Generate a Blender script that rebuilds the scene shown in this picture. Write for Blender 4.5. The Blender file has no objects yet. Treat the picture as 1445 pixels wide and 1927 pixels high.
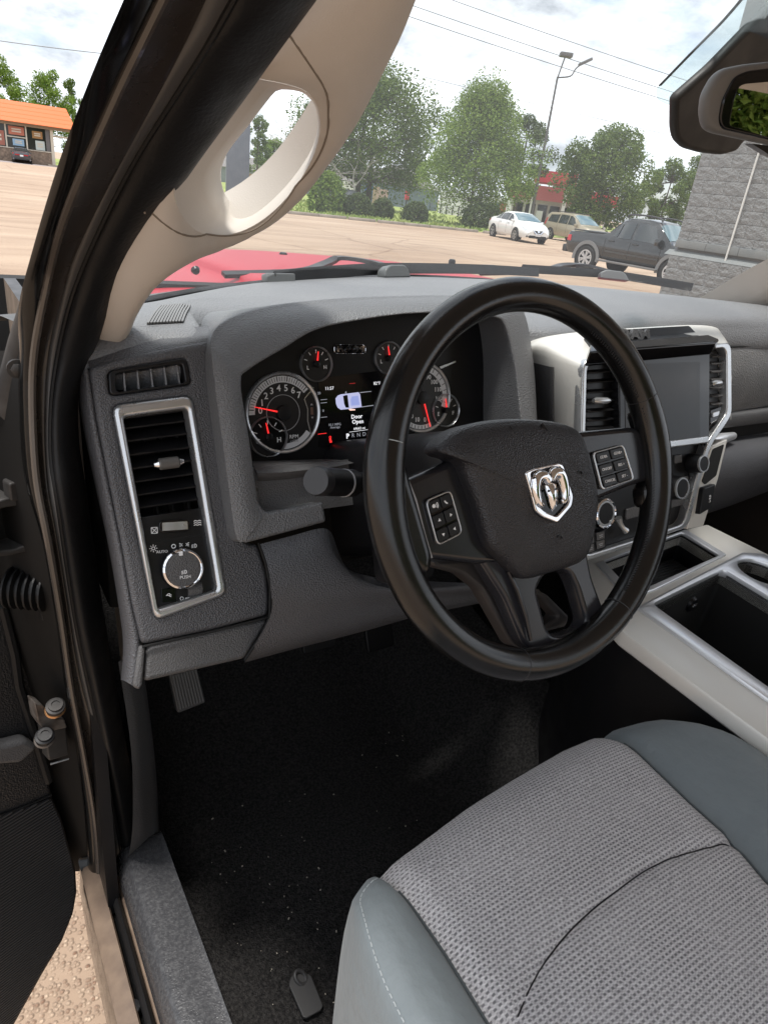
import bpy, bmesh, math, random
from mathutils import Vector, Matrix
from mathutils.geometry import tessellate_polygon
R = math.radians
V = Vector
rng = random.Random(7)
sc = bpy.context.scene
col = sc.collection

# ------------------------------------------------------------------ camera
IW, IH, FPX = 1445.0, 1927.0, 1270.0
CAM = V((-0.8764, -0.4233, 1.62))
yaw, pitch, roll = R(35), R(-25.2), R(7.2)
CF = V((math.sin(yaw)*math.cos(pitch), math.cos(yaw)*math.cos(pitch), math.sin(pitch)))
_r = V((math.cos(yaw), -math.sin(yaw), 0)); _u = _r.cross(CF)
CR = _r*math.cos(roll) + _u*math.sin(roll)
CU = _u*math.cos(roll) - _r*math.sin(roll)
cd = bpy.data.cameras.new('camera'); cam = bpy.data.objects.new('camera', cd); col.objects.link(cam)
cd.sensor_fit = 'VERTICAL'; cd.sensor_height = 24; cd.sensor_width = 18; cd.lens = 24*FPX/IH
cd.clip_start = 0.02; cd.clip_end = 3000
cam.matrix_world = Matrix(((CR.x, CU.x, -CF.x, CAM.x), (CR.y, CU.y, -CF.y, CAM.y), (CR.z, CU.z, -CF.z, CAM.z), (0, 0, 0, 1)))
sc.camera = cam

# ------------------------------------------------------------------ sky, sun, exposure
SUN_EL, SUN_AZ = R(80), R(-97)         # azimuth measured from the truck's nose, positive to its right
w = bpy.data.worlds.new('World'); sc.world = w; w.use_nodes = True
nt = w.node_tree; nt.nodes.clear()
def N(t, **k):
    n = nt.nodes.new(t)
    for a, b in k.items(): setattr(n, a, b)
    return n
def L(a, b): nt.links.new(a, b)
wo = N('ShaderNodeOutputWorld'); bg = N('ShaderNodeBackground'); bg.inputs[1].default_value = 0.10
sky = N('ShaderNodeTexSky'); sky.sky_type = 'NISHITA'; sky.sun_disc = False
sky.sun_elevation = SUN_EL; sky.sun_rotation = SUN_AZ; sky.dust_density = 2.0; sky.air_density = 1.0
tc = N('ShaderNodeTexCoord'); mp = N('ShaderNodeMapping'); mp.inputs['Scale'].default_value = (1, 1, 2.3)
mp.inputs['Location'].default_value = (0.35, 0.1, 0.2)
n1 = N('ShaderNodeTexNoise'); n1.inputs['Scale'].default_value = 2.6; n1.inputs['Detail'].default_value = 9; n1.inputs['Roughness'].default_value = 0.58
n2 = N('ShaderNodeTexNoise'); n2.inputs['Scale'].default_value = 5.5; n2.inputs['Detail'].default_value = 8; n2.inputs['Roughness'].default_value = 0.6
r1 = N('ShaderNodeValToRGB'); r1.color_ramp.elements[0].position = 0.33; r1.color_ramp.elements[1].position = 0.45
r2 = N('ShaderNodeValToRGB'); r2.color_ramp.elements[0].position = 0.36; r2.color_ramp.elements[1].position = 0.68
r2.color_ramp.elements[0].color = (2.9, 3.15, 3.5, 1); r2.color_ramp.elements[1].color = (9.4, 9.7, 10.2, 1)
mx = N('ShaderNodeMix', data_type='RGBA')
L(tc.outputs['Generated'], mp.inputs[0]); L(mp.outputs[0], n1.inputs['Vector']); L(mp.outputs[0], n2.inputs['Vector'])
L(n1.outputs['Fac'], r1.inputs[0]); L(n2.outputs['Fac'], r2.inputs[0])
L(r1.outputs[0], mx.inputs['Factor']); L(sky.outputs[0], mx.inputs['A']); L(r2.outputs[0], mx.inputs['B'])
L(mx.outputs['Result'], bg.inputs[0]); L(bg.outputs[0], wo.inputs[0])
sd = bpy.data.lights.new('sun', 'SUN'); so = bpy.data.objects.new('sun', sd); col.objects.link(so)
sd.energy = 2.0; sd.angle = R(9); sd.color = (1, 0.965, 0.92)
sv = V((math.sin(SUN_AZ)*math.cos(SUN_EL), math.cos(SUN_AZ)*math.cos(SUN_EL), math.sin(SUN_EL)))
so.rotation_euler = sv.to_track_quat('Z', 'Y').to_euler(); so.location = sv*30
sc.view_settings.view_transform = 'Standard'; sc.view_settings.look = 'None'
sc.view_settings.exposure = 1.2; sc.view_settings.gamma = 1; sc.view_settings.use_curve_mapping = False
sc.cycles.use_denoising = True
sc.cycles.diffuse_bounces = 3; sc.cycles.glossy_bounces = 3; sc.cycles.transmission_bounces = 4; sc.cycles.max_bounces = 6; sc.cycles.transparent_max_bounces = 24

# ------------------------------------------------------------------ pixel rays to points on real planes
def ray(x, y): return (CF*FPX + CR*(x-IW/2) - CU*(y-IH/2)).normalized()
def hx(x, y, v): d = ray(x, y); return CAM + d*((v-CAM.x)/d.x)
def hy(x, y, v): d = ray(x, y); return CAM + d*((v-CAM.y)/d.y)
def hz(x, y, v): d = ray(x, y); return CAM + d*((v-CAM.z)/d.z)
class Pl:                                   # a plane with its own axes: u right, v up, n out
    def __init__(s, o, u, v):
        s.o = V(o); s.u = V(u).normalized(); s.v = V(v).normalized(); s.n = s.u.cross(s.v).normalized()
    def at(s, u, v, w=0): return s.o + s.u*u + s.v*v + s.n*w
    def uv(s, x, y, w=0):
        d = ray(x, y); o = s.o + s.n*w; p = CAM + d*((o-CAM).dot(s.n)/d.dot(s.n)) - s.o
        return (p.dot(s.u), p.dot(s.v))
    def P(s, x, y, w=0): a = s.uv(x, y, w); return s.at(a[0], a[1], w)
    def loop(s, pts, w=0): return [s.uv(x, y, w) for x, y in pts]
    def mat(s): return Matrix(((s.u.x, s.v.x, s.n.x, s.o.x), (s.u.y, s.v.y, s.n.y, s.o.y), (s.u.z, s.v.z, s.n.z, s.o.z), (0, 0, 0, 1)))
    def off(s, u, v, w=0, rot=0):
        c, k = math.cos(rot), math.sin(rot)
        return Pl(s.at(u, v, w), s.u*c + s.v*k, s.v*c - s.u*k)
def tilt(o, t): a = math.atan(t); return Pl(o, (1, 0, 0), (0, math.sin(a), math.cos(a)))

# ------------------------------------------------------------------ objects
def tag(o, label=None, cat=None, group=None, kind=None):
    if label: o['label'] = label
    if cat: o['category'] = cat
    if group: o['group'] = group
    if kind: o['kind'] = kind
    return o
def empty(name, loc=(0, 0, 0), rz=0, label=None, cat=None, group=None):
    o = bpy.data.objects.new(name, None); col.objects.link(o); o.location = loc; o.rotation_euler = (0, 0, rz)
    o.empty_display_size = 0.1
    return tag(o, label, cat, group)
def link(name, me, mat=None, parent=None, sm=35):
    o = bpy.data.objects.new(name, me); col.objects.link(o)
    if mat is not None:
        for m in (mat if isinstance(mat, (list, tuple)) else [mat]): me.materials.append(m)
    if parent is not None: o.parent = parent
    if sm:
        me.shade_smooth()
        if sm < 180: me.set_sharp_from_angle(angle=R(sm))
    return o
def mesh(name, vs, fs, mat=None, parent=None, sm=35):
    me = bpy.data.meshes.new(name); me.from_pydata([tuple(v) for v in vs], [], fs); me.update()
    return link(name, me, mat, parent, sm)
class MB:                                   # collects shapes for ONE mesh object
    def __init__(s): s.v = []; s.f = []
    def add(s, vs, fs):
        k = len(s.v); s.v += [tuple(v) for v in vs]; s.f += [tuple(i+k for i in f) for f in fs]; return s
    def box(s, c, h, ax=None):
        c = V(c); ax = ax or (V((1, 0, 0)), V((0, 1, 0)), V((0, 0, 1)))
        vs = [c + ax[0]*(h[0]*i) + ax[1]*(h[1]*j) + ax[2]*(h[2]*k) for i in (-1, 1) for j in (-1, 1) for k in (-1, 1)]
        return s.add(vs, [(0, 1, 3, 2), (4, 6, 7, 5), (0, 4, 5, 1), (2, 3, 7, 6), (0, 2, 6, 4), (1, 5, 7, 3)])
    def tube(s, pts, r, n=10, cap=True):
        pts = [V(p) for p in pts]; m = len(pts); rr = r if isinstance(r, (list, tuple)) else [r]*m
        vs = []; a = None
        for i, p in enumerate(pts):
            t = (pts[min(i+1, m-1)] - pts[max(i-1, 0)]).normalized()
            if a is None:
                a = t.cross(V((0, 0, 1)) if abs(t.z) < 0.9 else V((1, 0, 0))).normalized()
            a = (a - t*a.dot(t)).normalized(); b = t.cross(a)
            for k in range(n):
                q = 2*math.pi*k/n; vs.append(p + (a*math.cos(q) + b*math.sin(q))*rr[i])
        fs = [(i*n+k, i*n+(k+1) % n, (i+1)*n+(k+1) % n, (i+1)*n+k) for i in range(m-1) for k in range(n)]
        if cap: fs += [tuple(range(n-1, -1, -1)), tuple(range((m-1)*n, m*n))]
        return s.add(vs, fs)
    def lathe(s, pl, prof, n=32, cap=True):      # prof: (radius, height along n)
        vs = []
        for r, h in prof:
            for k in range(n):
                q = 2*math.pi*k/n; vs.append(pl.at(r*math.cos(q), r*math.sin(q), h))
        m = len(prof)
        fs = [(i*n+k, i*n+(k+1) % n, (i+1)*n+(k+1) % n, (i+1)*n+k) for i in range(m-1) for k in range(n)]
        if cap: fs += [tuple(range(n-1, -1, -1)), tuple(range((m-1)*n, m*n))]
        return s.add(vs, fs)
    def ring(s, pl, ro, ri, w0, w1, n=48, a0=0, a1=360):
        full = abs(a1-a0) >= 360; m = n if full else n+1; vs = []
        for k in range(m):
            q = R(a0 + (a1-a0)*k/n); c, d = math.cos(q), math.sin(q)
            vs += [pl.at(ro*c, ro*d, w0), pl.at(ro*c, ro*d, w1), pl.at(ri*c, ri*d, w1), pl.at(ri*c, ri*d, w0)]
        fs = []
        for k in range(n):
            i = 4*k; j = 4*((k+1) % m)
            fs += [(i+e, j+e, j+(e+1) % 4, i+(e+1) % 4) for e in range(4)]
        if not full: fs += [(0, 1, 2, 3), (4*n+3, 4*n+2, 4*n+1, 4*n)]
        return s.add(vs, fs)
    def prism(s, pl, loop, w0, w1):
        n = len(loop); vs = [pl.at(u, v, w0) for u, v in loop] + [pl.at(u, v, w1) for u, v in loop]
        tri = tessellate_polygon([[V((u, v, 0)) for u, v in loop]])
        fs = [tuple(t) for t in tri] + [tuple(i+n for i in reversed(t)) for t in tri]
        fs += [(i, (i+1) % n, n+(i+1) % n, n+i) for i in range(n)]
        return s.add(vs, fs)
    def build(s, name, mat, parent=None, sm=35, bev=0, seg=2):
        bm = bmesh.new(); bs = [bm.verts.new(v) for v in s.v]
        for f in s.f:
            try: bm.faces.new([bs[i] for i in f])
            except ValueError: pass
        bmesh.ops.recalc_face_normals(bm, faces=bm.faces)
        if bev:
            ed = [e for e in bm.edges if len(e.link_faces) == 2 and e.calc_face_angle(0) > 0.5]
            bmesh.ops.bevel(bm, geom=ed, offset=bev, segments=seg, affect='EDGES', profile=0.6, clamp_overlap=True)
        me = bpy.data.meshes.new(name); bm.to_mesh(me); bm.free()
        return link(name, me, mat, parent, sm)
def rnd(loop, r, n=4):                       # round the corners of a 2D loop
    out = []; m = len(loop)
    for i in range(m):
        p0, p, p1 = V(loop[i-1]), V(loop[i]), V(loop[(i+1) % m])
        rr = r[i] if isinstance(r, (list, tuple)) else r
        a, b = p0-p, p1-p; la, lb = a.length, b.length
        k = min(rr, la*0.48, lb*0.48)
        if k < 1e-6: out.append(tuple(p)); continue
        A, B = p + a*(k/la), p + b*(k/lb)
        for j in range(n+1):
            t = j/n; q = A*(1-t)**2 + p*(2*t*(1-t)) + B*t*t; out.append((q.x, q.y))
    return out
def smooth(pts, n=6, closed=False):           # Catmull-Rom
    pts = [V(p) for p in pts]; m = len(pts); out = []
    rngs = range(m if closed else m-1)
    for i in rngs:
        g = (lambda k: pts[k % m]) if closed else (lambda k: pts[max(0, min(m-1, k))])
        p0, p1, p2, p3 = g(i-1), g(i), g(i+1), g(i+2)
        for j in range(n):
            t = j/n
            out.append(0.5*((2*p1) + (p2-p0)*t + (2*p0-5*p1+4*p2-p3)*t*t + (3*p1-p0-3*p2+p3)*t**3))
    if not closed: out.append(pts[-1].copy())
    return out
def curve_mesh(pl, loops, w0, w1, bev=0, seg=2):
    cu = bpy.data.curves.new('c', 'CURVE'); cu.dimensions = '2D'; cu.fill_mode = 'BOTH'
    for lp in loops:
        sp = cu.splines.new('POLY'); sp.points.add(len(lp)-1); sp.use_cyclic_u = True
        for q, p in zip(sp.points, lp): q.co = (p[0], p[1], 0, 1)
    e = abs(w1-w0)/2; cu.extrude = max(e-bev, 1e-5); cu.bevel_depth = bev; cu.bevel_resolution = seg; cu.offset = -bev
    ob = bpy.data.objects.new('c', cu); me = bpy.data.meshes.new_from_object(ob)
    bpy.data.objects.remove(ob); bpy.data.curves.remove(cu)
    M = pl.mat() @ Matrix.Translation((0, 0, (w0+w1)/2)); me.transform(M); me.materials.clear()
    return me
def plate2(name, pl, loops, w0, w1, mat, parent=None, bev=0.0, sm=40):
    from mathutils.geometry import delaunay_2d_cdt
    area = lambda l: sum(l[i-1][0]*l[i][1]-l[i][0]*l[i-1][1] for i in range(len(l)))/2
    ls_ = [list(l) if (area(l) > 0) == (k == 0) else list(reversed(l)) for k, l in enumerate(loops)]
    def inset(l, d):
        o = []; n = len(l)
        for i in range(n):
            p0, p, p1 = V(l[i-1]), V(l[i]), V(l[(i+1) % n]); a = (p-p0).normalized(); b = (p1-p).normalized()
            m = V((-a.y-b.y, a.x+b.x)); m = m.normalized() if m.length > 1e-6 else V((-a.y, a.x)); o.append((p.x+m.x*d, p.y+m.y*d))
        return o
    ins = [inset(l, bev) for l in ls_]; ins2 = [inset(l, bev*0.3) for l in ls_]; mb = MB(); pts = []; ed = []
    for l in ins: k = len(pts); pts += l; ed += [(k+i, k+(i+1) % len(l)) for i in range(len(l))]
    res = delaunay_2d_cdt([V(p) for p in pts], ed, [], 1, 1e-7); out = []
    def isin(p, lp):
        c = False
        for i in range(len(lp)):
            (x1, y1), (x2, y2) = lp[i], lp[i-1]
            if (y1 > p[1]) != (y2 > p[1]) and p[0] < (x2-x1)*(p[1]-y1)/(y2-y1)+x1: c = not c
        return c
    for f in res[2]:
        c = sum((res[0][i] for i in f), V((0, 0)))/len(f)
        if isin(c, ins[0]) and not any(isin(c, h) for h in ins[1:]): out.append(tuple(f))
    for w in (w1, w0): mb.add([pl.at(p.x, p.y, w) for p in res[0]], out)
    for l, i2, i1 in zip(ls_, ins2, ins):
        n = len(l); rings = [[pl.at(*p, w0) for p in i1], [pl.at(*p, w0+bev) for p in l], [pl.at(*p, w1-bev) for p in l], [pl.at(*p, w1-bev*0.3) for p in i2], [pl.at(*p, w1) for p in i1]]
        mb.add([p for r_ in rings for p in r_], [(a*n+i, a*n+(i+1) % n, (a+1)*n+(i+1) % n, (a+1)*n+i) for a in range(4) for i in range(n)])
    o = mb.build(name, mat, parent, sm); bm = bmesh.new(); bm.from_mesh(o.data); bmesh.ops.remove_doubles(bm, verts=bm.verts, dist=1e-6); bmesh.ops.recalc_face_normals(bm, faces=bm.faces); bm.to_mesh(o.data); bm.free(); o.data.set_sharp_from_angle(angle=R(sm)); return o
def plate(name, pl, loops, w0, w1, mat, parent=None, bev=0, seg=2, sm=40):
    if not isinstance(loops[0][0], (tuple, list)): loops = [loops]
    return link(name, curve_mesh(pl, loops, w0, w1, bev, seg), mat, parent, sm)
def text(name, body, pl, u, v, size, mat, parent=None, w=0.0004, depth=0.0002, align='CENTER', rot=0, sx=1.0, bold=0):
    cu = bpy.data.curves.new('t', 'FONT'); cu.body = body; cu.size = size; cu.align_x = align; cu.align_y = 'CENTER'
    cu.extrude = depth; cu.resolution_u = 2; cu.offset = bold
    ob = bpy.data.objects.new('t', cu); me = bpy.data.meshes.new_from_object(ob)
    bpy.data.objects.remove(ob); bpy.data.curves.remove(cu)
    me.transform(pl.mat() @ Matrix.Translation((u, v, w)) @ Matrix.Rotation(rot, 4, 'Z') @ Matrix.Diagonal((sx, 1, 1, 1))); me.materials.clear()
    return link(name, me, mat, parent, 0)
def grid(name, rows, mat, parent=None, closed_u=False, closed_v=False, sm=50, flip=False):
    n = len(rows[0]); m = len(rows); vs = [p for r in rows for p in r]; fs = []
    for i in range(m if closed_v else m-1):
        for j in range(n if closed_u else n-1):
            a, b = i*n+j, i*n+(j+1) % n; c, d = ((i+1) % m)*n+(j+1) % n, ((i+1) % m)*n+j
            fs.append((a, b, c, d) if not flip else (d, c, b, a))
    return mesh(name, vs, fs, mat, parent, sm)
def loft(name, rows, mat, parent=None, nu=5, nv=4, sm=60, flip=False, thick=0):
    rr = [smooth(r, nu) for r in rows]; cols = [smooth(c, nv) for c in zip(*rr)]
    o = grid(name, list(zip(*cols)), mat, parent, sm=sm, flip=flip)
    if thick:
        md = o.modifiers.new('s', 'SOLIDIFY'); md.thickness = thick; md.offset = -1
    return o
def sweep(name, path, prof, mat, parent=None, ref=(0, 0, 1), closed=False, cap=True, sm=50, scale=None):
    path = [V(p) for p in path]; m = len(path); rows = []
    for i, p in enumerate(path):
        t = (path[(i+1) % m if closed else min(i+1, m-1)] - path[i-1 if closed else max(i-1, 0)]).normalized()
        rf = V(ref[i]) if isinstance(ref, list) else V(ref)
        b = (rf - t*rf.dot(t)).normalized(); a = b.cross(t); s = scale[i] if scale else 1
        rows.append([p + a*(x*s) + b*(y*s) for x, y in prof])
    n = len(prof); vs = [p for r in rows for p in r]
    fs = [(i*n+j, i*n+(j+1) % n, ((i+1) % m)*n+(j+1) % n, ((i+1) % m)*n+j) for i in range(m if closed else m-1) for j in range(n)]
    if cap and not closed: fs += [tuple(range(n-1, -1, -1)), tuple(range((m-1)*n, m*n))]
    mb = MB(); mb.add(vs, fs)
    return mb.build(name, mat, parent, sm)
def oval(rx, ry, n=14, e=1.0):
    out = []
    for k in range(n):
        q = 2*math.pi*k/n; c, s = math.cos(q), math.sin(q)
        out.append((rx*math.copysign(abs(c)**e, c), ry*math.copysign(abs(s)**e, s)))
    return out
def rect(u, v, hu, hv): return [(u-hu, v-hv), (u+hu, v-hv), (u+hu, v+hv), (u-hu, v+hv)]

# ------------------------------------------------------------------ materials
MATS = {}
def pm(name, colr, rough=0.5, metal=0.0, bump=None, var=None, spec=0.5, coat=0, emit=None, rvar=None, sheen=0):
    """principled material; bump=(kind, scale, distance), var=(scale, colour2, lo, hi), rvar=(scale, rough2)"""
    m = bpy.data.materials.new(name); m.use_nodes = True; t = m.node_tree; b = t.nodes['Principled BSDF']
    c4 = tuple(colr)+(1,) if len(colr) == 3 else colr
    b.inputs['Base Color'].default_value = c4; b.inputs['Roughness'].default_value = rough; b.inputs['Metallic'].default_value = metal
    b.inputs['Specular IOR Level'].default_value = spec; b.inputs['Coat Weight'].default_value = coat; b.inputs['Coat Roughness'].default_value = 0.05
    if sheen: b.inputs['Sheen Weight'].default_value = sheen
    if emit:
        b.inputs['Emission Color'].default_value = tuple(emit[:3])+(1,); b.inputs['Emission Strength'].default_value = emit[3]
    co = t.nodes.new('ShaderNodeTexCoord')
    def tex(kind, scale, det=3):
        if kind == 'voronoi':
            x = t.nodes.new('ShaderNodeTexVoronoi'); x.feature = 'F1'; x.inputs['Scale'].default_value = scale
        else:
            x = t.nodes.new('ShaderNodeTexNoise'); x.inputs['Scale'].default_value = scale; x.inputs['Detail'].default_value = det
        t.links.new(co.outputs['Object'], x.inputs['Vector']); return x
    if var:
        x = tex('noise', var[0], 5); r = t.nodes.new('ShaderNodeValToRGB')
        r.color_ramp.elements[0].position = var[2] if len(var) > 2 else 0.35; r.color_ramp.elements[1].position = var[3] if len(var) > 3 else 0.65
        r.color_ramp.elements[0].color = c4; r.color_ramp.elements[1].color = tuple(var[1])+(1,)
        t.links.new(x.outputs['Fac'], r.inputs[0]); t.links.new(r.outputs[0], b.inputs['Base Color'])
    if rvar:
        x = tex('noise', rvar[0], 6); r = t.nodes.new('ShaderNodeMapRange'); r.inputs['From Min'].default_value = 0.35; r.inputs['From Max'].default_value = 0.65
        r.inputs['To Min'].default_value = rough; r.inputs['To Max'].default_value = rvar[1]
        t.links.new(x.outputs['Fac'], r.inputs['Value']); t.links.new(r.outputs[0], b.inputs['Roughness'])
    if bump:
        x = tex(bump[0], bump[1]); bp = t.nodes.new('ShaderNodeBump'); bp.inputs['Strength'].default_value = 1.0; bp.inputs['Distance'].default_value = bump[2]
        t.links.new(x.outputs[0], bp.inputs['Height']); t.links.new(bp.outputs[0], b.inputs['Normal'])
    MATS[name] = m
    return m
def nodes_of(m): return m.node_tree, m.node_tree.nodes['Principled BSDF']
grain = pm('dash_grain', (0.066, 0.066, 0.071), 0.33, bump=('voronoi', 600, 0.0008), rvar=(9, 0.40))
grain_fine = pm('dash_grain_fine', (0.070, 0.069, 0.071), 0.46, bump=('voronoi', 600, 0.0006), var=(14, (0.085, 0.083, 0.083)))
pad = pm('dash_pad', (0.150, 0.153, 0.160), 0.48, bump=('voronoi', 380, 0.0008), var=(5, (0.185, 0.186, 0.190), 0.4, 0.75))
satin_black = pm('satin_black', (0.0065, 0.0065, 0.0075), 0.32, rvar=(30, 0.42), spec=0.34)
gloss_black = pm('gloss_black', (0.004, 0.004, 0.005), 0.10, spec=0.4)
void_black = pm('dark_cavity', (0.004, 0.004, 0.004), 0.8)
leather = pm('wheel_leather', (0.0065, 0.0064, 0.0066), 0.15, bump=('noise', 700, 0.00010), rvar=(9, 0.27), spec=0.5)
hubgrain = pm('hub_grain', (0.016, 0.016, 0.019), 0.34, bump=('voronoi', 680, 0.0006), spec=0.5)
chrome = pm('chrome', (0.78, 0.78, 0.80), 0.07, 1.0)
silver = pm('silver_paint', (0.54, 0.55, 0.56), 0.26, 0.85, rvar=(40, 0.32))
champ = pm('champagne_paint', (0.64, 0.62, 0.575), 0.34, 0.25, rvar=(12, 0.42))
console_silver = pm('console_silver', (0.72, 0.73, 0.75), 0.30, 0.7)
trim_beige = pm('pillar_trim', (0.56, 0.515, 0.465), 0.60, bump=('noise', 700, 0.0002), var=(7, (0.52, 0.478, 0.432)))
rubber = pm('rubber_seal', (0.0085, 0.0085, 0.009), 0.38, spec=0.22, bump=('noise', 300, 0.0004), rvar=(20, 0.6))
paint = pm('black_body_paint', (0.004, 0.004, 0.004), 0.10, spec=0.35, rvar=(60, 0.2))
red_paint = pm('red_hood_paint', (0.36, 0.016, 0.030), 0.45, spec=0.35)
steel = pm('dull_steel', (0.055, 0.052, 0.05), 0.55, 0.4, var=(30, (0.03, 0.027, 0.025)))
carpet = pm('black_carpet', (0.017, 0.0163, 0.0165), 0.95, bump=('noise', 420, 0.006), var=(220, (0.055, 0.052, 0.050), 0.36, 0.75), spec=0.1, sheen=0.0)
scuff = pm('scuffed_sill_plastic', (0.045, 0.045, 0.048), 0.20, bump=('noise', 420, 0.0005), var=(220, (0.085, 0.085, 0.087), 0.45, 0.75), rvar=(130, 0.36))
vinyl = pm('blue_grey_seat_cloth', (0.145, 0.168, 0.178), 0.70, bump=('noise', 55, 0.0022), var=(10, (0.168, 0.192, 0.201)), sheen=0.1)
white_print = pm('white_print', (0.75, 0.75, 0.75), 0.5)
grey_print = pm('grey_print', (0.35, 0.35, 0.36), 0.5)
needle_red = pm('red_needle', (0.6, 0.01, 0.01), 0.4, emit=(1, 0.03, 0.03, 0.5))
lit_white = pm('lit_white', (0.3, 0.3, 0.3), 0.5, emit=(0.95, 0.95, 1.0, 0.42))
lit_dim = pm('lit_dim', (0.1, 0.1, 0.1), 0.5, emit=(0.6, 0.62, 0.7, 0.18))
lit_lav = pm('lit_lavender', (0.1, 0.1, 0.1), 0.5, emit=(0.55, 0.57, 0.85, 0.38))
lit_lav2 = pm('lit_blue_grey', (0.1, 0.1, 0.1), 0.5, emit=(0.25, 0.3, 0.6, 0.5))
lit_peach = pm('lit_peach', (0.1, 0.1, 0.1), 0.5, emit=(0.9, 0.55, 0.45, 0.6))
dial_face = pm('dial_face', (0.010, 0.010, 0.011), 0.35)
dial_band = pm('dial_band', (0.62, 0.62, 0.63), 0.4, 0.1)
stitch_m = pm('black_thread', (0.02, 0.02, 0.022), 0.6)
thread_grey = pm('grey_thread', (0.33, 0.36, 0.37), 0.7)
mirror_glass = pm('mirror_glass', (0.75, 0.76, 0.76), 0.01, 1.0)

def glass_mat(name, tint, haze, rough=0.0, gloss=True):
    m = bpy.data.materials.new(name); m.use_nodes = True; t = m.node_tree; t.nodes.clear()
    o = t.nodes.new('ShaderNodeOutputMaterial'); tr = t.nodes.new('ShaderNodeBsdfTransparent'); gl = t.nodes.new('ShaderNodeBsdfGlossy')
    tr.inputs[0].default_value = tuple(tint)+(1,); gl.inputs['Roughness'].default_value = rough
    fr = t.nodes.new('ShaderNodeFresnel'); fr.inputs[0].default_value = 1.45
    mxs = t.nodes.new('ShaderNodeMixShader'); (t.links.new(fr.outputs[0], mxs.inputs[0]) if gloss else setattr(mxs.inputs[0], 'default_value', 0.0)); t.links.new(tr.outputs[0], mxs.inputs[1]); t.links.new(gl.outputs[0], mxs.inputs[2])
    if haze:
        df = t.nodes.new('ShaderNodeBsdfTranslucent'); df.inputs[0].default_value = (0.9, 0.9, 0.9, 1)
        m2 = t.nodes.new('ShaderNodeMixShader'); m2.inputs[0].default_value = haze
        t.links.new(mxs.outputs[0], m2.inputs[1]); t.links.new(df.outputs[0], m2.inputs[2]); t.links.new(m2.outputs[0], o.inputs[0])
    else: t.links.new(mxs.outputs[0], o.inputs[0])
    MATS[name] = m; return m
wind_glass = glass_mat('windshield_glass', (0.95, 0.965, 0.955), 0.022)
band_glass = glass_mat('windshield_shade_band', (0.74, 0.80, 0.81), 0.10, gloss=False)
car_glass = pm('car_window_glass', (0.03, 0.036, 0.038), 0.04, spec=0.9)

# seat insert weave: rows of small dark dashes on a light ground
def weave():
    m = pm('seat_weave', (0.30, 0.285, 0.285), 0.85, sheen=0.2); t, b = nodes_of(m)
    co = t.nodes.new('ShaderNodeTexCoord'); sp = t.nodes.new('ShaderNodeSeparateXYZ'); t.links.new(co.outputs['Object'], sp.inputs[0])
    def mth(op, a, bb=None, c=None):
        n = t.nodes.new('ShaderNodeMath'); n.operation = op
        for i, x in enumerate((a, bb, c)):
            if x is None: continue
            if isinstance(x, (int, float)): n.inputs[i].default_value = x
            else: t.links.new(x, n.inputs[i])
        return n.outputs[0]
    x = mth('MULTIPLY', sp.outputs[0], 1/0.0047); y = mth('MULTIPLY', sp.outputs[1], 1/0.0041)
    row = mth('FLOOR', y); shift = mth('MULTIPLY', mth('MODULO', mth('ABSOLUTE', row), 2.0), 0.5)
    fx = mth('FRACT', mth('ADD', x, shift)); fy = mth('FRACT', y)
    dx = mth('ABSOLUTE', mth('SUBTRACT', fx, 0.5)); dy = mth('ABSOLUTE', mth('SUBTRACT', fy, 0.5))
    ix = mth('LESS_THAN', dx, 0.27); iy = mth('LESS_THAN', dy, 0.24); dash = mth('MULTIPLY', ix, iy)
    hi = mth('MULTIPLY', mth('GREATER_THAN', dy, 0.30), mth('LESS_THAN', dx, 0.30))
    nz = t.nodes.new('ShaderNodeTexNoise'); nz.inputs['Scale'].default_value = 420; nz.inputs['Detail'].default_value = 4; t.links.new(co.outputs['Object'], nz.inputs['Vector'])
    n3 = t.nodes.new('ShaderNodeTexNoise'); n3.inputs['Scale'].default_value = 18; n3.inputs['Detail'].default_value = 5; t.links.new(co.outputs['Object'], n3.inputs['Vector'])
    base = t.nodes.new('ShaderNodeValToRGB'); base.color_ramp.elements[0].color = (0.27, 0.255, 0.26, 1); base.color_ramp.elements[1].color = (0.58, 0.56, 0.565, 1)
    base.color_ramp.elements[0].position = 0.3; base.color_ramp.elements[1].position = 0.72
    t.links.new(nz.outputs['Fac'], base.inputs[0])
    ml = t.nodes.new('ShaderNodeMix'); ml.data_type = 'RGBA'; t.links.new(mth('MULTIPLY', hi, 0.35), ml.inputs['Factor']); t.links.new(base.outputs[0], ml.inputs['A']); ml.inputs['B'].default_value = (0.74, 0.72, 0.72, 1)
    md = t.nodes.new('ShaderNodeMix'); md.data_type = 'RGBA'; t.links.new(mth('MULTIPLY', dash, mth('MULTIPLY', mth('ADD', n3.outputs['Fac'], 0.45), 0.85)), md.inputs['Factor']); t.links.new(ml.outputs['Result'], md.inputs['A']); md.inputs['B'].default_value = (0.13, 0.125, 0.132, 1)
    t.links.new(md.outputs['Result'], b.inputs['Base Color'])
    hgt = mth('ADD', mth('MULTIPLY', dash, -0.6), mth('MULTIPLY', nz.outputs['Fac'], 0.8))
    bp = t.nodes.new('ShaderNodeBump'); bp.inputs['Distance'].default_value = 0.0010; t.links.new(hgt, bp.inputs['Height']); t.links.new(bp.outputs[0], b.inputs['Normal'])
    return m
seat_weave = weave()
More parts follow.
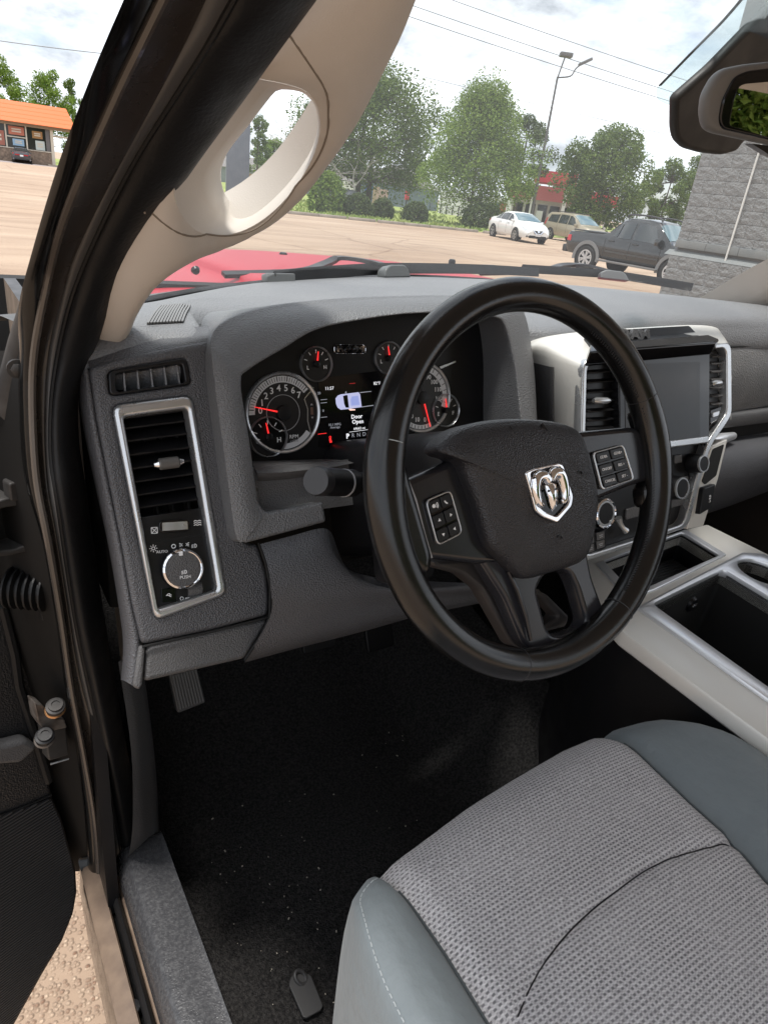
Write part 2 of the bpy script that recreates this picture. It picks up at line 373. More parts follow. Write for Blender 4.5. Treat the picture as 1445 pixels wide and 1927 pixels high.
def ribmat(name, base, axis, pitchm, dist, rough=0.4):
    m = pm(name, base, rough); t, b = nodes_of(m)
    co = t.nodes.new('ShaderNodeTexCoord'); wv = t.nodes.new('ShaderNodeTexWave'); wv.bands_direction = axis
    wv.inputs['Scale'].default_value = 2*math.pi/(20*pitchm); wv.inputs['Distortion'].default_value = 0.05
    t.links.new(co.outputs['Object'], wv.inputs['Vector'])
    bp = t.nodes.new('ShaderNodeBump'); bp.inputs['Distance'].default_value = dist; t.links.new(wv.outputs[0], bp.inputs['Height']); t.links.new(bp.outputs[0], b.inputs['Normal'])
    return m
grille_rib = ribmat('door_speaker_mesh', (0.016, 0.016, 0.017), 'Z', 0.0062, 0.006)
# ================================================================== THE PICKUP TRUCK WE LOOK INTO
truck = empty('pickup_truck', (0, 0, 0), label='black pickup truck with red hood, its open driver side and cab interior nearest the camera', cat='pickup truck')
WC = V((-0.40, 0.0, 1.383))
PL_W = tilt(WC, math.tan(R(24)))                 # steering wheel
PL_L = tilt((-0.70, 0.265, 1.42), 0.45)          # left dash face
PL_B = tilt((-0.45, 0.240, 1.42), 0.45)          # gauge hood rim
PL_G = tilt((-0.45, 0.305, 1.42), 0.28)          # gauge faces
PL_S = tilt((0.0, 0.190, 1.43), 0.35)            # centre stack face
PL_C = Pl((0, 0, 1.088), (1, 0, 0), (0, 1, 0.06)) # console top

def strip(name, rows, mat, parent=truck, nu=5, nv=3, sm=60, flip=False, thick=0): return loft(name, rows, mat, parent, nu, nv, sm, flip, thick)
def ip(tab, x):
    if x <= tab[0][0]: return tab[0][1]
    for (a, b), (c, d) in zip(tab, tab[1:]):
        if x <= c: return b + (d-b)*(x-a)/(c-a)
    return tab[-1][1]

# ---------------------------------------------------------------- dashboard top
WSB = [(-0.74, 0.40), (-0.70, 0.43), (-0.636, 0.48), (-0.51, 0.60), (-0.36, 0.71), (-0.15, 0.81), (0.07, 0.86), (0.3, 0.85), (0.5, 0.77), (0.66, 0.64), (0.76, 0.50)]
rows = []
for X in (-0.765, -0.74, -0.68, -0.635, -0.60, -0.50, -0.40, -0.25, -0.12, 0.0, 0.15, 0.30, 0.45, 0.60, 0.70, 0.77):
    yb = ip(WSB, X); k = max(0, min(1, (X+0.25)/0.5)); fl = 0.30 + 0.05*k; up = 0.022*k
    if -0.62 < X < -0.2: fl = 0.42
    rows.append([V((X, yb+0.03, 1.44)), V((X, yb, 1.462)), V((X, yb*0.6+fl*0.4, 1.466+up*0.8)), V((X, yb*0.25+fl*0.75+0.02, 1.465+up)),
                 V((X, fl+0.012, 1.460+up*0.9)), V((X, fl-0.012, 1.445+up*0.5)), V((X, fl-0.018, 1.425)), V((X, fl-0.010, 1.405))])
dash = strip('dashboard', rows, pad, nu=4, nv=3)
# defroster grille in the left corner
from mathutils.bvhtree import BVHTree
_bv = BVHTree.FromPolygons([v.co for v in dash.data.vertices], [tuple(p.vertices) for p in dash.data.polygons])
def ondash(p, h): r = _bv.ray_cast(V((p.x, p.y, 1.7)), V((0, 0, -1))); return r[0] + V((0, 0, h))
q = [ondash(hz(x, y, 1.464), 0.0010) for x, y in ((276, 610), (301, 581), (360, 576), (346, 608))]
grid('defroster_well', [[ondash(q[0].lerp(q[1], v).lerp(q[3].lerp(q[2], v), u), 0.0012) for u in [k/8 for k in range(9)]] for v in [k/6 for k in range(7)]], void_black, dash)
for i in range(12):
    t = (i+0.5)/12; A_, B_ = q[0].lerp(q[3], t), q[1].lerp(q[2], t); pts = [ondash(A_.lerp(B_, k/6), 0.0022) for k in range(7)]
    sweep('grille_slat', pts, [(-0.0011, -0.0010), (0.0011, -0.0010), (0.0011, 0.0006), (-0.0011, 0.0006)], pm('defroster_slat', (0.17, 0.168, 0.166), 0.5) if i == 0 else MATS['defroster_slat'], dash)
# speaker grille near the windshield
sp_m = ribmat('dash_speaker_mesh', (0.03, 0.03, 0.032), 'X', 0.004, 0.002)
sq = [hz(822, 534, 1.468), hz(870, 531, 1.468), hz(935, 531, 1.468), hz(900, 549, 1.468), hz(842, 550, 1.468)]
plate('speaker_grille', Pl((0, 0, 1.4695), (1, 0, 0), (0, 1, 0)), [(p.x, p.y) for p in sq], 0, 0.0015, sp_m, dash)
# dark boxes added behind the panels to stop light leaks
mb = MB(); mb.box((0.0, 0.53, 1.25), (0.74, 0.17, 0.16)); mb.box((-0.33, 0.42, 1.26), (0.20, 0.05, 0.10)); mb.box((0.03, 0.36, 1.22), (0.13, 0.08, 0.19)); mb.build('dash_light_block', void_black, truck, bev=0.01)

# ---------------------------------------------------------------- left dash face with vents
face = PL_L.loop([(169, 690), (230, 672), (330, 652), (398, 640), (420, 830), (448, 1000), (470, 1024), (486, 1024), (504, 1080), (508, 1130), (506, 1158), (400, 1186), (268, 1214), (250, 1136), (230, 1021), (203, 886), (184, 790)])
dv = rnd(PL_L.loop([(204, 699), (350, 674), (360, 722), (208, 744)]), 0.006)
sv_o = PL_L.loop([(212, 764), (360, 746), (424, 1116), (292, 1164)])
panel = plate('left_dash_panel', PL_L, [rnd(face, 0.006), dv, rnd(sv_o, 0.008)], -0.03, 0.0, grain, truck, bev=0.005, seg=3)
# top return of the face so that no gap shows above it
strip('dash_corner', [[PL_L.P(x, y, -0.003) for x, y in ((166, 694), (230, 676), (330, 656), (400, 643))], [PL_L.P(x, y, -0.012) + V((0, 0, 0.004)) for x, y in ((166, 686), (230, 668), (330, 649), (400, 636))], [V((-0.765, 0.325, 1.4610)), V((-0.71, 0.325, 1.4625)), V((-0.65, 0.325, 1.4625)), V((-0.60, 0.325, 1.4625))]], grain, dash, flip=True)
cap_l = [(150, 710), (154, 767), (180, 898), (207, 1021), (227, 1136), (236, 1213), (232, 1280)]
cap_r = [(168, 692), (183, 790), (202, 886), (229, 1021), (249, 1136), (264, 1213), (254, 1292)]
strip('dash_end_cap', [[PL_L.P(x-4, y, -0.06) for x, y in cap_l], [PL_L.P(x, y, -0.022) for x, y in cap_l], [PL_L.P(x*0.5+X*0.5, y*0.5+Y*0.5, -0.006) for (x, y), (X, Y) in zip(cap_l, cap_r)], [PL_L.P(x-1, y, -0.006) for x, y in cap_r], [PL_L.P(x+1, y, -0.02) for x, y in cap_r]], grain, truck, flip=True)
# lower left cover
lo = PL_L.loop([(276, 1222), (285, 1213), (505, 1164), (500, 1180), (462, 1240), (272, 1284)], -0.004)
plate('lower_dash_cover', PL_L, rnd(lo, 0.005), -0.035, -0.004, grain_fine, truck, bev=0.005, seg=3)
lip = PL_L.loop([(262, 1216), (274, 1216), (268, 1290), (262, 1298), (250, 1292)], -0.002)
plate('dash_end_lip', PL_L, rnd(lip, 0.003), -0.05, 0.0, grain_fine, truck, bev=0.003)
# demister vent
vent = plate('demister_vent', PL_L, [rnd(PL_L.loop([(204, 698), (351, 673), (361, 723), (207, 745)]), 0.006), rnd(PL_L.loop([(217, 703), (343, 684), (349, 720), (219, 738)]), 0.004)], -0.022, 0.001, satin_black, truck, bev=0.0015)
plate('vent_back', PL_L, PL_L.loop([(200, 690), (360, 668), (366, 726), (206, 750)]), -0.046, -0.044, void_black, vent)
for t in (0.16, 0.36, 0.56, 0.76, 0.95):
    a = PL_L.uv(217+126*t, 703-19*t); b = PL_L.uv(219+130*t, 738-18*t)
    mb = MB(); c = PL_L.at((a[0]+b[0])/2, (a[1]+b[1])/2, -0.012); d = (PL_L.at(*a)-PL_L.at(*b)); ln = d.length/2; d.normalize()
    o2 = (PL_L.n*0.95 - PL_L.u*0.12).normalized(); mb.box(c, (0.0008, ln, 0.0075), (o2.cross(d).normalized(), d, o2)); mb.build('vent_fin', pad, vent)  # paler pad colour paints in the light the fins catch
# side vent and light switch column in its silver frame
svf = plate('side_vent_frame', PL_L, [rnd(PL_L.loop([(210, 763), (361, 744), (427, 1118), (291, 1168)]), 0.010), rnd(PL_L.loop([(232, 786), (351, 769), (407, 1110), (297, 1146)]), 0.004)], -0.018, 0.0045, silver, truck, bev=0.0042, seg=3)
plate('vent_back', PL_L, PL_L.loop([(225, 775), (360, 760), (410, 990), (270, 1010)]), -0.060, -0.058, void_black, svf)
mb = MB()
for a, b in (((229, 783), (270, 1000)), ((354, 766), (392, 975))):
    p, q2 = PL_L.P(*a, -0.005), PL_L.P(*b, -0.005); mb.add([p, q2, q2-PL_L.n*0.055, p-PL_L.n*0.055], [(0, 1, 2, 3)])
mb.build('vent_side', satin_black, svf)
SL = [((235, 806), (356, 791)), ((239.5, 830), (360, 815)), ((244, 856), (364, 841)), ((248, 882), (370, 865)), ((252, 907), (374, 890)), ((257, 932), (378, 914)), ((262, 956), (382, 938)), ((232, 787), (353, 771))]
for i, (a, b) in enumerate(SL):
    A, B = PL_L.P(*a, -0.012), PL_L.P(*b, -0.012); d = (B-A); ln = d.length/2; d.normalize(); o2 = (PL_L.n*0.80 - PL_L.v*0.60).normalized()
    mb = MB(); mb.box((A+B)/2 - o2*0.009, (ln, 0.0011, 0.010), (d, o2.cross(d), o2)); mb.build('vent_slat', satin_black, svf, bev=0.0006)
for t in (0.25, 0.5, 0.75):
    a = PL_L.uv(232+120*t, 786-16*t, -0.034); b = PL_L.uv(268+116*t, 976-18*t, -0.034); mb = MB(); A, B = PL_L.at(*a, -0.036), PL_L.at(*b, -0.036)
    d = (B-A).normalized(); mb.box((A+B)/2, ((B-A).length/2, 0.001, 0.008), (d, PL_L.n.cross(d), PL_L.n)); mb.build('vent_vane', void_black, svf)
A, B = PL_L.P(290, 875, -0.003), PL_L.P(346, 868, -0.003); mb = MB(); mb.tube([A, A.lerp(B, 0.14), A.lerp(B, 0.2), A.lerp(B, 0.8), A.lerp(B, 0.86), B], [0.002, 0.0042, 0.0062, 0.0062, 0.0042, 0.002], 14); mb.build('vent_tab', pm('tab_grey', (0.10, 0.095, 0.09), 0.35), svf)
for P0, P1 in ((A, A.lerp(B, 0.15)), (B.lerp(A, 0.15), B)):
    mb = MB(); mb.tube([P0, P1], [0.0024, 0.0045] if P0 == A else [0.0045, 0.0024], 12); mb.build('tab_end', chrome, svf)
sw = plate('switch_plate', PL_L, PL_L.loop([(266, 974), (384, 956), (409, 1116), (296, 1152)]), -0.02, -0.006, satin_black, truck, bev=0.001)
plate('plate_groove', PL_L, PL_L.loop([(275, 1023), (392, 1003), (392, 1005), (275, 1025)], -0.006), -0.007, -0.0055, void_black, sw)
c = PL_L.off(*PL_L.uv(331, 990), -0.004, R(-5)); plate('thumbwheel_bezel', c, rnd(rect(0, 0, 0.0165, 0.0065), 0.0064, 6), -0.003, 0.0012, gloss_black, sw, bev=0.001)
mb = MB()
for k in range(24): mb.box(c.at(-0.0125+0.00108*k, 0, 0.0012), (0.0004, 0.0042, 0.0016 - 0.0000075*(k-11.5)**2), (c.u, c.v, c.n))
mb.box(c.at(0, 0, 0.0008), (0.013, 0.0042, 0.0012), (c.u, c.v, c.n)); mb.build('thumbwheel', silver, sw)
pr = PL_L.off(0, 0, 0)
def icon(fn, x, y, name='printed_mark', parent=sw, pl=PL_L, w=-0.0055, mat=white_print, rot=R(-5)):
    u, v = pl.uv(x, y, w); f = pl.off(u, v, w, rot); mb = MB(); fn(mb, f); return mb.build(name, mat, parent, sm=0)
def ln2(mb, f, a, b, t=0.00035):
    d = V((b[0]-a[0], b[1]-a[1])); d.normalize(); nx, ny = -d.y*t, d.x*t
    mb.prism(f, [(a[0]+nx, a[1]+ny), (b[0]+nx, b[1]+ny), (b[0]-nx, b[1]-ny), (a[0]-nx, a[1]-ny)], 0, 0.0003)
def i_boxx(mb, f):
    s = 0.0030
    for a, b in (((-s, -s), (s, -s)), ((s, -s), (s, s)), ((s, s), (-s, s)), ((-s, s), (-s, -s)), ((-s, -s), (s, s)), ((-s, s), (s, -s))): ln2(mb, f, a, b)
def i_waves(mb, f):
    for k in (-1, 0, 1):
        p = [(-0.004+0.002*i, k*0.0022+(0.0006 if i % 2 else -0.0004)) for i in range(5)]
        for a, b in zip(p, p[1:]): ln2(mb, f, a, b, 0.0004)
def i_sun(mb, f):
    mb.ring(f, 0.0019, 0.0012, 0, 0.0003, 16)
    for k in range(8): q = k*math.pi/4; ln2(mb, f, (0.0026*math.cos(q), 0.0026*math.sin(q)), (0.0040*math.cos(q), 0.0040*math.sin(q)))
def i_o(mb, f): mb.ring(f, 0.0024, 0.0015, 0, 0.0003, 20)
def i_park(mb, f):
    for s in (-1, 1):
        mb.ring(f.off(s*0.0016, 0), 0.0015, 0.0009, 0, 0.0003, 12, 90 if s < 0 else -90, 270 if s < 0 else 90)
        for k in (-1, 0, 1): ln2(mb, f, (s*0.0032, k*0.0011), (s*0.0052, k*0.0018))
def i_low(mb, f):
    mb.ring(f, 0.0022, 0.0015, 0, 0.0003, 16, -90, 90); ln2(mb, f, (0, 0.0021), (0, -0.0021))
    for k in (-1, 0, 1): ln2(mb, f, (-0.0012, k*0.0013), (-0.0036, k*0.0013-0.0006))
icon(i_boxx, 291, 998); icon(i_waves, 372, 984); icon(i_sun, 289, 1032); icon(i_o, 327, 1028); icon(i_park, 347, 1025); icon(i_low, 367, 1027)
u, v = PL_L.uv(308, 1039); text('printed_word', 'AUTO', PL_L, u, v, 0.0042, white_print, sw, w=-0.0055, rot=R(-5))
kb = PL_L.off(*PL_L.uv(343, 1070), -0.006, R(-4))
mb = MB(); mb.lathe(kb, [(0.0215, 0), (0.0215, 0.004), (0.0205, 0.010), (0.0185, 0.0112)], 40); knob = mb.build('light_switch_knob', satin_black, sw, sm=30)
mb = MB(); mb.lathe(kb, [(0.0212, 0.0085), (0.0208, 0.0112), (0.0190, 0.0128), (0.0178, 0.0120)], 40, cap=False); mb.build('knob_ring', chrome, sw)
mb = MB(); mb.lathe(kb, [(0.0186, 0.010), (0.0182, 0.0122), (0.015, 0.0124)], 40); mb.build('knob_face', grain_fine, sw)
mb = MB(); mb.box(kb.at(-0.002, 0.0165, 0.0128), (0.0018, 0.0022, 0.0008), (kb.u, kb.v, kb.n)); mb.build('knob_pointer', white_print, sw)
text('printed_word', 'PUSH', kb, 0.001, -0.0085, 0.0048, white_print, sw, w=0.0127); f = kb.off(0.001, -0.0030, 0.0125); mb = MB(); i_low(mb, f); mb.build('printed_mark', white_print, sw)
c = PL_L.off(*PL_L.uv(320, 1121), -0.006, R(-6)); plate('switch_button', c, rnd(rect(0, 0, 0.0075, 0.0075), 0.001), -0.004, 0.0015, gloss_black, sw, bev=0.0006)
f = c.off(0, 0, 0.0016); mb = MB(); mb.ring(f, 0.002, 0.0013, 0, 0.0003, 14, 0, 180); ln2(mb, f, (-0.0028, 0), (0.0028, 0)); ln2(mb, f, (0, -0.0004), (0.0026, -0.002)); mb.build('printed_mark', white_print, sw)
c = PL_L.off(*PL_L.uv(364, 1111), -0.006, R(-6)); plate('dimmer_well', c, rnd(rect(-0.002, 0, 0.013, 0.006), 0.0015), -0.004, 0.0006, void_black, sw)
mb = MB(); dw = Pl(c.at(0.003, 0, -0.0035), c.v, c.n); mb.lathe(dw, [(0.0085, -0.0075), (0.009, -0.005), (0.009, 0.005), (0.0085, 0.0075)], 30); mb.build('dimmer_wheel', grain_fine, sw, sm=20)
u, v = PL_L.uv(365, 1126); f = PL_L.off(u, v, -0.0055, R(-8)); mb = MB(); mb.ring(f.off(-0.011, 0), 0.0020, 0.0014, 0, 0.0003, 14); mb.prism(f, [(-0.0075, -0.0004), (0.002, -0.0010), (0.002, 0.0010), (-0.0075, 0.0004)], 0, 0.0003)
for k in (0.0045, 0.009): mb.ring(f.off(k, 0), 0.0012, 0.0002, 0, 0.0003, 12)
mb.build('printed_mark', white_print, sw)

# ---------------------------------------------------------------- gauge hood
lipx = [(497, 965), (484, 940), (468, 830), (452, 722), (468, 695), (530, 657), (590, 622), (660, 605), (760, 591), (850, 589), (925, 596), (948, 615), (966, 690), (976, 790), (985, 880)]
facx = [(456, 1020), (444, 995), (424, 850), (403, 690), (404, 632), (455, 598), (540, 577), (650, 565), (760, 560), (860, 559), (950, 565), (985, 590), (1003, 680), (1010, 790), (1015, 880)]
r_lip = [PL_B.P(x, y, 0.0) for x, y in lipx]
r_in = [p + V((0, 0.014, -0.001)) for p in r_lip]; r_in2 = [p + V((0, 0.085, -0.002)) for p in r_lip]
fw = [0.002, 0.002, 0.003, 0.0, -0.012, -0.022, -0.030, -0.034, -0.034, -0.034, -0.030, -0.022, -0.012, 0.0, 0.0]
r_fac = [PL_B.P(x, y, k) for (x, y), k in zip(facx, fw)]
r_mid = [a.lerp(b, 0.55) + PL_B.n*0.006 for a, b in zip(r_lip, r_fac)]
r_lip2 = [a + PL_B.n*0.004 for a in (a.lerp(b, 0.07) for a, b in zip(r_lip, r_fac))]
r_bak = []
for i, p in enumerate(r_fac):
    if i < 4 or i > 11: r_bak.append(p - PL_B.n*0.030 + V((-0.002 if i < 4 else 0.002, 0, 0)))
    else: r_bak.append(V((p.x, p.y+0.11, 1.462 + 0.002*(1-abs(i-8)/4))))
r_bak[4] = r_fac[4] - PL_B.n*0.03 + V((0, 0.02, -0.006)); r_bak[11] = r_fac[11] + V((0.01, 0.06, -0.012))
r_shl = [a.lerp(b, 0.16) + (V((0, 0, 0.004)) if 4 <= i <= 11 else V((-0.0005, 0, 0))) for i, (a, b) in enumerate(zip(r_fac, r_bak))]
hood_m = pm('gauge_hood_grain', (0.115, 0.117, 0.121), 0.36, bump=('voronoi', 560, 0.0008))
gh = strip('gauge_hood', [r_in2, r_in, r_lip, r_lip2, r_mid, r_fac, r_shl, r_bak], hood_m, nu=6, nv=3, sm=180, flip=True)
# bottom rail of the hood rim, left of the column
br = PL_B.loop([(444, 990), (480, 935), (495, 960), (505, 963), (606, 944), (612, 982), (460, 1022), (452, 1014)])
plate('gauge_hood_rail', PL_B, rnd(br, 0.004), -0.03, 0.004, hood_m, truck, bev=0.004, seg=3)
plate('gauge_recess', PL_B, PL_B.loop([(470, 880), (620, 868), (700, 860), (700, 945), (480, 975)], -0.022), -0.026, -0.022, grain_fine, truck)
strip('gauge_ledge', [[PL_G.P(x, y, 0.001) for x, y in ((470, 868), (540, 866), (640, 862), (760, 850))], [PL_B.P(x, y, -0.026) for x, y in ((478, 878), (540, 874), (640, 868), (760, 856))], [PL_B.P(x, y, -0.008) for x, y in ((484, 890), (530, 889), (586, 883), (620, 880))], [PL_B.P(x, y, -0.022) for x, y in ((486, 906), (530, 903), (590, 896), (620, 894))]], grain_fine, truck)

# ---------------------------------------------------------------- instrument cluster
cl = plate('instrument_cluster', PL_G, PL_G.loop([(430, 720), (560, 600), (760, 570), (960, 580), (1000, 800), (760, 850), (470, 880)]), -0.02, -0.0015, satin_black, truck)
def vrad(x, y0, y1): a, b = PL_G.uv(x, y0), PL_G.uv(x, y1); return abs(a[1]-b[1])/2
band_t = [150, 40]
def dial(cx, cy, r, marks, needle_deg, band=None, nsize=0.011, rim=0.0022, nlen=0.72, ring_m=silver):
    c = PL_G.off(*PL_G.uv(cx, cy), 0)
    mb = MB(); mb.lathe(c, [(r, -0.001), (r, 0.0002)], 56); mb.build('dial_face', dial_face, cl)
    mb = MB(); mb.lathe(c, [(r*1.03, -0.001), (r*1.03, rim*1.1), (r*1.0, rim*1.6), (r*0.955, rim*1.1), (r*0.94, 0.0003)], 64, cap=False); mb.build('dial_ring', ring_m, cl)
    if band:
        a0, a1, ro, ri = band; mb = MB(); mb.ring(c, r*ro, r*ri, 0.0003, 0.0008, 48, a0, a1); mb.build('dial_band', dial_band, cl, sm=0)
    if marks:
        mb = MB()
        for q, l0, l1, t in marks['ticks']:
            k = R(q); p = (math.cos(k), math.sin(k)); ln2(mb, c.off(0, 0, 0.0009), (p[0]*r*l0, p[1]*r*l0), (p[0]*r*l1, p[1]*r*l1), t)
        mb.build('dial_ticks', marks['mat'], cl, sm=0)
        for q, rr, s in marks['text']: text('dial_numeral', s, c, math.cos(R(q))*r*rr, math.sin(R(q))*r*rr, nsize, white_print, cl, w=0.0008, bold=0.00012)
    k = R(needle_deg); mb = MB(); f = c.off(0, 0, 0.003, k); mb.prism(f, [(r*0.12, -0.0010), (r*nlen, -0.0004), (r*nlen, 0.0004), (r*0.12, 0.0010)], 0, 0.0008); mb.build('needle', needle_red, cl, sm=0)
    mb = MB(); mb.lathe(c, [(r*0.20, 0.001), (r*0.19, 0.0045), (r*0.12, 0.005)], 24); mb.build('needle_hub', satin_black, cl)
    return c
rt = vrad(540, 702, 852)
tang = [172 - i*18.5 for i in range(8)]
tk = [(172-i*18.5/4, 0.79, 0.90 if i % 4 else 0.92, 0.0003 if i % 4 else 0.0005) for i in range(29)]
c_t = dial(533, 777, rt, {'ticks': tk, 'mat': satin_black, 'text': [(a, 0.62, str(i)) for i, a in enumerate(tang)]}, 166, band=(180, 38, 0.92, 0.76), nsize=0.0108, nlen=0.80)
mb = MB(); mb.ring(c_t, rt*0.46, rt*0.445, 0.0004, 0.0008, 48); mb.build('dial_circle', grey_print, cl, sm=0)
mb = MB(); mb.ring(c_t, rt*0.92, rt*0.78, 0.0003, 0.0008, 20, 268, 322); mb.build('dial_band', dial_band, cl, sm=0)
mb = MB(); f = c_t.off(0, 0, 0.0012)
pts = [(0.88, 0.60), (0.60, 0.32), (0.68, 0.05), (0.66, -0.25), (0.74, -0.62)]
for a, b in zip(pts, pts[1:]): ln2(mb, f, (a[0]*rt, a[1]*rt), (b[0]*rt, b[1]*rt), 0.0007)
mb.build('dial_bracket', silver, cl, sm=0)
text('dial_word', 'RPM', c_t, rt*0.25, -rt*0.62, 0.0065, white_print, cl, w=0.0012); text('dial_word', 'x1000', c_t, rt*0.25, -rt*0.73, 0.0045, grey_print, cl, w=0.0012)
mb = MB(); f = c_t.off(rt*0.80, 0, 0.001); mb.prism(f, [(-0.0016, 0.007), (0.0016, 0.007), (0, 0.0095)], 0, 0.0003); mb.prism(f, [(-0.0016, -0.007), (0, -0.0095), (0.0016, -0.007)], 0, 0.0003); mb.build('indicator_arrow', grey_print, cl, sm=0)
mb = MB(); f = c_t.off(rt*0.80, 0, 0.001); mb.box(f.at(0, 0, 0), (0.002, 0.0045, 0.0002), (f.u, f.v, f.n)); mb.build('indicator_lamp', pm('dim_amber', (0.12, 0.07, 0.05), 0.5), cl, sm=0)
def small_marks(lo, hi, mid=None):
    tx = [(200, 0.60, lo), (-20, 0.60, hi)]
    return {'ticks': [(160-35*i, 0.62, 0.82, 0.0005) for i in range(5)], 'mat': white_print, 'text': tx}
r_s = vrad(595, 652, 718)
dial(505, 822, r_s*1.14, small_marks('C', 'H'), 100, nsize=0.0085)
dial(595, 685, r_s, small_marks('L', 'H'), 82, nsize=0.0065)
dial(731, 674, r_s, small_marks('L', 'H'), 98, nsize=0.0065)
r2_ = rt*0.98
sp = [(-72 - 0 + i*0, 0, 0, 0) for i in range(0)]
spt = [(-100+i*16.5/2, 0.80, 0.92, 0.0004) for i in range(2, 20)]
c_s = dial(793, 748, r2_, {'ticks': [(60-12*i, 0.80, 0.91, 0.0004) for i in range(9)] + [(-60-8*i, 0.82, 0.91, 0.0004) for i in range(8)], 'mat': satin_black, 'text': [(66, 0.62, '90'), (43, 0.62, '100'), (19, 0.62, '110'), (-6, 0.62, '120'), (-82, 0.66, '0'), (-106, 0.66, '10'), (-128, 0.66, '20')]}, -74, band=(80, -22, 0.92, 0.76), nsize=0.0085, nlen=0.9)
mb = MB(); mb.ring(c_s, r2_*0.92, r2_*0.80, 0.0003, 0.0008, 20, 235, 292); mb.build('dial_band', dial_band, cl, sm=0)
dial(838, 772, r_s*1.08, small_marks('E', 'F'), 96, nsize=0.0075)
# capsule with raised letters
c = PL_G.off(*PL_G.uv(658, 657), 0.0, R(-1)); plate('letter_capsule', c, rnd(rect(0, 0, 0.0225, 0.0055), 0.0055, 6), 0, 0.0012, gloss_black, cl); text('raised_letters', 'RAM', c, 0, 0, 0.0105, chrome, cl, w=0.0022, depth=0.0008, sx=1.9, bold=0.0003)
mb = MB(); cap = rnd(rect(0, 0, 0.0225, 0.0055), 0.0055, 8)
mb.tube([c.at(u, v, 0.0012) for u, v in cap] + [c.at(*cap[0], 0.0012)], 0.0004, 6); mb.build('capsule_edge', chrome, cl)
# colour display between the dials
scr = plate('display_screen', PL_G, PL_G.loop([(600, 712), (745, 694), (745, 838), (600, 842)]), -0.0015, 0.0, gloss_black, cl)
def tx(s, x, y, size, m, sx=1.0, b=0.0): u, v = PL_G.uv(x, y); text('screen_text', s, PL_G, u, v, size, m, cl, w=0.0006, depth=0.0001, sx=sx, bold=b)
tx('11:57', 619.5, 731, 0.0056, lit_white); tx('82°F', 709, 721.5, 0.0056, lit_white); tx('Door', 671, 784, 0.0074, lit_white, 1.0, 0.0001); tx('Open', 673, 793.5, 0.0074, lit_white, 1.0, 0.0001)
tx('64662 mi', 676, 806, 0.0046, lit_white); tx('P', 654, 821, 0.0085, lit_white, 1.0, 0.0003); tx('R', 664, 819.5, 0.0072, lit_dim); tx('N', 674.5, 818.5, 0.0072, lit_dim); tx('D', 685, 817, 0.0072, lit_dim)
tx('10.1 MPG', 629.5, 799, 0.0045, lit_dim); tx('Average', 630.5, 804, 0.0042, lit_dim); tx('20', 600, 740, 0.0045, lit_dim); tx('0', 608, 773, 0.0045, lit_dim)
def px_poly(name, pts, m, w=0.0006, h=0.0003):
    mb = MB(); mb.prism(PL_G, PL_G.loop(pts), w, w+h); mb.build(name, m, cl, sm=0)
px_poly('screen_truck_body', [(631, 750), (635, 744.5), (641, 742), (650, 741), (674, 738), (677, 742), (680, 766), (655, 769.5), (641, 771), (635, 767), (632, 760)], lit_lav)
px_poly('screen_truck_glass', [(645, 745), (650, 743.5), (653, 743.5), (656, 767), (650, 767), (647, 760)], gloss_black, 0.0009)
px_poly('screen_truck_roof', [(661, 746), (673, 744.5), (676, 762), (660, 763.5), (659, 752)], lit_lav2, 0.0009)
px_poly('screen_truck_bed', [(676.5, 738), (698, 735.8), (698, 737), (677, 739.5)], lit_dim); px_poly('screen_truck_bed', [(680, 765), (702, 762), (702, 763.5), (680, 766.5)], lit_dim)
px_poly('screen_truck_door', [(655, 770), (659, 769), (667, 770), (667.5, 772), (658, 772.5)], lit_peach, 0.0012); px_poly('screen_truck_mirror', [(649, 738), (651, 736), (652, 740), (649.5, 741)], lit_dim)
px_poly('screen_line', [(657, 812.8), (692, 808), (692, 808.6), (657, 813.4)], lit_white); px_poly('screen_red_bar', [(598, 816.5), (614, 814.5), (614, 815.5), (598, 817.5)], needle_red); px_poly('screen_red_bar', [(657, 721.6), (668, 720.6), (668, 721.4), (657, 722.3)], pm('dim_red', (0.2, 0.02, 0.02), 0.5, emit=(0.5, 0.02, 0.02, 0.4)))
for y in (752, 758, 785): px_poly('screen_bar', [(603, y), (615, y-1.2), (615, y-0.2), (603, y+1)], lit_dim)
mb = MB(); f = PL_G.off(*PL_G.uv(621, 826), 0.0006); mb.ring(f.off(0, 0.0022), 0.0016, 0.0009, 0, 0.0003, 12); mb.box(f.at(0, -0.001, 0.0001), (0.0013, 0.0016, 0.0002), (f.u, f.v, f.n)); mb.box(f.at(0.0006, -0.0034, 0.0001), (0.0016, 0.0012, 0.0002), (f.u, f.v, f.n)); mb.build('belt_warning', needle_red, cl, sm=0)
px_poly('trim_line', [(826, 690), (856, 679), (856, 682), (828, 694)], silver, 0.0004, 0.0012)

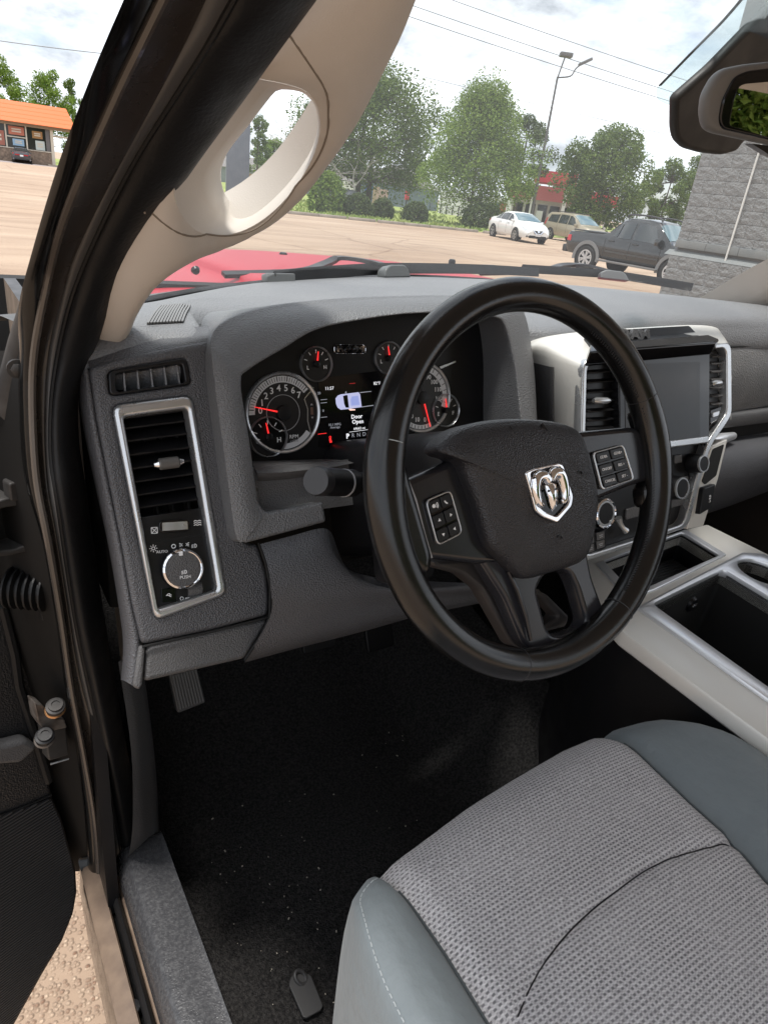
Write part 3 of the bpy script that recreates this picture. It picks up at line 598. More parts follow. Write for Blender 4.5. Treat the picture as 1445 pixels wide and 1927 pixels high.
# ---------------------------------------------------------------- knee panel and column
KN = [
 [(490, 1024, 0.000), (550, 1008, 0.000), (608, 994, 0.000), (628, 1012, -0.010), (640, 1060, -0.020), (660, 1085, -0.02)],
 [(503, 1062, 0.010), (560, 1048, 0.012), (620, 1036, 0.010), (648, 1066, 0.002), (700, 1100, 0.0), (830, 1095, 0.0)],
 [(510, 1110, 0.012), (580, 1100, 0.016), (650, 1095, 0.016), (720, 1108, 0.012), (800, 1110, 0.01), (960, 1100, 0.01)],
 [(508, 1162, 0.000), (590, 1155, 0.006), (680, 1140, 0.006), (780, 1125, 0.0), (880, 1120, 0.0), (980, 1110, 0.0)],
 [(462, 1243, -0.035), (560, 1218, -0.03), (680, 1188, -0.03), (790, 1158, -0.03), (880, 1140, -0.03), (980, 1120, -0.03)],
 [(470, 1236, -0.12), (560, 1210, -0.16), (680, 1180, -0.2), (790, 1150, -0.2), (880, 1130, -0.2), (980, 1110, -0.2)]]
strip('knee_panel', [[PL_B.P(x, y, k) for x, y, k in r] for r in KN], grain, nu=5, nv=4, sm=180)
mb = MB()
for pts in ([(487, 1022), (500, 1058), (509, 1105), (508, 1162)], [(508, 1162), (490, 1198), (461, 1243)]): mb.tube([PL_L.P(x, y, 0.004) for x, y in pts], 0.0016, 6)
mb.build('panel_seam', void_black, truck)
mb = MB(); mb.tube([PL_L.P(268, 1217, 0.0), PL_L.P(400, 1188, 0.0), PL_L.P(507, 1161, 0.0)], 0.0013, 6); mb.build('panel_seam', void_black, truck)
# column shroud
cs = []
for w, hu, hv, dv_ in ((-0.022, 0.050, 0.045, 0), (-0.035, 0.062, 0.056, 0), (-0.10, 0.070, 0.064, -0.004), (-0.19, 0.078, 0.07, -0.008), (-0.28, 0.085, 0.075, -0.01)):
    cs.append([PL_W.at(a, b+dv_, w) for a, b in rnd(rect(-0.005, 0, hu, hv), 0.028, 5)])
col_o = grid('steering_column', cs, satin_black, truck, closed_u=True, sm=60)
mb = MB(); mb.prism(PL_W, rnd(rect(-0.075, -0.075, 0.03, 0.025), 0.012), -0.16, -0.13); mb.build('column_lever', satin_black, truck, bev=0.004)
# stalk
e0 = hy(594, 905, 0.085); e1 = hy(606, 906, 0.092); e2 = hy(650, 909, 0.105); e3 = hy(664, 909, 0.11); e4 = hy(720, 905, 0.135); e5 = hy(790, 900, 0.17)
mb = MB(); mb.tube([e1, e1.lerp(e2, 0.3), e2, e2.lerp(e3, 0.9), e3, e3.lerp(e4, 0.2), e4, e5], [0.0130, 0.0136, 0.0136, 0.0139, 0.0122, 0.0108, 0.0095, 0.009], 24); stk = mb.build('turn_signal_stalk', satin_black, truck, sm=50)
mb = MB(); mb.tube([e0, e0.lerp(e1, 0.35), e0.lerp(e1, 0.5), e1], [0.0128, 0.0140, 0.0142, 0.0140], 28); mb.build('stalk_cap', pm('stalk_cap_plastic', (0.022, 0.022, 0.024), 0.4), stk, sm=30)
sa = (e1-e2).normalized(); sw_u = sa.cross(V((0, 0, 1))).normalized()
mb = MB(); mb.tube([e2.lerp(e1, 0.10), e2.lerp(e1, 0.04)], 0.0141, 24); mb.build('stalk_ring', grey_print, stk, sm=30)
fs_ = Pl(e1.lerp(e2, 0.55) + (CAM-e1).normalized()*0.0140 + V((0, 0, 0.004)), -sa, V((0, 0.3, 1))); text('printed_mark', 'o ıIı', fs_, 0, 0, 0.009, white_print, stk, w=0.001)
fs_ = Pl(e3 + (CAM-e3).normalized()*0.0126 + V((0, 0, 0.003)), -sa, V((0, 0.3, 1))); mb = MB(); mb.ring(fs_, 0.004, 0.003, 0, 0.0006, 14, 0, 180); ln2(mb, fs_, (-0.004, 0), (0.004, 0), 0.0005); mb.build('printed_mark', white_print, stk)

# ---------------------------------------------------------------- steering wheel
rim_rows = []
NR, NT = 120, 22
for i in range(NR):
    q = 2*math.pi*i/NR; deg = math.degrees(q) % 360
    a = 0.0162
    for s_ in (10, 172): a += 0.0022*math.exp(-((deg-s_+540) % 360-180)**2/260)      # thumb swells
    for s_ in (163, 24, 254, 303): a -= 0.0010*math.exp(-((deg-s_+540) % 360-180)**2/0.9)  # stitched joints
    rim_rows.append([PL_W.at((0.1795+a*math.cos(t))*math.cos(q), (0.1795+a*math.cos(t))*math.sin(q), 0.0165*math.sin(t)) for t in [2*math.pi*k/NT for k in range(NT)]])
wheel = grid('steering_wheel', rim_rows, leather, truck, closed_u=True, closed_v=True, sm=180)
for q, m in ((163, thread_grey), (24, stitch_m), (254, stitch_m), (303, stitch_m)):
    f = PL_W.off(0.1795*math.cos(R(q)), 0.1795*math.sin(R(q)), 0); fr = Pl(f.o, PL_W.u*math.cos(R(q))+PL_W.v*math.sin(R(q)), PL_W.n)
    mb = MB(); mb.tube([fr.at(0.0158*math.cos(t), 0.0162*math.sin(t), 0) for t in [2*math.pi*k/28 for k in range(29)]], 0.0006, 6, cap=False); mb.build('rim_joint', m, wheel)
for a0, a1 in ((-52, 22), (26, 60)):
    mb = MB(); n = int((a1-a0)*0.9)
    for k in range(n):
        q = R(a0+(a1-a0)*(k+0.5)/n); rr = 0.1795-0.0148; t2 = 0.0075
        p = PL_W.at(rr*math.cos(q), rr*math.sin(q), t2); d = (PL_W.v*math.cos(q)-PL_W.u*math.sin(q)) ; e = PL_W.n
        mb.tube([p - d*0.0011 - e*0.0016, p + (PL_W.u*math.cos(q)+PL_W.v*math.sin(q))*-0.0009, p + d*0.0011 + e*0.0016], 0.0006, 5)
    mb.build('rim_stitching', stitch_m, wheel)
spk = pm('spoke_satin', (0.011, 0.011, 0.0135), 0.22, spec=0.5)
def wl(pts, w=0): return PL_W.loop(pts, w)
plate('spoke', PL_W, rnd(wl([(745, 912), (768, 902), (868, 858), (905, 930), (960, 1060), (900, 1062), (815, 1052), (760, 1050)], -0.006), 0.006), -0.026, -0.006, spk, wheel, bev=0.006, seg=4)
plate('spoke', PL_W, rnd(wl([(1070, 822), (1090, 812), (1188, 803), (1225, 812), (1240, 880), (1225, 905), (1196, 912), (1118, 945), (1070, 960)], -0.002), 0.008), -0.024, -0.002, spk, wheel, bev=0.006, seg=4)
lo_o = rnd(wl([(890, 1035), (1100, 1020), (1112, 1085), (1140, 1160), (1108, 1198), (1065, 1222), (1008, 1232), (985, 1215), (950, 1130)], -0.010), 0.010)
lo_h = rnd(wl([(1007, 1108), (1024, 1080), (1050, 1072), (1070, 1078), (1084, 1108), (1102, 1168), (1094, 1185), (1062, 1197), (1042, 1198), (1028, 1185)], -0.010), 0.008)
plate('lower_spoke', PL_W, [lo_o, lo_h], -0.030, -0.008, pm('lower_spoke_satin', (0.022, 0.022, 0.026), 0.22), wheel, bev=0.005, seg=4)
back_m = pm('spoke_back', (0.030, 0.026, 0.025), 0.5)
plate('spoke_brace', PL_W, rnd(wl([(812, 1056), (900, 1050), (960, 1120), (992, 1222), (965, 1216), (905, 1110), (868, 1080), (820, 1068)], -0.035), 0.005), -0.055, -0.034, back_m, wheel, bev=0.004)
plate('spoke_brace', PL_W, rnd(wl([(1005, 1110), (1030, 1118), (1072, 1160), (1066, 1180), (1020, 1192), (1020, 1180), (1050, 1160)], -0.040), 0.004), -0.060, -0.040, back_m, wheel, bev=0.004)
mb = MB(); mb.tube([PL_W.P(x, y, -0.004) for x, y in ((955, 1075), (972, 1110), (988, 1160), (998, 1205))], [0.0022, 0.003, 0.003, 0.002], 10); mb.build('spoke_edge', spk, wheel)
plate('spoke_leather', PL_W, rnd(wl([(728, 850), (762, 868), (770, 904), (790, 970), (814, 1054), (800, 1092), (752, 1050), (722, 960)], -0.004), 0.010), -0.022, 0.002, leather, wheel, bev=0.009, seg=5)
plate('spoke_leather', PL_W, rnd(wl([(1200, 770), (1204, 796), (1216, 822), (1226, 868), (1220, 902), (1210, 920), (1214, 960), (1240, 950), (1252, 860), (1236, 772)], -0.002), 0.010), -0.022, 0.003, leather, wheel, bev=0.009, seg=5)
# airbag cover, domed
hub_px = [(818, 848), (822, 835), (846, 812), (880, 798), (930, 790), (990, 789), (1045, 796), (1078, 810), (1094, 838), (1106, 880), (1116, 930), (1114, 975), (1106, 1020), (1092, 1052), (1060, 1068), (1020, 1080), (985, 1089), (968, 1084), (945, 1060), (915, 1030), (902, 990), (888, 945), (872, 905), (862, 878), (848, 862), (828, 856)]
hb = [V(p) for p in smooth([V((u, v, 0)) for u, v in wl(hub_px, 0.0)], 3, True)]
cu0 = V((-0.018, -0.012, 0)); hrows = []
for s, h in ((0.99, -0.018), (1.0, 0.001), (0.992, 0.005), (0.965, 0.0085), (0.90, 0.0115), (0.78, 0.0145), (0.6, 0.0165), (0.4, 0.0180), (0.2, 0.0188), (0.02, 0.019)):
    hrows.append([PL_W.at(cu0.x+(p.x-cu0.x)*s, cu0.y+(p.y-cu0.y)*s, h + (0.006*max(0, (p.y+0.01)/0.07)*s*(1-s)*2)) for p in hb])
hubo = grid('airbag_cover', hrows, hubgrain, wheel, closed_u=True, sm=60)
mb = MB(); mb.tube([PL_W.P(x, y, 0.013) for x, y in ((1018, 796), (1036, 822), (1048, 850), (1054, 874))], [0.0012, 0.0022, 0.0024, 0.0024], 8); mb.build('cover_ridge', satin_black, wheel)
mb = MB(); mb.tube([PL_W.P(x, y, 0.0137) for x, y in ((958, 800), (976, 830), (986, 860), (990, 884))], 0.0006, 6); mb.build('cover_crease', satin_black, wheel)
# emblem: shield with a horned head
bw = 0.0205
def bl(p): return PL_W.loop(p, bw)
sh_o = bl([(985, 889), (1003, 881), (1030, 875), (1050, 871), (1057, 876), (1066, 905), (1076, 935), (1073, 953), (1046, 984), (1018, 973), (1005, 962), (997, 930)])
sh_i = bl([(995, 891), (1010, 885), (1032, 880), (1049, 878), (1052, 884), (1060, 908), (1068, 937), (1065, 949), (1044, 972), (1022, 963), (1012, 954), (1005, 928)])
plate('emblem_shield', PL_W, rnd(sh_o, 0.003), bw-0.005, bw-0.0008, gloss_black, wheel, bev=0.001)
plate('emblem_rim', PL_W, [rnd(sh_o, 0.003), rnd(sh_i, 0.003)], bw-0.002, bw+0.0022, chrome, wheel, bev=0.0014, seg=3)
def horn(pts, rad):
    mb = MB(); mb.tube(smooth([PL_W.P(x, y, bw+0.0015) for x, y in pts], 5), [rad(i/((len(pts)-1)*5)) for i in range((len(pts)-1)*5+1)], 12); mb.build('emblem_horn', chrome, wheel, sm=180)
hr = lambda t: 0.0026+0.0038*math.sin(math.pi*min(1, 0.25+t*0.75))*(1-0.25*t)
horn([(1030, 907), (1021, 896), (1010, 899), (1006, 914), (1008, 932), (1014, 948), (1020, 951)], hr)
horn([(1034, 903), (1040, 890), (1051, 891), (1058, 906), (1062, 924), (1061, 940), (1056, 944)], hr)
fl_ = bl([(1023, 912), (1033, 905), (1043, 908), (1048, 926), (1046, 944), (1044, 958), (1040, 963), (1036, 957), (1031, 938)])
mb = MB(); fc = bl([(1037, 930)])[0]
n = len(fl_); vs = [PL_W.at(a, b, bw-0.001) for a, b in fl_] + [PL_W.at(fc[0]+(a-fc[0])*0.75, fc[1]+(b-fc[1])*0.8, bw+0.0032) for a, b in fl_] + [PL_W.at(fc[0], fc[1], bw+0.0045)]
mb.add(vs, [(i, (i+1) % n, n+(i+1) % n, n+i) for i in range(n)] + [(n+i, n+(i+1) % n, 2*n) for i in range(n)]); mb.build('emblem_face', chrome, wheel, sm=60)
for s in ((1027, 924), (1041, 920)):
    mb = MB(); f = PL_W.off(*bl([s])[0], bw+0.003); mb.lathe(f, [(0.0012, 0), (0.001, 0.0016)], 8); mb.build('emblem_eye', gloss_black, wheel)
for x, y, m in ((966, 928, 'o'), (1090, 893, 'o'), (1052, 1015, 'o')):
    mb = MB(); f = PL_W.off(*wl([(x, y)], 0.017)[0], 0.0150, R(-15)); mb.ring(f, 0.0042, 0.0034, 0, 0.003, 16, 20, 150); ln2(mb, f, (-0.005, 0), (0.003, 0.001), 0.0006); mb.build('moulded_mark', satin_black, wheel)
# control pads on the spokes
def padset(quad, w, rows_, texts, rows_y):
    q = PL_W.loop(quad, w); q = [V(p) for p in q]
    def at(s, t): return tuple((q[0]*(1-s)+q[1]*s)*(1-t) + (q[3]*(1-s)+q[2]*s)*t)
    def quadl(s0, s1, t0, t1): return [at(s0, t0), at(s1, t0), at(s1, t1), at(s0, t1)]
    base = plate('control_pad', PL_W, rnd(quadl(0, 1, 0, 1), 0.006), w-0.012, w+0.0006, gloss_black, wheel, bev=0.0005)
    plate('pad_trim', PL_W, [rnd(quadl(0, 1, 0, 1), 0.006), rnd(quadl(0.05, 0.95, 0.035, 0.965), 0.005)], w-0.002, w+0.0022, silver, wheel, bev=0.0008)
    for i, (t0, t1) in enumerate(rows_y):
        for j in range(2):
            plate('pad_button', PL_W, rnd(quadl(0.08+j*0.44, 0.48+j*0.44, t0, t1), 0.0018), w, w+0.0026, satin_black, wheel, bev=0.0008)
            s = texts[i*2+j]; c = at(0.28+j*0.44, (t0+t1)/2); c = PL_W.off(c[0], c[1], w+0.0028, R(3))
            if s in ('^', 'v', '<', '>'):
                k = {'^': 90, 'v': -90, '<': 180, '>': 0}[s]; mb = MB(); mb.prism(c, [(0.0018*math.cos(R(k+d)), 0.0018*math.sin(R(k+d))) for d in (0, 120, 240)], 0, 0.0003); mb.build('printed_mark', white_print, wheel)
            elif s == 'phone':
                mb = MB(); mb.ring(c.off(0.001, 0.001), 0.0042, 0.0028, 0, 0.0003, 12, 190, 260); mb.build('printed_mark', white_print, wheel)
            elif s == 'voice':
                mb = MB(); mb.ring(c.off(-0.002, 0), 0.0018, 0.0001, 0, 0.0003, 12)
                for k in (0.003, 0.0045): mb.ring(c.off(-0.0015, 0), k, k-0.0007, 0, 0.0003, 8, -40, 40)
                mb.build('printed_mark', white_print, wheel)
            elif s: text('printed_word', s, c, 0, 0, 0.0043, white_print, wheel, w=0.0002)
padset([(798, 942), (846, 921), (869, 1003), (821, 1028)], -0.004, 3, ['voice', 'phone', '^', '>', 'v', '<'], [(0.05, 0.31), (0.36, 0.64), (0.68, 0.95)])
padset([(1111, 852), (1170, 836), (1191, 902), (1129, 923)], 0.0, 3, ['GEAR-', 'GEAR+', 'ON/OFF', 'RES +', 'CANCEL', 'SET -'], [(0.05, 0.31), (0.36, 0.64), (0.68, 0.95)])
mb = MB(); mb.tube([PL_W.P(x, y, -0.004) for x, y in ((768, 905), (782, 940), (800, 1010), (812, 1050))], 0.0010, 6); mb.build('spoke_seam', grey_print, wheel)
# ---------------------------------------------------------------- centre stack
def S(pts, w=0): return PL_S.loop(pts, w)
fr_ = [(1086, 900), (1091, 812), (1094, 703), (1106, 681), (1150, 671), (1250, 659), (1354, 646), (1371, 662), (1374, 790)]
bk_ = [(1014, 900), (1009, 800), (1006, 682), (1016, 644), (1064, 628), (1180, 618), (1318, 612), (1350, 628), (1372, 700)]
rf = [PL_S.P(x, y, 0) for x, y in fr_]; rb = [hy(x, y, 0.285) for x, y in bk_]
rm = [a.lerp(b, 0.45) + V((-0.004 if i < 3 else 0, 0, 0.003 if i > 2 else 0)) for i, (a, b) in enumerate(zip(rf, rb))]
r0 = [a.lerp(b, 0.06) + V((0, -0.001, 0)) for a, b in zip(rf, rb)]
rz = [p + V((0, 0.05, -0.02)) for p in rb]
stack = strip('centre_stack', [rf, r0, rm, rb, rz], champ, nu=5, nv=3, sm=180, flip=True)
sp_r = [[a_.lerp(b_, t) + V((-0.009, -0.002, 0.001)) for a_, b_ in zip(rf[:3], rb[:3])] for t in (1.0, 0.85, 0.56, 0.54)]
sp_r[3] = [p + V((0.004, 0, 0)) for p in sp_r[3]]
strip('stack_side_panel', sp_r, grain_fine, stack, flip=True)
st_o = S([(1086, 905), (1091, 812), (1094, 703), (1108, 680), (1150, 671), (1250, 659), (1354, 646), (1371, 662), (1374, 780), (1362, 800), (1336, 836), (1315, 905), (1292, 992), (1180, 1030), (1085, 1060)])
st_i = S([(1098, 905), (1099, 812), (1101, 706), (1113, 688), (1150, 680), (1250, 668), (1348, 656), (1362, 668), (1365, 776), (1353, 794), (1329, 830), (1307, 900), (1284, 986), (1180, 1020), (1097, 1046)])
st_o = [st_o[k] for k in (0, 1, 2, 4, 5, 6, 8, 9, 10, 11, 12, 13, 14)]; st_i = [st_i[k] for k in (0, 1, 2, 4, 5, 6, 8, 9, 10, 11, 12, 13, 14)]
st_o[2] = PL_S.uv(1095, 674); st_i[2] = PL_S.uv(1102, 683); st_o[5] = PL_S.uv(1373, 644); st_i[5] = PL_S.uv(1364, 654)
plate('stack_rim', PL_S, [rnd(st_o, 0.018, 7), rnd(st_i, 0.015, 7)], -0.012, 0.0025, silver, stack, bev=0.002, seg=3)
inner = plate('stack_face', PL_S, rnd(st_i, 0.015, 7), -0.022, -0.012, satin_black, stack)
# right flank with its pocket
fl = S([(1337, 838), (1368, 826), (1350, 900), (1322, 990), (1291, 996), (1312, 915)], -0.004)
plate('stack_flank', PL_S, rnd(fl, 0.003), -0.06, -0.003, champ, stack, bev=0.002)
plate('flank_pocket', PL_S, rnd(S([(1341, 845), (1362, 836), (1347, 895), (1326, 912), (1320, 906)], -0.002), 0.003), -0.006, -0.002, void_black, stack)
sw2 = plate('power_outlet', PL_S, rnd(S([(1318, 918), (1340, 910), (1332, 955), (1310, 968)], 0.0), 0.003), -0.006, 0.006, satin_black, stack, bev=0.002)
text('printed_word', 'USB', PL_S, *PL_S.uv(1328, 938), 0.007, white_print, stack, w=0.0065, rot=R(80))
# screen
a = PL_S.uv(1331, 663); b = PL_S.uv(1330, 826); wd = 0.215
sb = plate('screen_bezel', PL_S, rnd([(a[0]-wd, a[1]-0.001), (a[0], a[1]), (b[0], b[1]), (b[0]-wd, b[1])], 0.004), -0.012, 0.004, gloss_black, stack, bev=0.002)
a2 = PL_S.uv(1311, 681); b2 = PL_S.uv(1311, 822); wd2 = 0.176
scr_m = pm('touch_screen_off', (0.010, 0.0095, 0.009), 0.12, rvar=(25, 0.20), var=(18, (0.016, 0.0135, 0.012)), spec=0.3)
plate('touch_screen', PL_S, rnd([(a2[0]-wd2, a2[1]), a2, b2, (b2[0]-wd2, b2[1])], 0.002), 0.003, 0.0046, scr_m, stack)
c0, c1 = PL_S.uv(1253, 838), PL_S.uv(1327, 824); plate('screen_strip', PL_S, rnd([(c0[0]-0.08, c0[1]-0.003), (c1[0], c1[1]-0.008), (c1[0], c1[1]+0.003), (c0[0]-0.08, c0[1]+0.007)], 0.002), 0.0, 0.0062, silver, stack, bev=0.002)
# vents either side of the screen
def stack_vent(x0, x1, ys, knob, lean):
    for y in ys:
        A = PL_S.P(x0, y, -0.009); B = PL_S.P(x1, y - (x1-x0)*0.06, -0.009); d = (B-A); l = d.length/2; d.normalize(); o2 = (PL_S.n*0.85 - PL_S.v*0.5).normalized()
        mb = MB(); mb.box((A+B)/2 - o2*0.004, (l, 0.0010, 0.008), (d, o2.cross(d), o2)); mb.build('vent_slat', satin_black if lean else grain_fine, stack, bev=0.0005)
    A, B = PL_S.P(*knob[0], 0.0), PL_S.P(*knob[1], 0.0); mb = MB(); mb.tube([A, A.lerp(B, 0.2), A.lerp(B, 0.8), B], [0.003, 0.005, 0.005, 0.003], 12); mb.build('vent_tab', silver, stack)
stack_vent(1102, 1186, (700, 718, 737, 755, 773, 790, 806), ((1116, 754), (1146, 754)), True)
stack_vent(1336, 1361, (670, 684, 699, 714, 730, 745, 760), ((1338, 722), (1356, 720)), False)
plate('scroll_control', PL_S, rnd(S([(1338, 772), (1360, 765), (1352, 790), (1338, 798)], 0.0), 0.003), -0.012, -0.002, gloss_black, stack, bev=0.001)
plate('scroll_button', PL_S, rnd(S([(1341, 777), (1354, 773), (1352, 782), (1341, 786)], 0.001), 0.002), -0.003, 0.001, silver, stack, bev=0.001)
# knobs and buttons
def knob2(x, y, r, h, ring=True):
    c = PL_S.off(*PL_S.uv(x, y), -0.010); mb = MB(); mb.lathe(c, [(r*1.05, 0), (r*1.05, 0.004), (r*0.95, h*0.9), (r*0.88, h)], 32); mb.build('stack_knob', satin_black, stack, sm=30)
    if ring: mb = MB(); mb.lathe(c, [(r*0.93, h*0.92), (r*0.9, h+0.0012), (r*0.78, h+0.0012), (r*0.76, h*0.95)], 32, cap=False); mb.build('knob_ring', silver, stack)
    return c, h
knob2(1310, 872, 0.0150, 0.022); knob2(1272, 918, 0.0185, 0.020)
c, h = knob2(1137, 966, 0.0200, 0.012)
mb = MB(); mb.lathe(c, [(0.0215, 0.004), (0.0215, 0.013), (0.0195, 0.0145), (0.0180, 0.0125)], 36, cap=False); mb.build('knob_bezel', chrome, stack)
for x, y in ((1285, 864), (1262, 875), (1246, 881), (1296, 905), (1299, 924), (1255, 940)):
    c = PL_S.off(*PL_S.uv(x, y), -0.012); plate('stack_button', c, rnd(rect(0, 0, 0.009, 0.0065), 0.002), 0, 0.004, grain_fine, stack, bev=0.001)
c = PL_S.off(*PL_S.uv(1268, 876), -0.0075); mb = MB(); mb.prism(c, [(-0.005, -0.004), (0.005, -0.004), (0, 0.005)], 0, 0.0006); mb.build('hazard_mark', pm('hazard_red', (0.5, 0.03, 0.02), 0.4), stack)
plate('lower_stack_trim', PL_S, rnd(S([(1180, 958), (1290, 930), (1285, 950), (1178, 978)], -0.008), 0.002), -0.012, -0.008, grain_fine, stack, bev=0.001)
bp = plate('button_block', PL_S, rnd(S([(1098, 1010), (1140, 994), (1138, 1030), (1100, 1045)], -0.004), 0.003), -0.012, -0.002, satin_black, stack, bev=0.001)
for i, (x, y) in enumerate(((1108, 1016), (1128, 1008), (1108, 1032), (1128, 1024))):
    c = PL_S.off(*PL_S.uv(x, y, -0.002), -0.002, R(4)); plate('stack_button', c, rnd(rect(0, 0, 0.008, 0.0055), 0.0015), 0, 0.002, grain_fine, stack, bev=0.0006); mb = MB(); ln2(mb, c.off(0, 0, 0.0022), (-0.004, 0.001), (0.004, 0.001), 0.0005); ln2(mb, c.off(0, 0, 0.0022), (-0.003, -0.0015), (0.003, -0.0015), 0.0005); mb.build('printed_mark', grey_print, stack)
mb = MB(); mb.tube([PL_S.P(x, y, 0.002) for x, y in ((1162, 975), (1166, 985), (1172, 994), (1177, 999))], [0.006, 0.004, 0.0035, 0.005], 10); mb.build('key_fob_ring', silver, stack)
# tray with raised letters on the top of the stack
td = [hy(1172, 622, 0.27), hy(1290, 615, 0.27), hy(1340, 634, 0.225), hy(1175, 646, 0.225)]
pt_ = Pl(td[0], td[1]-td[0], (td[0]-td[3])); pt_ = Pl(pt_.o, pt_.u, pt_.n.cross(pt_.u)*1.0)
if pt_.n.z < 0: pt_ = Pl(pt_.o, -pt_.u, pt_.v)
plate('stack_top_tray', pt_, rnd(pt_.loop([(1100, 628), (1292, 616), (1336, 633), (1120, 650)], 0.006), 0.004), -0.012, 0.001, satin_black, stack, bev=0.001)
plate('tray_lip', pt_, rnd(pt_.loop([(1110, 650), (1330, 632), (1352, 641), (1345, 647), (1108, 665)], 0.008), 0.003), -0.01, 0.0105, gloss_black, stack, bev=0.003, seg=3)
a = hy(1194, 631, 0.238); pl = Pl(a, V((1, 0, 0)), V((0, 0.5, 1))); plate('tray_back', pl, rnd(pl.loop([(1105, 624), (1296, 613), (1318, 636), (1110, 654)], -0.004), 0.004), -0.008, -0.004, satin_black, stack)
text('raised_letters', 'RAM', pl, 0.0, 0.0, 0.021, grain_fine, stack, w=0, depth=0.003, sx=1.5, bold=0.001)
# ---------------------------------------------------------------- passenger side of the dash
def prow(X, k): return [V((X, y + k*0.02, z)) for y, z in ((0.333, 1.425), (0.328, 1.41), (0.322, 1.37), (0.322, 1.32), (0.328, 1.288))]
strip('passenger_panel', [prow(X, k) for X, k in ((0.17, 0), (0.3, 0), (0.5, 0.1), (0.68, 0.6), (0.76, 1.5))], pm('passenger_panel_grain', (0.15, 0.148, 0.147), 0.55, bump=('voronoi', 420, 0.0008), var=(20, (0.175, 0.172, 0.168))), flip=False, thick=0.01)
mb = MB(); mb.tube([V((x, y, 1.4255)) for x, y in ((0.17, 0.334), (0.4, 0.333), (0.6, 0.337), (0.76, 0.364))], 0.0028, 8); mb.build('dash_seam', void_black, truck)
strip('dash_trim_strip', [[V((x, y, z)) for y, z in ((0.330, 1.290), (0.318, 1.286), (0.316, 1.262), (0.330, 1.256))] for x in (0.17, 0.3, 0.5, 0.74)], grain_fine)
mb = MB(); mb.box((0.46, 0.37, 1.235), (0.28, 0.035, 0.022)); mb.build('tray_recess', void_black, truck)
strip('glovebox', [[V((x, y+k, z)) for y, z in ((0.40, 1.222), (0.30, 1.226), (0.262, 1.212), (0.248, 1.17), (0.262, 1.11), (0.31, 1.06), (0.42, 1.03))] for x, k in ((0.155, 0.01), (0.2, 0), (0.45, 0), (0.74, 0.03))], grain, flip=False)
mb = MB(); mb.tube([V((0.36, 0.295, 1.242)), V((0.44, 0.30, 1.245)), V((0.50, 0.31, 1.243))], [0.006, 0.012, 0.008], 12); mb.build('tray_latch', console_silver, truck)

# ---------------------------------------------------------------- centre console
def K(pts, w=0): return PL_C.loop(pts, w)
YB = -0.42
L0 = K([(1092, 1052), (1100, 1085), (1122, 1130), (1170, 1187), (1300, 1283), (1445, 1390)])
Rr = K([(1410, 1046), (1330, 985), (1291, 994)])
outer = L0 + [(L0[-1][0]-0.01, YB), (Rr[0][0]+0.05, YB), (Rr[0][0]+0.05, Rr[0][1]-0.01)] + Rr[1:]
tray = K([(1135, 1058), (1283, 1005), (1351, 1047), (1228, 1102), (1190, 1118)])
bn = K([(1226, 1141), (1358, 1075)]); bin_ = [bn[0], (bn[0][0]-0.004, YB+0.05), (bn[1][0]+0.002, YB+0.05), bn[1]]
cupc = K([(1432, 1080)])[0]; cup = [(cupc[0]+0.041*math.cos(2*math.pi*k/28), cupc[1]+0.041*math.sin(2*math.pi*k/28)) for k in range(28)]
cons = plate2('centre_console', PL_C, [rnd(outer, 0.006), rnd(tray, 0.006), rnd(bin_, 0.008), cup], -0.030, 0.0, champ, truck, bev=0.006)
fo = K([(1196, 1146), (1400, 1041)]); fo2 = K([(1445, 1313)])[0]
fr_o = [fo[0], (fo2[0]-0.004, YB+0.01), (Rr[0][0]+0.03, YB+0.01), (Rr[0][0]+0.03, fo[1][1]-0.02), (fo[1][0]-0.01, fo[1][1])]
plate2('console_bezel', PL_C, [rnd(fr_o, 0.008), rnd(bin_, 0.010), cup], -0.012, 0.006, console_silver, cons, bev=0.004)
tr_o = K([(1120, 1062), (1288, 998), (1366, 1046), (1232, 1112), (1180, 1130)])
plate('tray_trim', PL_C, [rnd(tr_o, 0.005), rnd(tray, 0.006)], -0.003, 0.0035, console_silver, cons, bev=0.002)
def well(name, pl, loop, dep, mat, parent):
    n = len(loop); vs = [pl.at(u, v, -0.002) for u, v in loop] + [pl.at(u, v, -dep) for u, v in loop]; c = len(vs)
    mb = MB(); mb.add(vs, [(i, (i+1) % n, n+(i+1) % n, n+i) for i in range(n)]); mb.add([pl.at(u, v, -dep) for u, v in loop], [tuple(range(n))]); return mb.build(name, mat, parent)
well('console_tray', PL_C, rnd(tray, 0.006), 0.055, satin_black, cons); well('console_bin', PL_C, rnd(bin_, 0.008), 0.19, void_black, cons); well('cup_holder', PL_C, cup, 0.08, void_black, cons)
matp = Pl(PL_C.at(0, 0, -0.0535), PL_C.u, PL_C.v)
rib = ribmat('tray_rubber', (0.03, 0.03, 0.032), 'Y', 0.006, 0.004); plate('tray_mat', matp, [(u*0.96+0.004, v*0.96+0.006) for u, v in tray], 0, 0.002, rib, cons)
mb = MB()
for u, v in ((bn[0][0]+0.02, bn[0][1]-0.002), ): mb.box(PL_C.at(u, v, -0.06), (0.003, 0.002, 0.02), (PL_C.u, PL_C.v, PL_C.n))
f = Pl(PL_C.at(bn[1][0]-0.075, bn[1][1]-0.004, -0.045), PL_C.u, PL_C.n); mb = MB(); mb.lathe(f, [(0.015, 0), (0.015, 0.004), (0.012, 0.010), (0.009, 0.010)], 20); mb.build('outlet_cap', satin_black, cons); text('printed_word', '12V', f, 0.001, 0, 0.008, grey_print, cons, w=0.0105)
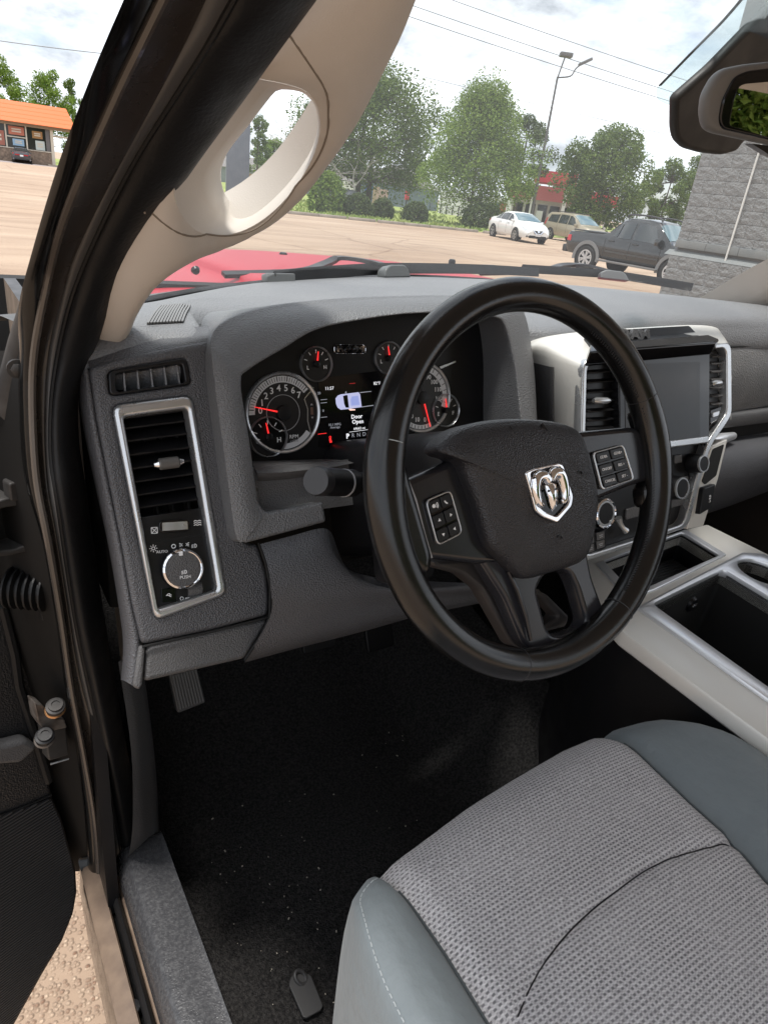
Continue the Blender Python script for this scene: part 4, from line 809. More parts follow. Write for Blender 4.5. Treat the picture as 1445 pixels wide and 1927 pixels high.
# console flank down to the floor
lf = [PL_C.at(u, v, -0.028) for u, v in L0] + [PL_C.at(L0[-1][0]-0.01, YB, -0.028)]
strip('console_flank', [[p + V((0.004, 0, 0)) for p in lf], [p + V((0.006, 0, -0.04)) for p in lf], [p + V((0.012, 0, -0.22)) for p in lf], [V((p.x+0.01, p.y, 0.60)) for p in lf]], satin_black, truck, flip=True)
rf2 = [V((Rr[0][0]+0.045, YB, 1.04)), V((Rr[0][0]+0.045, 0.03, 1.04)), PL_C.at(*Rr[1], -0.05), PL_C.at(*Rr[2], -0.05)]
strip('console_flank', [[p for p in rf2], [V((p.x, p.y, 0.6)) for p in rf2]], satin_black, truck)
a, b = hz(1068, 1262, 0.80), hz(1185, 1345, 0.80); mb = MB(); mb.tube([a, b, b+(b-a)*1.5], 0.010, 10); mb.build('tunnel_bar', grain_fine, truck)
rib2 = ribmat('tunnel_rib', (0.012, 0.012, 0.012), 'X', 0.009, 0.006); plate('tunnel_mat', Pl((0, 0, 0.79), (1, 0, 0), (0, 1, 0)), [(a.x+0.005, a.y+0.12), (a.x+0.13, a.y+0.12), (a.x+0.13, a.y-0.5), (b.x-0.01, a.y-0.5)], -0.02, 0, rib2, truck)

# ---------------------------------------------------------------- floor, sill, kick panel
rows = []
for X in (-0.71, -0.69, -0.60, -0.45, -0.30, -0.15, -0.05, 0.05):
    e = 0.06 if X < -0.70 else (0.015 if X < -0.68 else 0); t = 0.10 if X > -0.1 else 0; t2 = 0.18 if X > 0 else t
    rows.append([V((X, y, z + e + t2)) for y, z in ((-0.6, 0.60), (-0.3, 0.60), (0.0, 0.598), (0.25, 0.60), (0.42, 0.605), (0.55, 0.64), (0.68, 0.74), (0.80, 0.90), (0.86, 1.05))])
floor = strip('floor_carpet', rows, carpet, nu=5, nv=4, sm=180)
mb = MB(); mb.box((0.45, 0.1, 0.60), (0.40, 0.6, 0.01)); mb.box((0.3, 0.85, 0.85), (0.5, 0.02, 0.25)); mb.build('passenger_floor', carpet, truck)
# crumbs on the carpet
crumb_m = pm('crumb', (0.50, 0.45, 0.38), 0.8)
cl_px = [(900, 400), (300, 1480), (1000, 1450)]
mb = MB(); r3 = random.Random(3)
for i in range(130):
    x, y = r3.uniform(330, 800), r3.uniform(1330, 1900)
    if x > 640 and y > 1560: continue
    p = hz(x, y, 0.601); s = r3.choice([0.0004, 0.0005, 0.0006, 0.0009])
    if not (-0.67 < p.x < -0.1): continue
    q = r3.uniform(0, 3); ax = (V((math.cos(q), math.sin(q), 0)), V((-math.sin(q), math.cos(q), 0)), V((0, 0, 1))); mb.box(p + V((0, 0, s)), (s*r3.uniform(1, 2.2), s, s*0.6), ax)
cr = mb.build('carpet_crumbs', crumb_m, floor, sm=0); cr['kind'] = 'stuff'
# scuffed sill plate
sy = [0.335, 0.32, 0.25, 0.15, 0.05, -0.1, -0.3, -0.6]
sec = [(-0.762, 0.640), (-0.760, 0.668), (-0.752, 0.684), (-0.742, 0.690), (-0.70, 0.690), (-0.692, 0.684), (-0.688, 0.60)]
rows = []
for i, y in enumerate(sy):
    k = 0.012 if i == 0 else 0
    rows.append([V((x + (0.004 if y < 0.05 else 0)*0, y, z - k)) for x, z in sec])
sill = strip('sill_plate', rows, scuff, nu=3, nv=3, sm=60, flip=True)
pl = Pl((-0.702, 0.0, 0.6905), (0, -1, 0), (1, 0, 0)); text('embossed_letters', 'RAM', pl, 0.045, -0.006, 0.020, pm('worn_letters', (0.30, 0.30, 0.30), 0.5), sill, w=0.0004, depth=0.0006, sx=1.4)
# kick panel and lower A-post cover
strip('kick_panel', [[V((-0.755, 0.24, 1.10)), V((-0.745, 0.25, 0.95)), V((-0.745, 0.27, 0.80)), V((-0.748, 0.30, 0.70)), V((-0.750, 0.33, 0.66))],
    [V((-0.735, 0.26, 1.10)), V((-0.728, 0.27, 0.95)), V((-0.722, 0.29, 0.80)), V((-0.712, 0.32, 0.705)), V((-0.712, 0.335, 0.675))],
    [V((-0.715, 0.34, 1.10)), V((-0.700, 0.35, 0.95)), V((-0.690, 0.36, 0.80)), V((-0.688, 0.37, 0.70)), V((-0.688, 0.36, 0.60))],
    [V((-0.700, 0.60, 1.10)), V((-0.690, 0.60, 0.95)), V((-0.685, 0.60, 0.80)), V((-0.685, 0.60, 0.70)), V((-0.685, 0.60, 0.60))]], grain_fine, nu=5, nv=4, sm=180)
# parking brake pedal
pq = [hy(320, 1277, 0.33), hy(371, 1263, 0.33), hy(388, 1322, 0.315), hy(336, 1342, 0.315)]
pp = Pl((pq[0]+pq[2])/2, pq[1]-pq[0], (pq[0]-pq[3])); pp = Pl(pp.o, pp.u, pp.n.cross(pp.u))
ped = plate('parking_brake_pedal', pp, rnd(pp.loop([(318, 1268), (371, 1256), (388, 1322), (335, 1343)]), 0.004), -0.012, 0, pm('pedal_rubber', (0.035, 0.035, 0.036), 0.5), truck, bev=0.002)
for k in range(9):
    t = (k+0.8)/9.6; a = pp.uv(320+51*t, 1268-12*t); b = pp.uv(336+51*t, 1338-18*t); mb = MB(); A, B = pp.at(*a, 0.0005), pp.at(*b, 0.0005); d = (B-A).normalized()
    mb.box((A+B)/2, ((B-A).length/2*0.92, 0.0011, 0.0018), (d, pp.n.cross(d), pp.n)); mb.build('pedal_rib', pm('pedal_rib', (0.07, 0.07, 0.07), 0.5) if k == 0 else MATS['pedal_rib'], ped)
mb = MB(); mb.tube([pp.at(0, 0, -0.008), pp.at(0.0, 0.05, -0.03), V((-0.66, 0.55, 1.15))], 0.012, 8); mb.build('pedal_arm', steel, ped)
for px_, sc_ in ((600, 1.0), (715, 0.9)):
    a = hy(px_, 1195, 0.48); f = Pl(a, (1, 0, 0), (0, 0.5, 1)); plate('brake_pedal' if px_ > 650 else 'column_bracket', f, rnd(rect(0, 0, 0.035*sc_, 0.03), 0.006), -0.01, 0, rubber, truck, bev=0.003)

# ---------------------------------------------------------------- driver seat
fpx = [(660, 1668), (690, 1629), (725, 1607), (800, 1556), (880, 1500), (960, 1452), (1060, 1393), (1150, 1352), (1225, 1336), (1290, 1343)]
ft = sorted([(p.x, p.y) for p in (hz(x, y, 1.050) for x, y in fpx)]); x9, y9 = ft[-1]; ft += [(x9+0.02, y9-0.030), (x9+0.04, y9-0.085)]
ls = sorted([(p.y, p.x) for p in (hz(x, y, 1.062) for x, y in ((722, 1610), (780, 1690), (840, 1775), (935, 1927)))])
rs = sorted([(p.y, p.x) for p in (hz(x, y, 1.062) for x, y in ((1150, 1352), (1200, 1397), (1300, 1492), (1380, 1562), (1445, 1640)))])
XR = ft[-1][0]; xlt = sorted([(p.y, p.x) for p in (hz(x, y, 1.020) for x, y in ((662, 1668), (651, 1712), (655, 1790), (668, 1860), (690, 1927), (716, 2000)))])
def xl(y): return ip(xlt, y)
XL = xl(-0.1)
def yfront(x): return ip(ft, x)
def sl(y): return ip(ls, y)
def sr(y): return ip(rs, y)
BOL = [(0, 0.05, -0.19), (0.12, 0.015, -0.125), (0.24, 0.0, -0.075), (0.34, 0.015, -0.040), (0.44, 0.07, -0.012), (0.55, 0.18, 0.010), (0.68, 0.38, 0.020), (0.82, 0.66, 0.014), (0.93, 0.90, -0.002), (1, 1, -0.011)]
BX = [(a, b) for a, b, c in BOL]; BZ = [(a, c) for a, b, c in BOL]
def seat_pt(s, part, yy, d):
    if part == 'i': a, b = sl(yy), sr(yy); return a+(b-a)*s, yy
    if part == 'l': return xl(yy) + (sl(yy)-xl(yy))*ip(BX, s), yy
    return XR + (sr(yy)-XR)*ip(BX, 1-s), yy
def seat_z(x, y, part, s):
    z = 1.058
    if part == 'i': return z + 0.006*math.sin(math.pi*s) - 0.010*math.exp(-(min(s, 1-s)/0.03)**2)
    b_ = ip(BZ, s if part == 'l' else 1-s); t_ = min(1, max(0, (yfront(x)-y)/0.22)); return z + (b_*(0.15+0.85*t_) if b_ > 0 else b_)
seam_y = sorted([(p.x, p.y) for p in smooth([hz(x, y, 1.062) for x, y in ((968, 1927), (1010, 1832), (1070, 1752), (1150, 1682), (1250, 1617), (1378, 1576))], 8)])
def seat_patch(name, part, mat, parent, ns, ss=None):
    rows = []; ds = [-0.16, -0.11, -0.07, -0.04, -0.018, -0.006, 0.004, 0.014, 0.026, 0.040, 0.056] + [0.056+(0.0055 if part == 'i' else 0.011)*k for k in range(1, 104 if part == 'i' else 52)]
    for d in ds:
        row = []
        for k in range(ns+1):
            s = k/ns
            # front edge at this s (iterate because the seam x depends on y)
            y = -0.05
            for _ in range(4):
                x, _y = seat_pt(s, part, y, d); y = yfront(min(max(x, ft[0][0]), ft[-1][0])) - max(d, 0)
            x, _y = seat_pt(s, part, y, d); z = seat_z(x, y, part, s)
            if d < 0.056:
                t = (0.056-d)
                if d >= 0: z -= 0.030*((0.056-d)/0.056)**2.2
                else: z -= 0.030 + (-d)*0.98; y -= 0.010*(1-math.exp(d/0.05)) - 0.0 + (-d)*0.06
            if part == 'i':
                sy_ = ip(seam_y, x); z -= 0.0045*math.exp(-((y-sy_)/0.006)**2)
            row.append(V((x, y, z)))
        rows.append(row)
    return grid(name, rows, mat, parent, sm=180)
seat = seat_patch('driver_seat', 'l', vinyl, truck, 26)
s_ins = seat_patch('seat_insert', 'i', seat_weave, seat, 44); seat_patch('seat_bolster', 'r', vinyl, seat, 26)
# side of the cushion, stitching and seam cords
mb = MB(); mb.box((XL+0.275, -0.40, 0.76), (0.255, 0.28, 0.13)); mb.build('seat_base', satin_black, seat, bev=0.03, seg=3)
stc = smooth([hz(x, y, 1.064) for x, y in ((720, 1618), (697, 1638), (683, 1662), (684, 1700), (697, 1765), (722, 1840), (762, 1927), (800, 2000))], 40)
from mathutils.bvhtree import BVHTree
def bvh(o): return BVHTree.FromPolygons([v.co for v in o.data.vertices], [tuple(p.vertices) for p in o.data.polygons])
bv_l, bv_i = bvh(seat), bvh(s_ins)
def drop(bv, p):
    h = bv.ray_cast(V((p.x, p.y, 1.3)), V((0, 0, -1))); return h[0] if h[0] is not None and h[0].z > 0.95 else None
mb = MB(); acc = 0; last = None; prev = None
for p in stc:
    q = drop(bv_l, p)
    if q is None: continue
    if prev is not None:
        acc += (q-prev).length
        if acc > 0.0056: acc = 0; d = (q-prev).normalized(); u_ = V((0, 0, 0.0005)); mb.tube([q-d*0.0019+u_*0.4, q+u_*1.6, q+d*0.0019+u_*0.4], 0.0006, 5)
    prev = q
mb.build('seat_stitching', thread_grey, seat)
mb = MB(); pts = []
for k in range(60):
    x = seam_y[0][0] + (seam_y[-1][0]-seam_y[0][0])*k/59; q = drop(bv_i, V((x, ip(seam_y, x), 0)))
    if q is not None: pts.append(q + V((0, 0, 0.0002)))
mb.tube(pts, 0.0007, 6); mb.build('seat_seam', satin_black, seat)
for fn, part in ((sl, 'l'), (sr, 'r')):
    mb = MB(); pts = []
    for k in range(36):
        y = yfront(fn(-0.1))-0.035-0.014*k; x = fn(y); q = drop(bv_i, V((x+(0.003 if part == 'l' else -0.003), y, 0))); pts += [V((x, y, q.z-0.0005))] if q is not None else []
    mb.tube(pts, 0.0012, 6); mb.build('seat_seam', pm('seam_grey', (0.07, 0.08, 0.085), 0.8), seat)

# ---------------------------------------------------------------- door opening: body pillar, rubber seal, beige trim
def path(pts, n=6): return smooth([hy(x, y, Y) for x, y, Y in pts], n)
E0 = [(389, -360, -0.108), (298, -150, -0.045), (233, 0, 0.0), (190, 100, 0.03), (150, 200, 0.07), (105, 325, 0.13), (62, 470, 0.2), (36, 575, 0.25), (36, 660, 0.27), (36, 763, 0.27), (47, 901, 0.26), (80, 1020, 0.25), (105, 1163, 0.263), (122, 1290, 0.29), (145, 1418, 0.318), (160, 1539, 0.343), (166, 1640, 0.375)]
E2 = [(477, -360, -0.093), (376, -150, -0.033), (304, 0, 0.01), (262, 87, 0.035), (221, 173, 0.065), (149, 339, 0.13), (112, 440, 0.18), (88, 540, 0.23), (66, 660, 0.255), (62, 763, 0.255), (70, 901, 0.245), (92, 1020, 0.235), (116, 1163, 0.248), (134, 1290, 0.275), (158, 1418, 0.303), (178, 1539, 0.328), (186, 1640, 0.355)]
E3 = [(561, -360, -0.081), (460, -150, -0.022), (388, 0, 0.02), (345, 90, 0.045), (294, 187, 0.08), (208, 346, 0.15), (145, 474, 0.21), (114, 567, 0.25), (92, 660, 0.265), (86, 763, 0.262), (88, 880, 0.255), (103, 985, 0.245), (132, 1163, 0.258), (150, 1270, 0.281), (186, 1418, 0.313), (205, 1539, 0.338), (216, 1640, 0.355)]
E4 = [(644, -360, -0.091), (525, -150, -0.029), (440, 0, 0.015), (392, 85, 0.04), (338, 170, 0.075), (250, 310, 0.14), (180, 450, 0.2), (138, 554, 0.245), (112, 657, 0.262), (98, 755, 0.258), (97, 860, 0.25), (111, 955, 0.24), (142, 1163, 0.253), (166, 1280, 0.278), (196, 1418, 0.308), (218, 1539, 0.333), (232, 1620, 0.346)]
E5 = [(850, -360, -0.088), (697, -150, -0.022), (588, 0, 0.025), (530, 80, 0.05), (470, 165, 0.085), (375, 295, 0.14), (287, 425, 0.2), (225, 533, 0.25), (185, 640, 0.285), (150, 735, 0.285), (146, 830, 0.275), (157, 930, 0.265), (190, 1163, 0.268), (210, 1280, 0.288), (237, 1432, 0.321), (262, 1545, 0.345), (278, 1600, 0.351)]
pth = [path(e, 5) for e in (E0, E2, E3, E4, E5)]
def ribbon(name, A, B, mat, bulge, nrm_out, back=0.02, parent=truck, ns=6, side=True):
    """a moulded strip between two edge curves, bulged toward the viewer"""
    rows = []
    for k in range(ns+1):
        t = k/ns; h = bulge*math.sin(math.pi*t)**0.8
        rows.append([a.lerp(b, t) + nrm_out*h for a, b in zip(A, B)])
    if side: rows = [[a - nrm_out*back for a in A]] + rows + [[b - nrm_out*back for b in B]]
    return grid(name, rows, mat, parent, sm=60)
out = V((-0.25, -0.9, 0.15)).normalized()
ribbon('body_pillar', pth[0], pth[1], paint, 0.006, out, 0.05)
ribbon('pillar_flange', pth[1], pth[2], pm('pillar_dust_reflection_paint', (0.022, 0.018, 0.0155), 0.22, spec=0.5, rvar=(30, 0.34)), -0.004, out, 0.03)  # brown is dust plus the tan ground's reflection painted onto black paint
ribbon('pillar_flange', pth[2], pth[3], pm('flange_grey', (0.055, 0.053, 0.052), 0.4), 0.004, out, 0.02)
ribbon('door_seal', pth[3], pth[4], rubber, 0.020, out, 0.03, ns=10)
mb = MB(); mb.tube([p + out*0.002 for p in pth[3]], 0.0022, 8); mb.build('seal_lip', rubber, truck)
mb = MB(); mb.tube([p + out*0.001 for p in pth[1]], 0.0035, 8); mb.build('pillar_ridge', pm('ridge_brown_highlight', (0.05, 0.042, 0.036), 0.25, coat=0.5), truck)  # brown highlight along the black ridge, put into its colour
# sheet filling between pillar edge and hinge face (front wing inner face)
ribbon('hinge_post', [hy(x-90, y, Y+0.10) for x, y, Y in E0[8:]], [hy(x+6, y, Y+0.012) for x, y, Y in E0[8:]], pm('hinge_post_paint', (0.007, 0.0065, 0.006), 0.6, spec=0.25), 0.0, out, 0.02)
# dark bracket plate and seam at the fender corner
ribbon('fender_edge', [hy(x, y, Y) for x, y, Y in ((40, 560, 0.27), (15, 640, 0.30), (2, 690, 0.31), (-20, 760, 0.32))], [hy(x, y, Y) for x, y, Y in ((60, 590, 0.26), (38, 680, 0.29), (30, 740, 0.30), (20, 800, 0.31))], steel, 0.003, out, 0.01)
mb = MB(); p = hy(33, 694, 0.28); f = Pl(p, (1, 0, 0), (0, 0, 1)); mb.lathe(f, [(0.006, 0), (0.006, 0.006), (0.004, 0.007)], 6); mb.lathe(f, [(0.009, -0.002), (0.009, 0.002)], 16); mb.build('body_bolt', steel, truck)
# sill body: rocker strip, channel and welt
def yline(name, sec, mat, y0=0.30, y1=-0.6, sm=40, parent=truck):
    mb = MB(); n = len(sec); mb.add([V((x, y0, z)) for x, z in sec] + [V((x, y1, z)) for x, z in sec], [(i, i+1, n+i+1, n+i) for i in range(n-1)]); return mb.build(name, mat, parent, sm)
zr = 0.615; xo = hz(160, 1646, zr).x
dust_reflect = pm('sill_dust_reflection_paint', (0.20, 0.145, 0.105), 0.35, var=(40, (0.14, 0.10, 0.075)))  # tan mixes dust with the ground's reflection, painted into the colour
yline('rocker_edge', [(xo-0.004, zr-0.002), (xo, zr+0.002), (xo+0.020, zr+0.004), (xo+0.0225, zr-0.002)], dust_reflect, y0=0.38)
yline('rocker_lip', [(xo+0.039, zr+0.003), (xo+0.040, zr+0.0065), (xo+0.0425, zr+0.0075), (xo+0.044, zr+0.004)], dust_reflect, y0=0.37)
yline('rocker_panel', [(xo-0.004, 0.42), (xo-0.008, zr-0.05), (xo-0.004, zr-0.004), (xo, zr), (xo+0.020, zr+0.002), (xo+0.023, zr-0.004), (xo+0.024, zr-0.022), (xo+0.038, zr-0.02), (xo+0.040, zr+0.004), (xo+0.043, zr+0.006), (xo+0.046, zr-0.006), (-0.764, zr-0.006), (-0.757, zr+0.0)], paint, y0=0.38)
yline('sill_welt', [(-0.776, zr+0.002), (-0.774, zr+0.012), (-0.770, zr+0.017), (-0.766, zr+0.012), (-0.764, zr+0.002)], rubber, y0=0.36)
for y in (0.14, -0.02): mb = MB(); mb.lathe(Pl((-0.785, y, zr-0.004), (1, 0, 0), (0, 1, 0)), [(0.011, 0), (0.010, 0.003), (0.004, 0.004)], 18); mb.build('sill_plug', rubber, truck)
strip('sill_corner', [[V((xo-0.004, 0.37, zr)), V((xo+0.022, 0.37, zr)), V((xo+0.044, 0.365, zr)), V((-0.757, 0.36, zr))], [V((xo-0.004, 0.385, zr+0.012)), V((xo+0.022, 0.38, zr+0.012)), V((xo+0.044, 0.37, zr+0.012)), V((-0.757, 0.365, zr+0.012))], [hy(166, 1610, 0.375), hy(190, 1610, 0.37), hy(220, 1610, 0.365), hy(270, 1600, 0.36)]], paint, flip=True)
# beige A-pillar trim with its grab handle
pA, pB, pC = hy(470, 165, 0.088), hy(690, 220, 0.155), hy(205, 630, 0.292)
up = (pA-pC).normalized(); PP = Pl(pA, (pB-pA), up); PP = Pl(pA, PP.v.cross(PP.n)*1.0, PP.v) if False else PP
un = (pB-pA).normalized(); nn = un.cross(up).normalized(); vv = nn.cross(un).normalized(); PP = Pl(pA, un, vv)
PP = PP if (CAM-PP.o).dot(PP.n) > 0 else Pl(pA, -un, vv)
po = [(800, -310), (690, -150), (585, 0), (520, 90), (455, 180), (375, 293), (287, 424), (228, 525), (190, 610), (172, 668), (205, 664), (240, 652), (262, 628), (276, 596), (296, 562), (322, 530), (362, 506), (415, 488), (470, 465), (530, 428), (585, 378), (635, 315), (680, 250), (712, 196), (745, 130), (780, 62), (806, 0), (858, -130), (925, -310)]
po = [(p.x, p.y) for p in smooth([V((a, b, 0)) for a, b in PP.loop(po)], 4, True)]
fh = [(480, 172), (440, 226), (400, 282), (358, 338), (340, 368), (340, 396), (356, 424), (385, 442), (428, 447), (470, 436), (510, 410), (552, 366), (586, 312), (602, 262), (603, 222), (594, 192), (574, 172), (540, 164), (505, 164)]
rh = [(519, 172), (492, 204), (466, 239), (442, 268), (424, 296), (416, 326), (420, 356), (432, 378), (452, 394), (478, 388), (506, 366), (548, 326), (582, 284), (596, 252), (598, 222), (590, 195), (572, 176), (552, 170), (534, 169)]
def resamp(lp, n):
    lp = smooth([V((a, b, 0)) for a, b in lp], 8, True); d = [0]
    for i in range(len(lp)): d.append(d[-1] + (lp[(i+1) % len(lp)]-lp[i]).length)
    o = []; j = 0
    for k in range(n):
        t = d[-1]*k/n
        while d[j+1] < t: j += 1
        s = (t-d[j])/max(1e-9, d[j+1]-d[j]); q = lp[j % len(lp)].lerp(lp[(j+1) % len(lp)], s); o.append((q.x, q.y))
    return o
NH = 72; fhl = resamp(PP.loop(fh), NH); rhl = resamp(PP.loop(rh, -0.05), NH)
from mathutils.geometry import delaunay_2d_cdt
def inside(p, lp):
    c = False; n = len(lp)
    for i in range(n):
        (x1, y1), (x2, y2) = lp[i], lp[i-1]
        if (y1 > p[1]) != (y2 > p[1]) and p[0] < (x2-x1)*(p[1]-y1)/(y2-y1)+x1: c = not c
    return c
def bdist(p, lp):
    b = 9
    for i in range(len(lp)):
        a, d = V(lp[i-1]), V(lp[i]); e = d-a; t = max(0, min(1, (V(p)-a).dot(e)/max(1e-12, e.length_squared))); b = min(b, (V(p)-a-e*t).length)
    return b
us = [p[0] for p in po]; vs_ = [p[1] for p in po]; gp = []; st_ = 0.009
u = min(us)
while u < max(us):
    v = min(vs_)
    while v < max(vs_):
        p = (u + (0.0045 if int(v/st_) % 2 else 0), v)
        if inside(p, po) and not inside(p, fhl) and bdist(p, po) > 0.004 and bdist(p, fhl) > 0.004: gp.append(p)
        v += st_
    u += st_
allp = po + fhl + gp; ed = [(i, (i+1) % len(po)) for i in range(len(po))] + [(len(po)+i, len(po)+(i+1) % NH) for i in range(NH)]
res = delaunay_2d_cdt([V(p) for p in allp], ed, [], 1, 1e-6)
vv2 = []
for q in res[0]:
    d1, d2 = bdist(q, po), bdist(q, fhl); w_ = 0.030*(1-math.exp(-d1/0.022)) * (1-0.55*math.exp(-d2/0.012)) - 0.030*0.45
    vv2.append(PP.at(q.x, q.y, w_))
tris = []
for f in res[2]:
    c = sum((res[0][i] for i in f), V((0, 0)))/len(f)
    if inside((c.x, c.y), po) and not inside((c.x, c.y), fhl): tris.append(tuple(f))
apil = mesh('pillar_trim', vv2, tris, trim_beige, truck, sm=180)
bm = bmesh.new(); bm.from_mesh(apil.data); bmesh.ops.recalc_face_normals(bm, faces=bm.faces)
if bm.faces and sum((f.normal.dot(PP.n) for f in bm.faces)) < 0: bmesh.ops.reverse_faces(bm, faces=bm.faces)
bm.to_mesh(apil.data); bm.free()
def hw(q): return 0.030*(1-math.exp(-bdist(q, po)/0.022))*0.45 - 0.0135
rc_ = (sum(q[0] for q in rhl)/NH, sum(q[1] for q in rhl)/NH)
handle_rows = [[PP.at(*p, hw(p)+0.0002) for p in fhl], [PP.at(p[0]*0.9+q[0]*0.1, p[1]*0.9+q[1]*0.1, hw(p)-0.006) for p, q in zip(fhl, rhl)], [PP.at(p[0]*0.45+q[0]*0.55, p[1]*0.45+q[1]*0.55, -0.030) for p, q in zip(fhl, rhl)], [PP.at(*q, -0.05) for q in rhl], [PP.at(rc_[0]+(q[0]-rc_[0])*1.35, rc_[1]+(q[1]-rc_[1])*1.35, -0.062) for q in rhl]]
grid('grab_handle_well', handle_rows, trim_beige, apil, closed_u=True, sm=180)
back_rows = [[PP.at(*p, -0.0135) for p in po], [PP.at(*p, -0.06) for p in po]]
grid('trim_return', back_rows, trim_beige, apil, closed_u=True)
gv = smooth([V((a, b, 0)) for a, b in PP.loop([(545, 72), (585, 125), (612, 170), (622, 215), (621, 268), (600, 325), (560, 378), (505, 425), (450, 452), (400, 458), (350, 450), (290, 428)], 0.008)], 6)
mb = MB(); mb.tube([PP.at(p.x, p.y, 0.030*(1-math.exp(-bdist((p.x, p.y), po)/0.022))*(1-0.55*math.exp(-bdist((p.x, p.y), fhl)/0.012))-0.0140) for p in gv], 0.0009, 6); mb.build('handle_seam', pm('seam_brown', (0.20, 0.165, 0.13), 0.8), apil)
# passenger A-pillar trim
strip('passenger_pillar_trim', [[V((0.70, 0.64, 1.45)), V((0.685, 0.50, 1.56)), V((0.66, 0.30, 1.69)), V((0.63, 0.05, 1.86))], [V((0.74, 0.50, 1.45)), V((0.72, 0.40, 1.55)), V((0.69, 0.20, 1.68)), V((0.655, -0.02, 1.86))], [V((0.80, 0.52, 1.45)), V((0.78, 0.40, 1.55)), V((0.74, 0.20, 1.68)), V((0.70, 0.0, 1.86))]], trim_beige, flip=False)

# ---------------------------------------------------------------- windshield, cowl, hood, wipers
TOP = [(-0.66, -0.10, 1.84), (-0.60, -0.02, 1.862), (-0.45, 0.05, 1.872), (-0.2, 0.10, 1.88), (0.05, 0.115, 1.882), (0.3, 0.10, 1.88), (0.5, 0.06, 1.872), (0.64, 0.0, 1.858), (0.72, -0.06, 1.84)]
BOT = [(-0.78, 0.40, 1.455), (-0.70, 0.45, 1.455), (-0.52, 0.61, 1.455), (-0.26, 0.77, 1.455), (0.06, 0.875, 1.455), (0.36, 0.84, 1.455), (0.58, 0.73, 1.455), (0.74, 0.58, 1.455), (0.82, 0.46, 1.455)]
rows = [[V(a).lerp(V(b), t) + V((0, 0.05, 0.045))*math.sin(math.pi*t) for a, b in zip(BOT, TOP)] for t in (0, 0.2, 0.4, 0.6, 0.8, 1)]
ws = strip('windshield', rows, wind_glass, nu=4, nv=3, sm=180)
mb = MB(); mb.tube(smooth([V(p) + V((0, 0.004, -0.004)) for p in BOT], 6), 0.012, 8); mb.build('windshield_gasket', rubber, truck)
# cowl tray and hood
strip('cowl', [[V((x, y+0.01, 1.447)) for x, y, z in BOT], [V((x*1.02, y+0.09, 1.432)) for x, y, z in BOT], [V((x*1.04, y+0.17, 1.425)) for x, y, z in BOT], [V((x*1.05, y+0.20, 1.41)) for x, y, z in BOT]], pm('cowl_plastic', (0.05, 0.052, 0.054), 0.5, var=(60, (0.075, 0.075, 0.073)), bump=('noise', 200, 0.001)), flip=False)
hrow = []
for dy, dz in ((0.0, -0.012), (0.004, 0.008), (0.03, 0.016), (0.25, 0.012), (0.55, -0.006), (0.80, -0.035), (0.95, -0.08), (1.0, -0.18)):
    r_ = []
    for x in (-0.70, -0.69, -0.66, -0.50, -0.36, -0.32, -0.1, 0.06, 0.22, 0.44, 0.48, 0.62, 0.82, 0.92, 0.98):
        yb = ip([(a, b) for a, b, _ in BOT], max(-0.78, min(0.82, x)))*0.55 + 0.47; c = abs((x-0.06)/0.92)
        r_.append(V((max(x, -0.68+0.20*dy) if x < -0.3 else x, yb + dy*1.15, 1.405 + dz + (0.020 if abs(x-0.06) < 0.40 else 0.0) - 0.055*c**4)))
    hrow.append(r_)
hood = strip('hood', hrow, red_paint, nu=3, nv=3, sm=180, flip=False); hood['label'] = 'red hood seen through the windshield'
for x, y in ((533, 480), (850, 491)):
    p = hz(x, y+4, 1.418); mb = MB(); f = Pl(p, (1, 0, 0), (0, 1, 0)); mb.lathe(f, [(0.013, -0.01), (0.0125, 0.008), (0.009, 0.013), (0.004, 0.014)], 16); mb.build('washer_nozzle', satin_black, hood)
def wiper(arm, blade, clip, tab):
    B = [hz(x, y, z) for x, y, z in blade]; mb = MB(); pb = smooth(B, 6)
    w_ = sweep('wiper', pb, [(-0.006, 0), (0.006, 0), (0.003, 0.016), (0.0, 0.022), (-0.003, 0.016)], satin_black, truck, ref=(0, 0, 1))
    A = smooth([hz(x, y, z) for x, y, z in arm], 5); sweep('wiper_arm', A, [(-0.010, 0), (0.010, 0), (0.009, 0.008), (-0.009, 0.008)], satin_black, w_, ref=(0, -0.3, 1))
    c = hz(*clip); f = Pl(c, (pb[-1]-pb[0]), (0, 0.3, 1)); plate('wiper_clip', f, rnd([(-0.042, -0.012), (0.046, -0.012), (0.036, 0.006), (0.024, 0.013), (-0.022, 0.013), (-0.038, 0.005)], 0.006), -0.012, 0.012, pm('clip_grey', (0.11, 0.115, 0.115), 0.4), w_, bev=0.003)
wiper([(745, 511, 1.468), (700, 497, 1.470), (640, 489, 1.462), (610, 500, 1.45), (560, 515, 1.44), (420, 520, 1.43)], [(515, 535, 1.458), (620, 523, 1.463), (740, 515, 1.466), (900, 515, 1.463), (1010, 520, 1.46)], (740, 512, 1.474), None)
wiper([(1165, 519, 1.474), (1110, 503, 1.474), (1060, 501, 1.466), (1015, 512, 1.455), (900, 516, 1.44)], [(980, 513, 1.462), (1080, 519, 1.466), (1165, 526, 1.468), (1300, 548, 1.466)], (1152, 519, 1.478), None)
for x, y in ((525, 530), (915, 508)):
    p = hz(x, y, 1.462); plate('wiper_end_clip', Pl(p, (1, 0.2, 0), (0, 0.3, 1)), rnd(rect(0, 0.004, 0.03, 0.009), 0.004), -0.008, 0.008, MATS['clip_grey'], truck, bev=0.002)
mb = MB()
for x, y in ((368, 508), (790, 512)): mb.lathe(Pl(hz(x, y, 1.44), (1, 0, 0), (0, -0.4, 1)), [(0.009, 0), (0.007, 0.006), (0.003, 0.007)], 14)
mb.build('wiper_pivot', satin_black, truck)
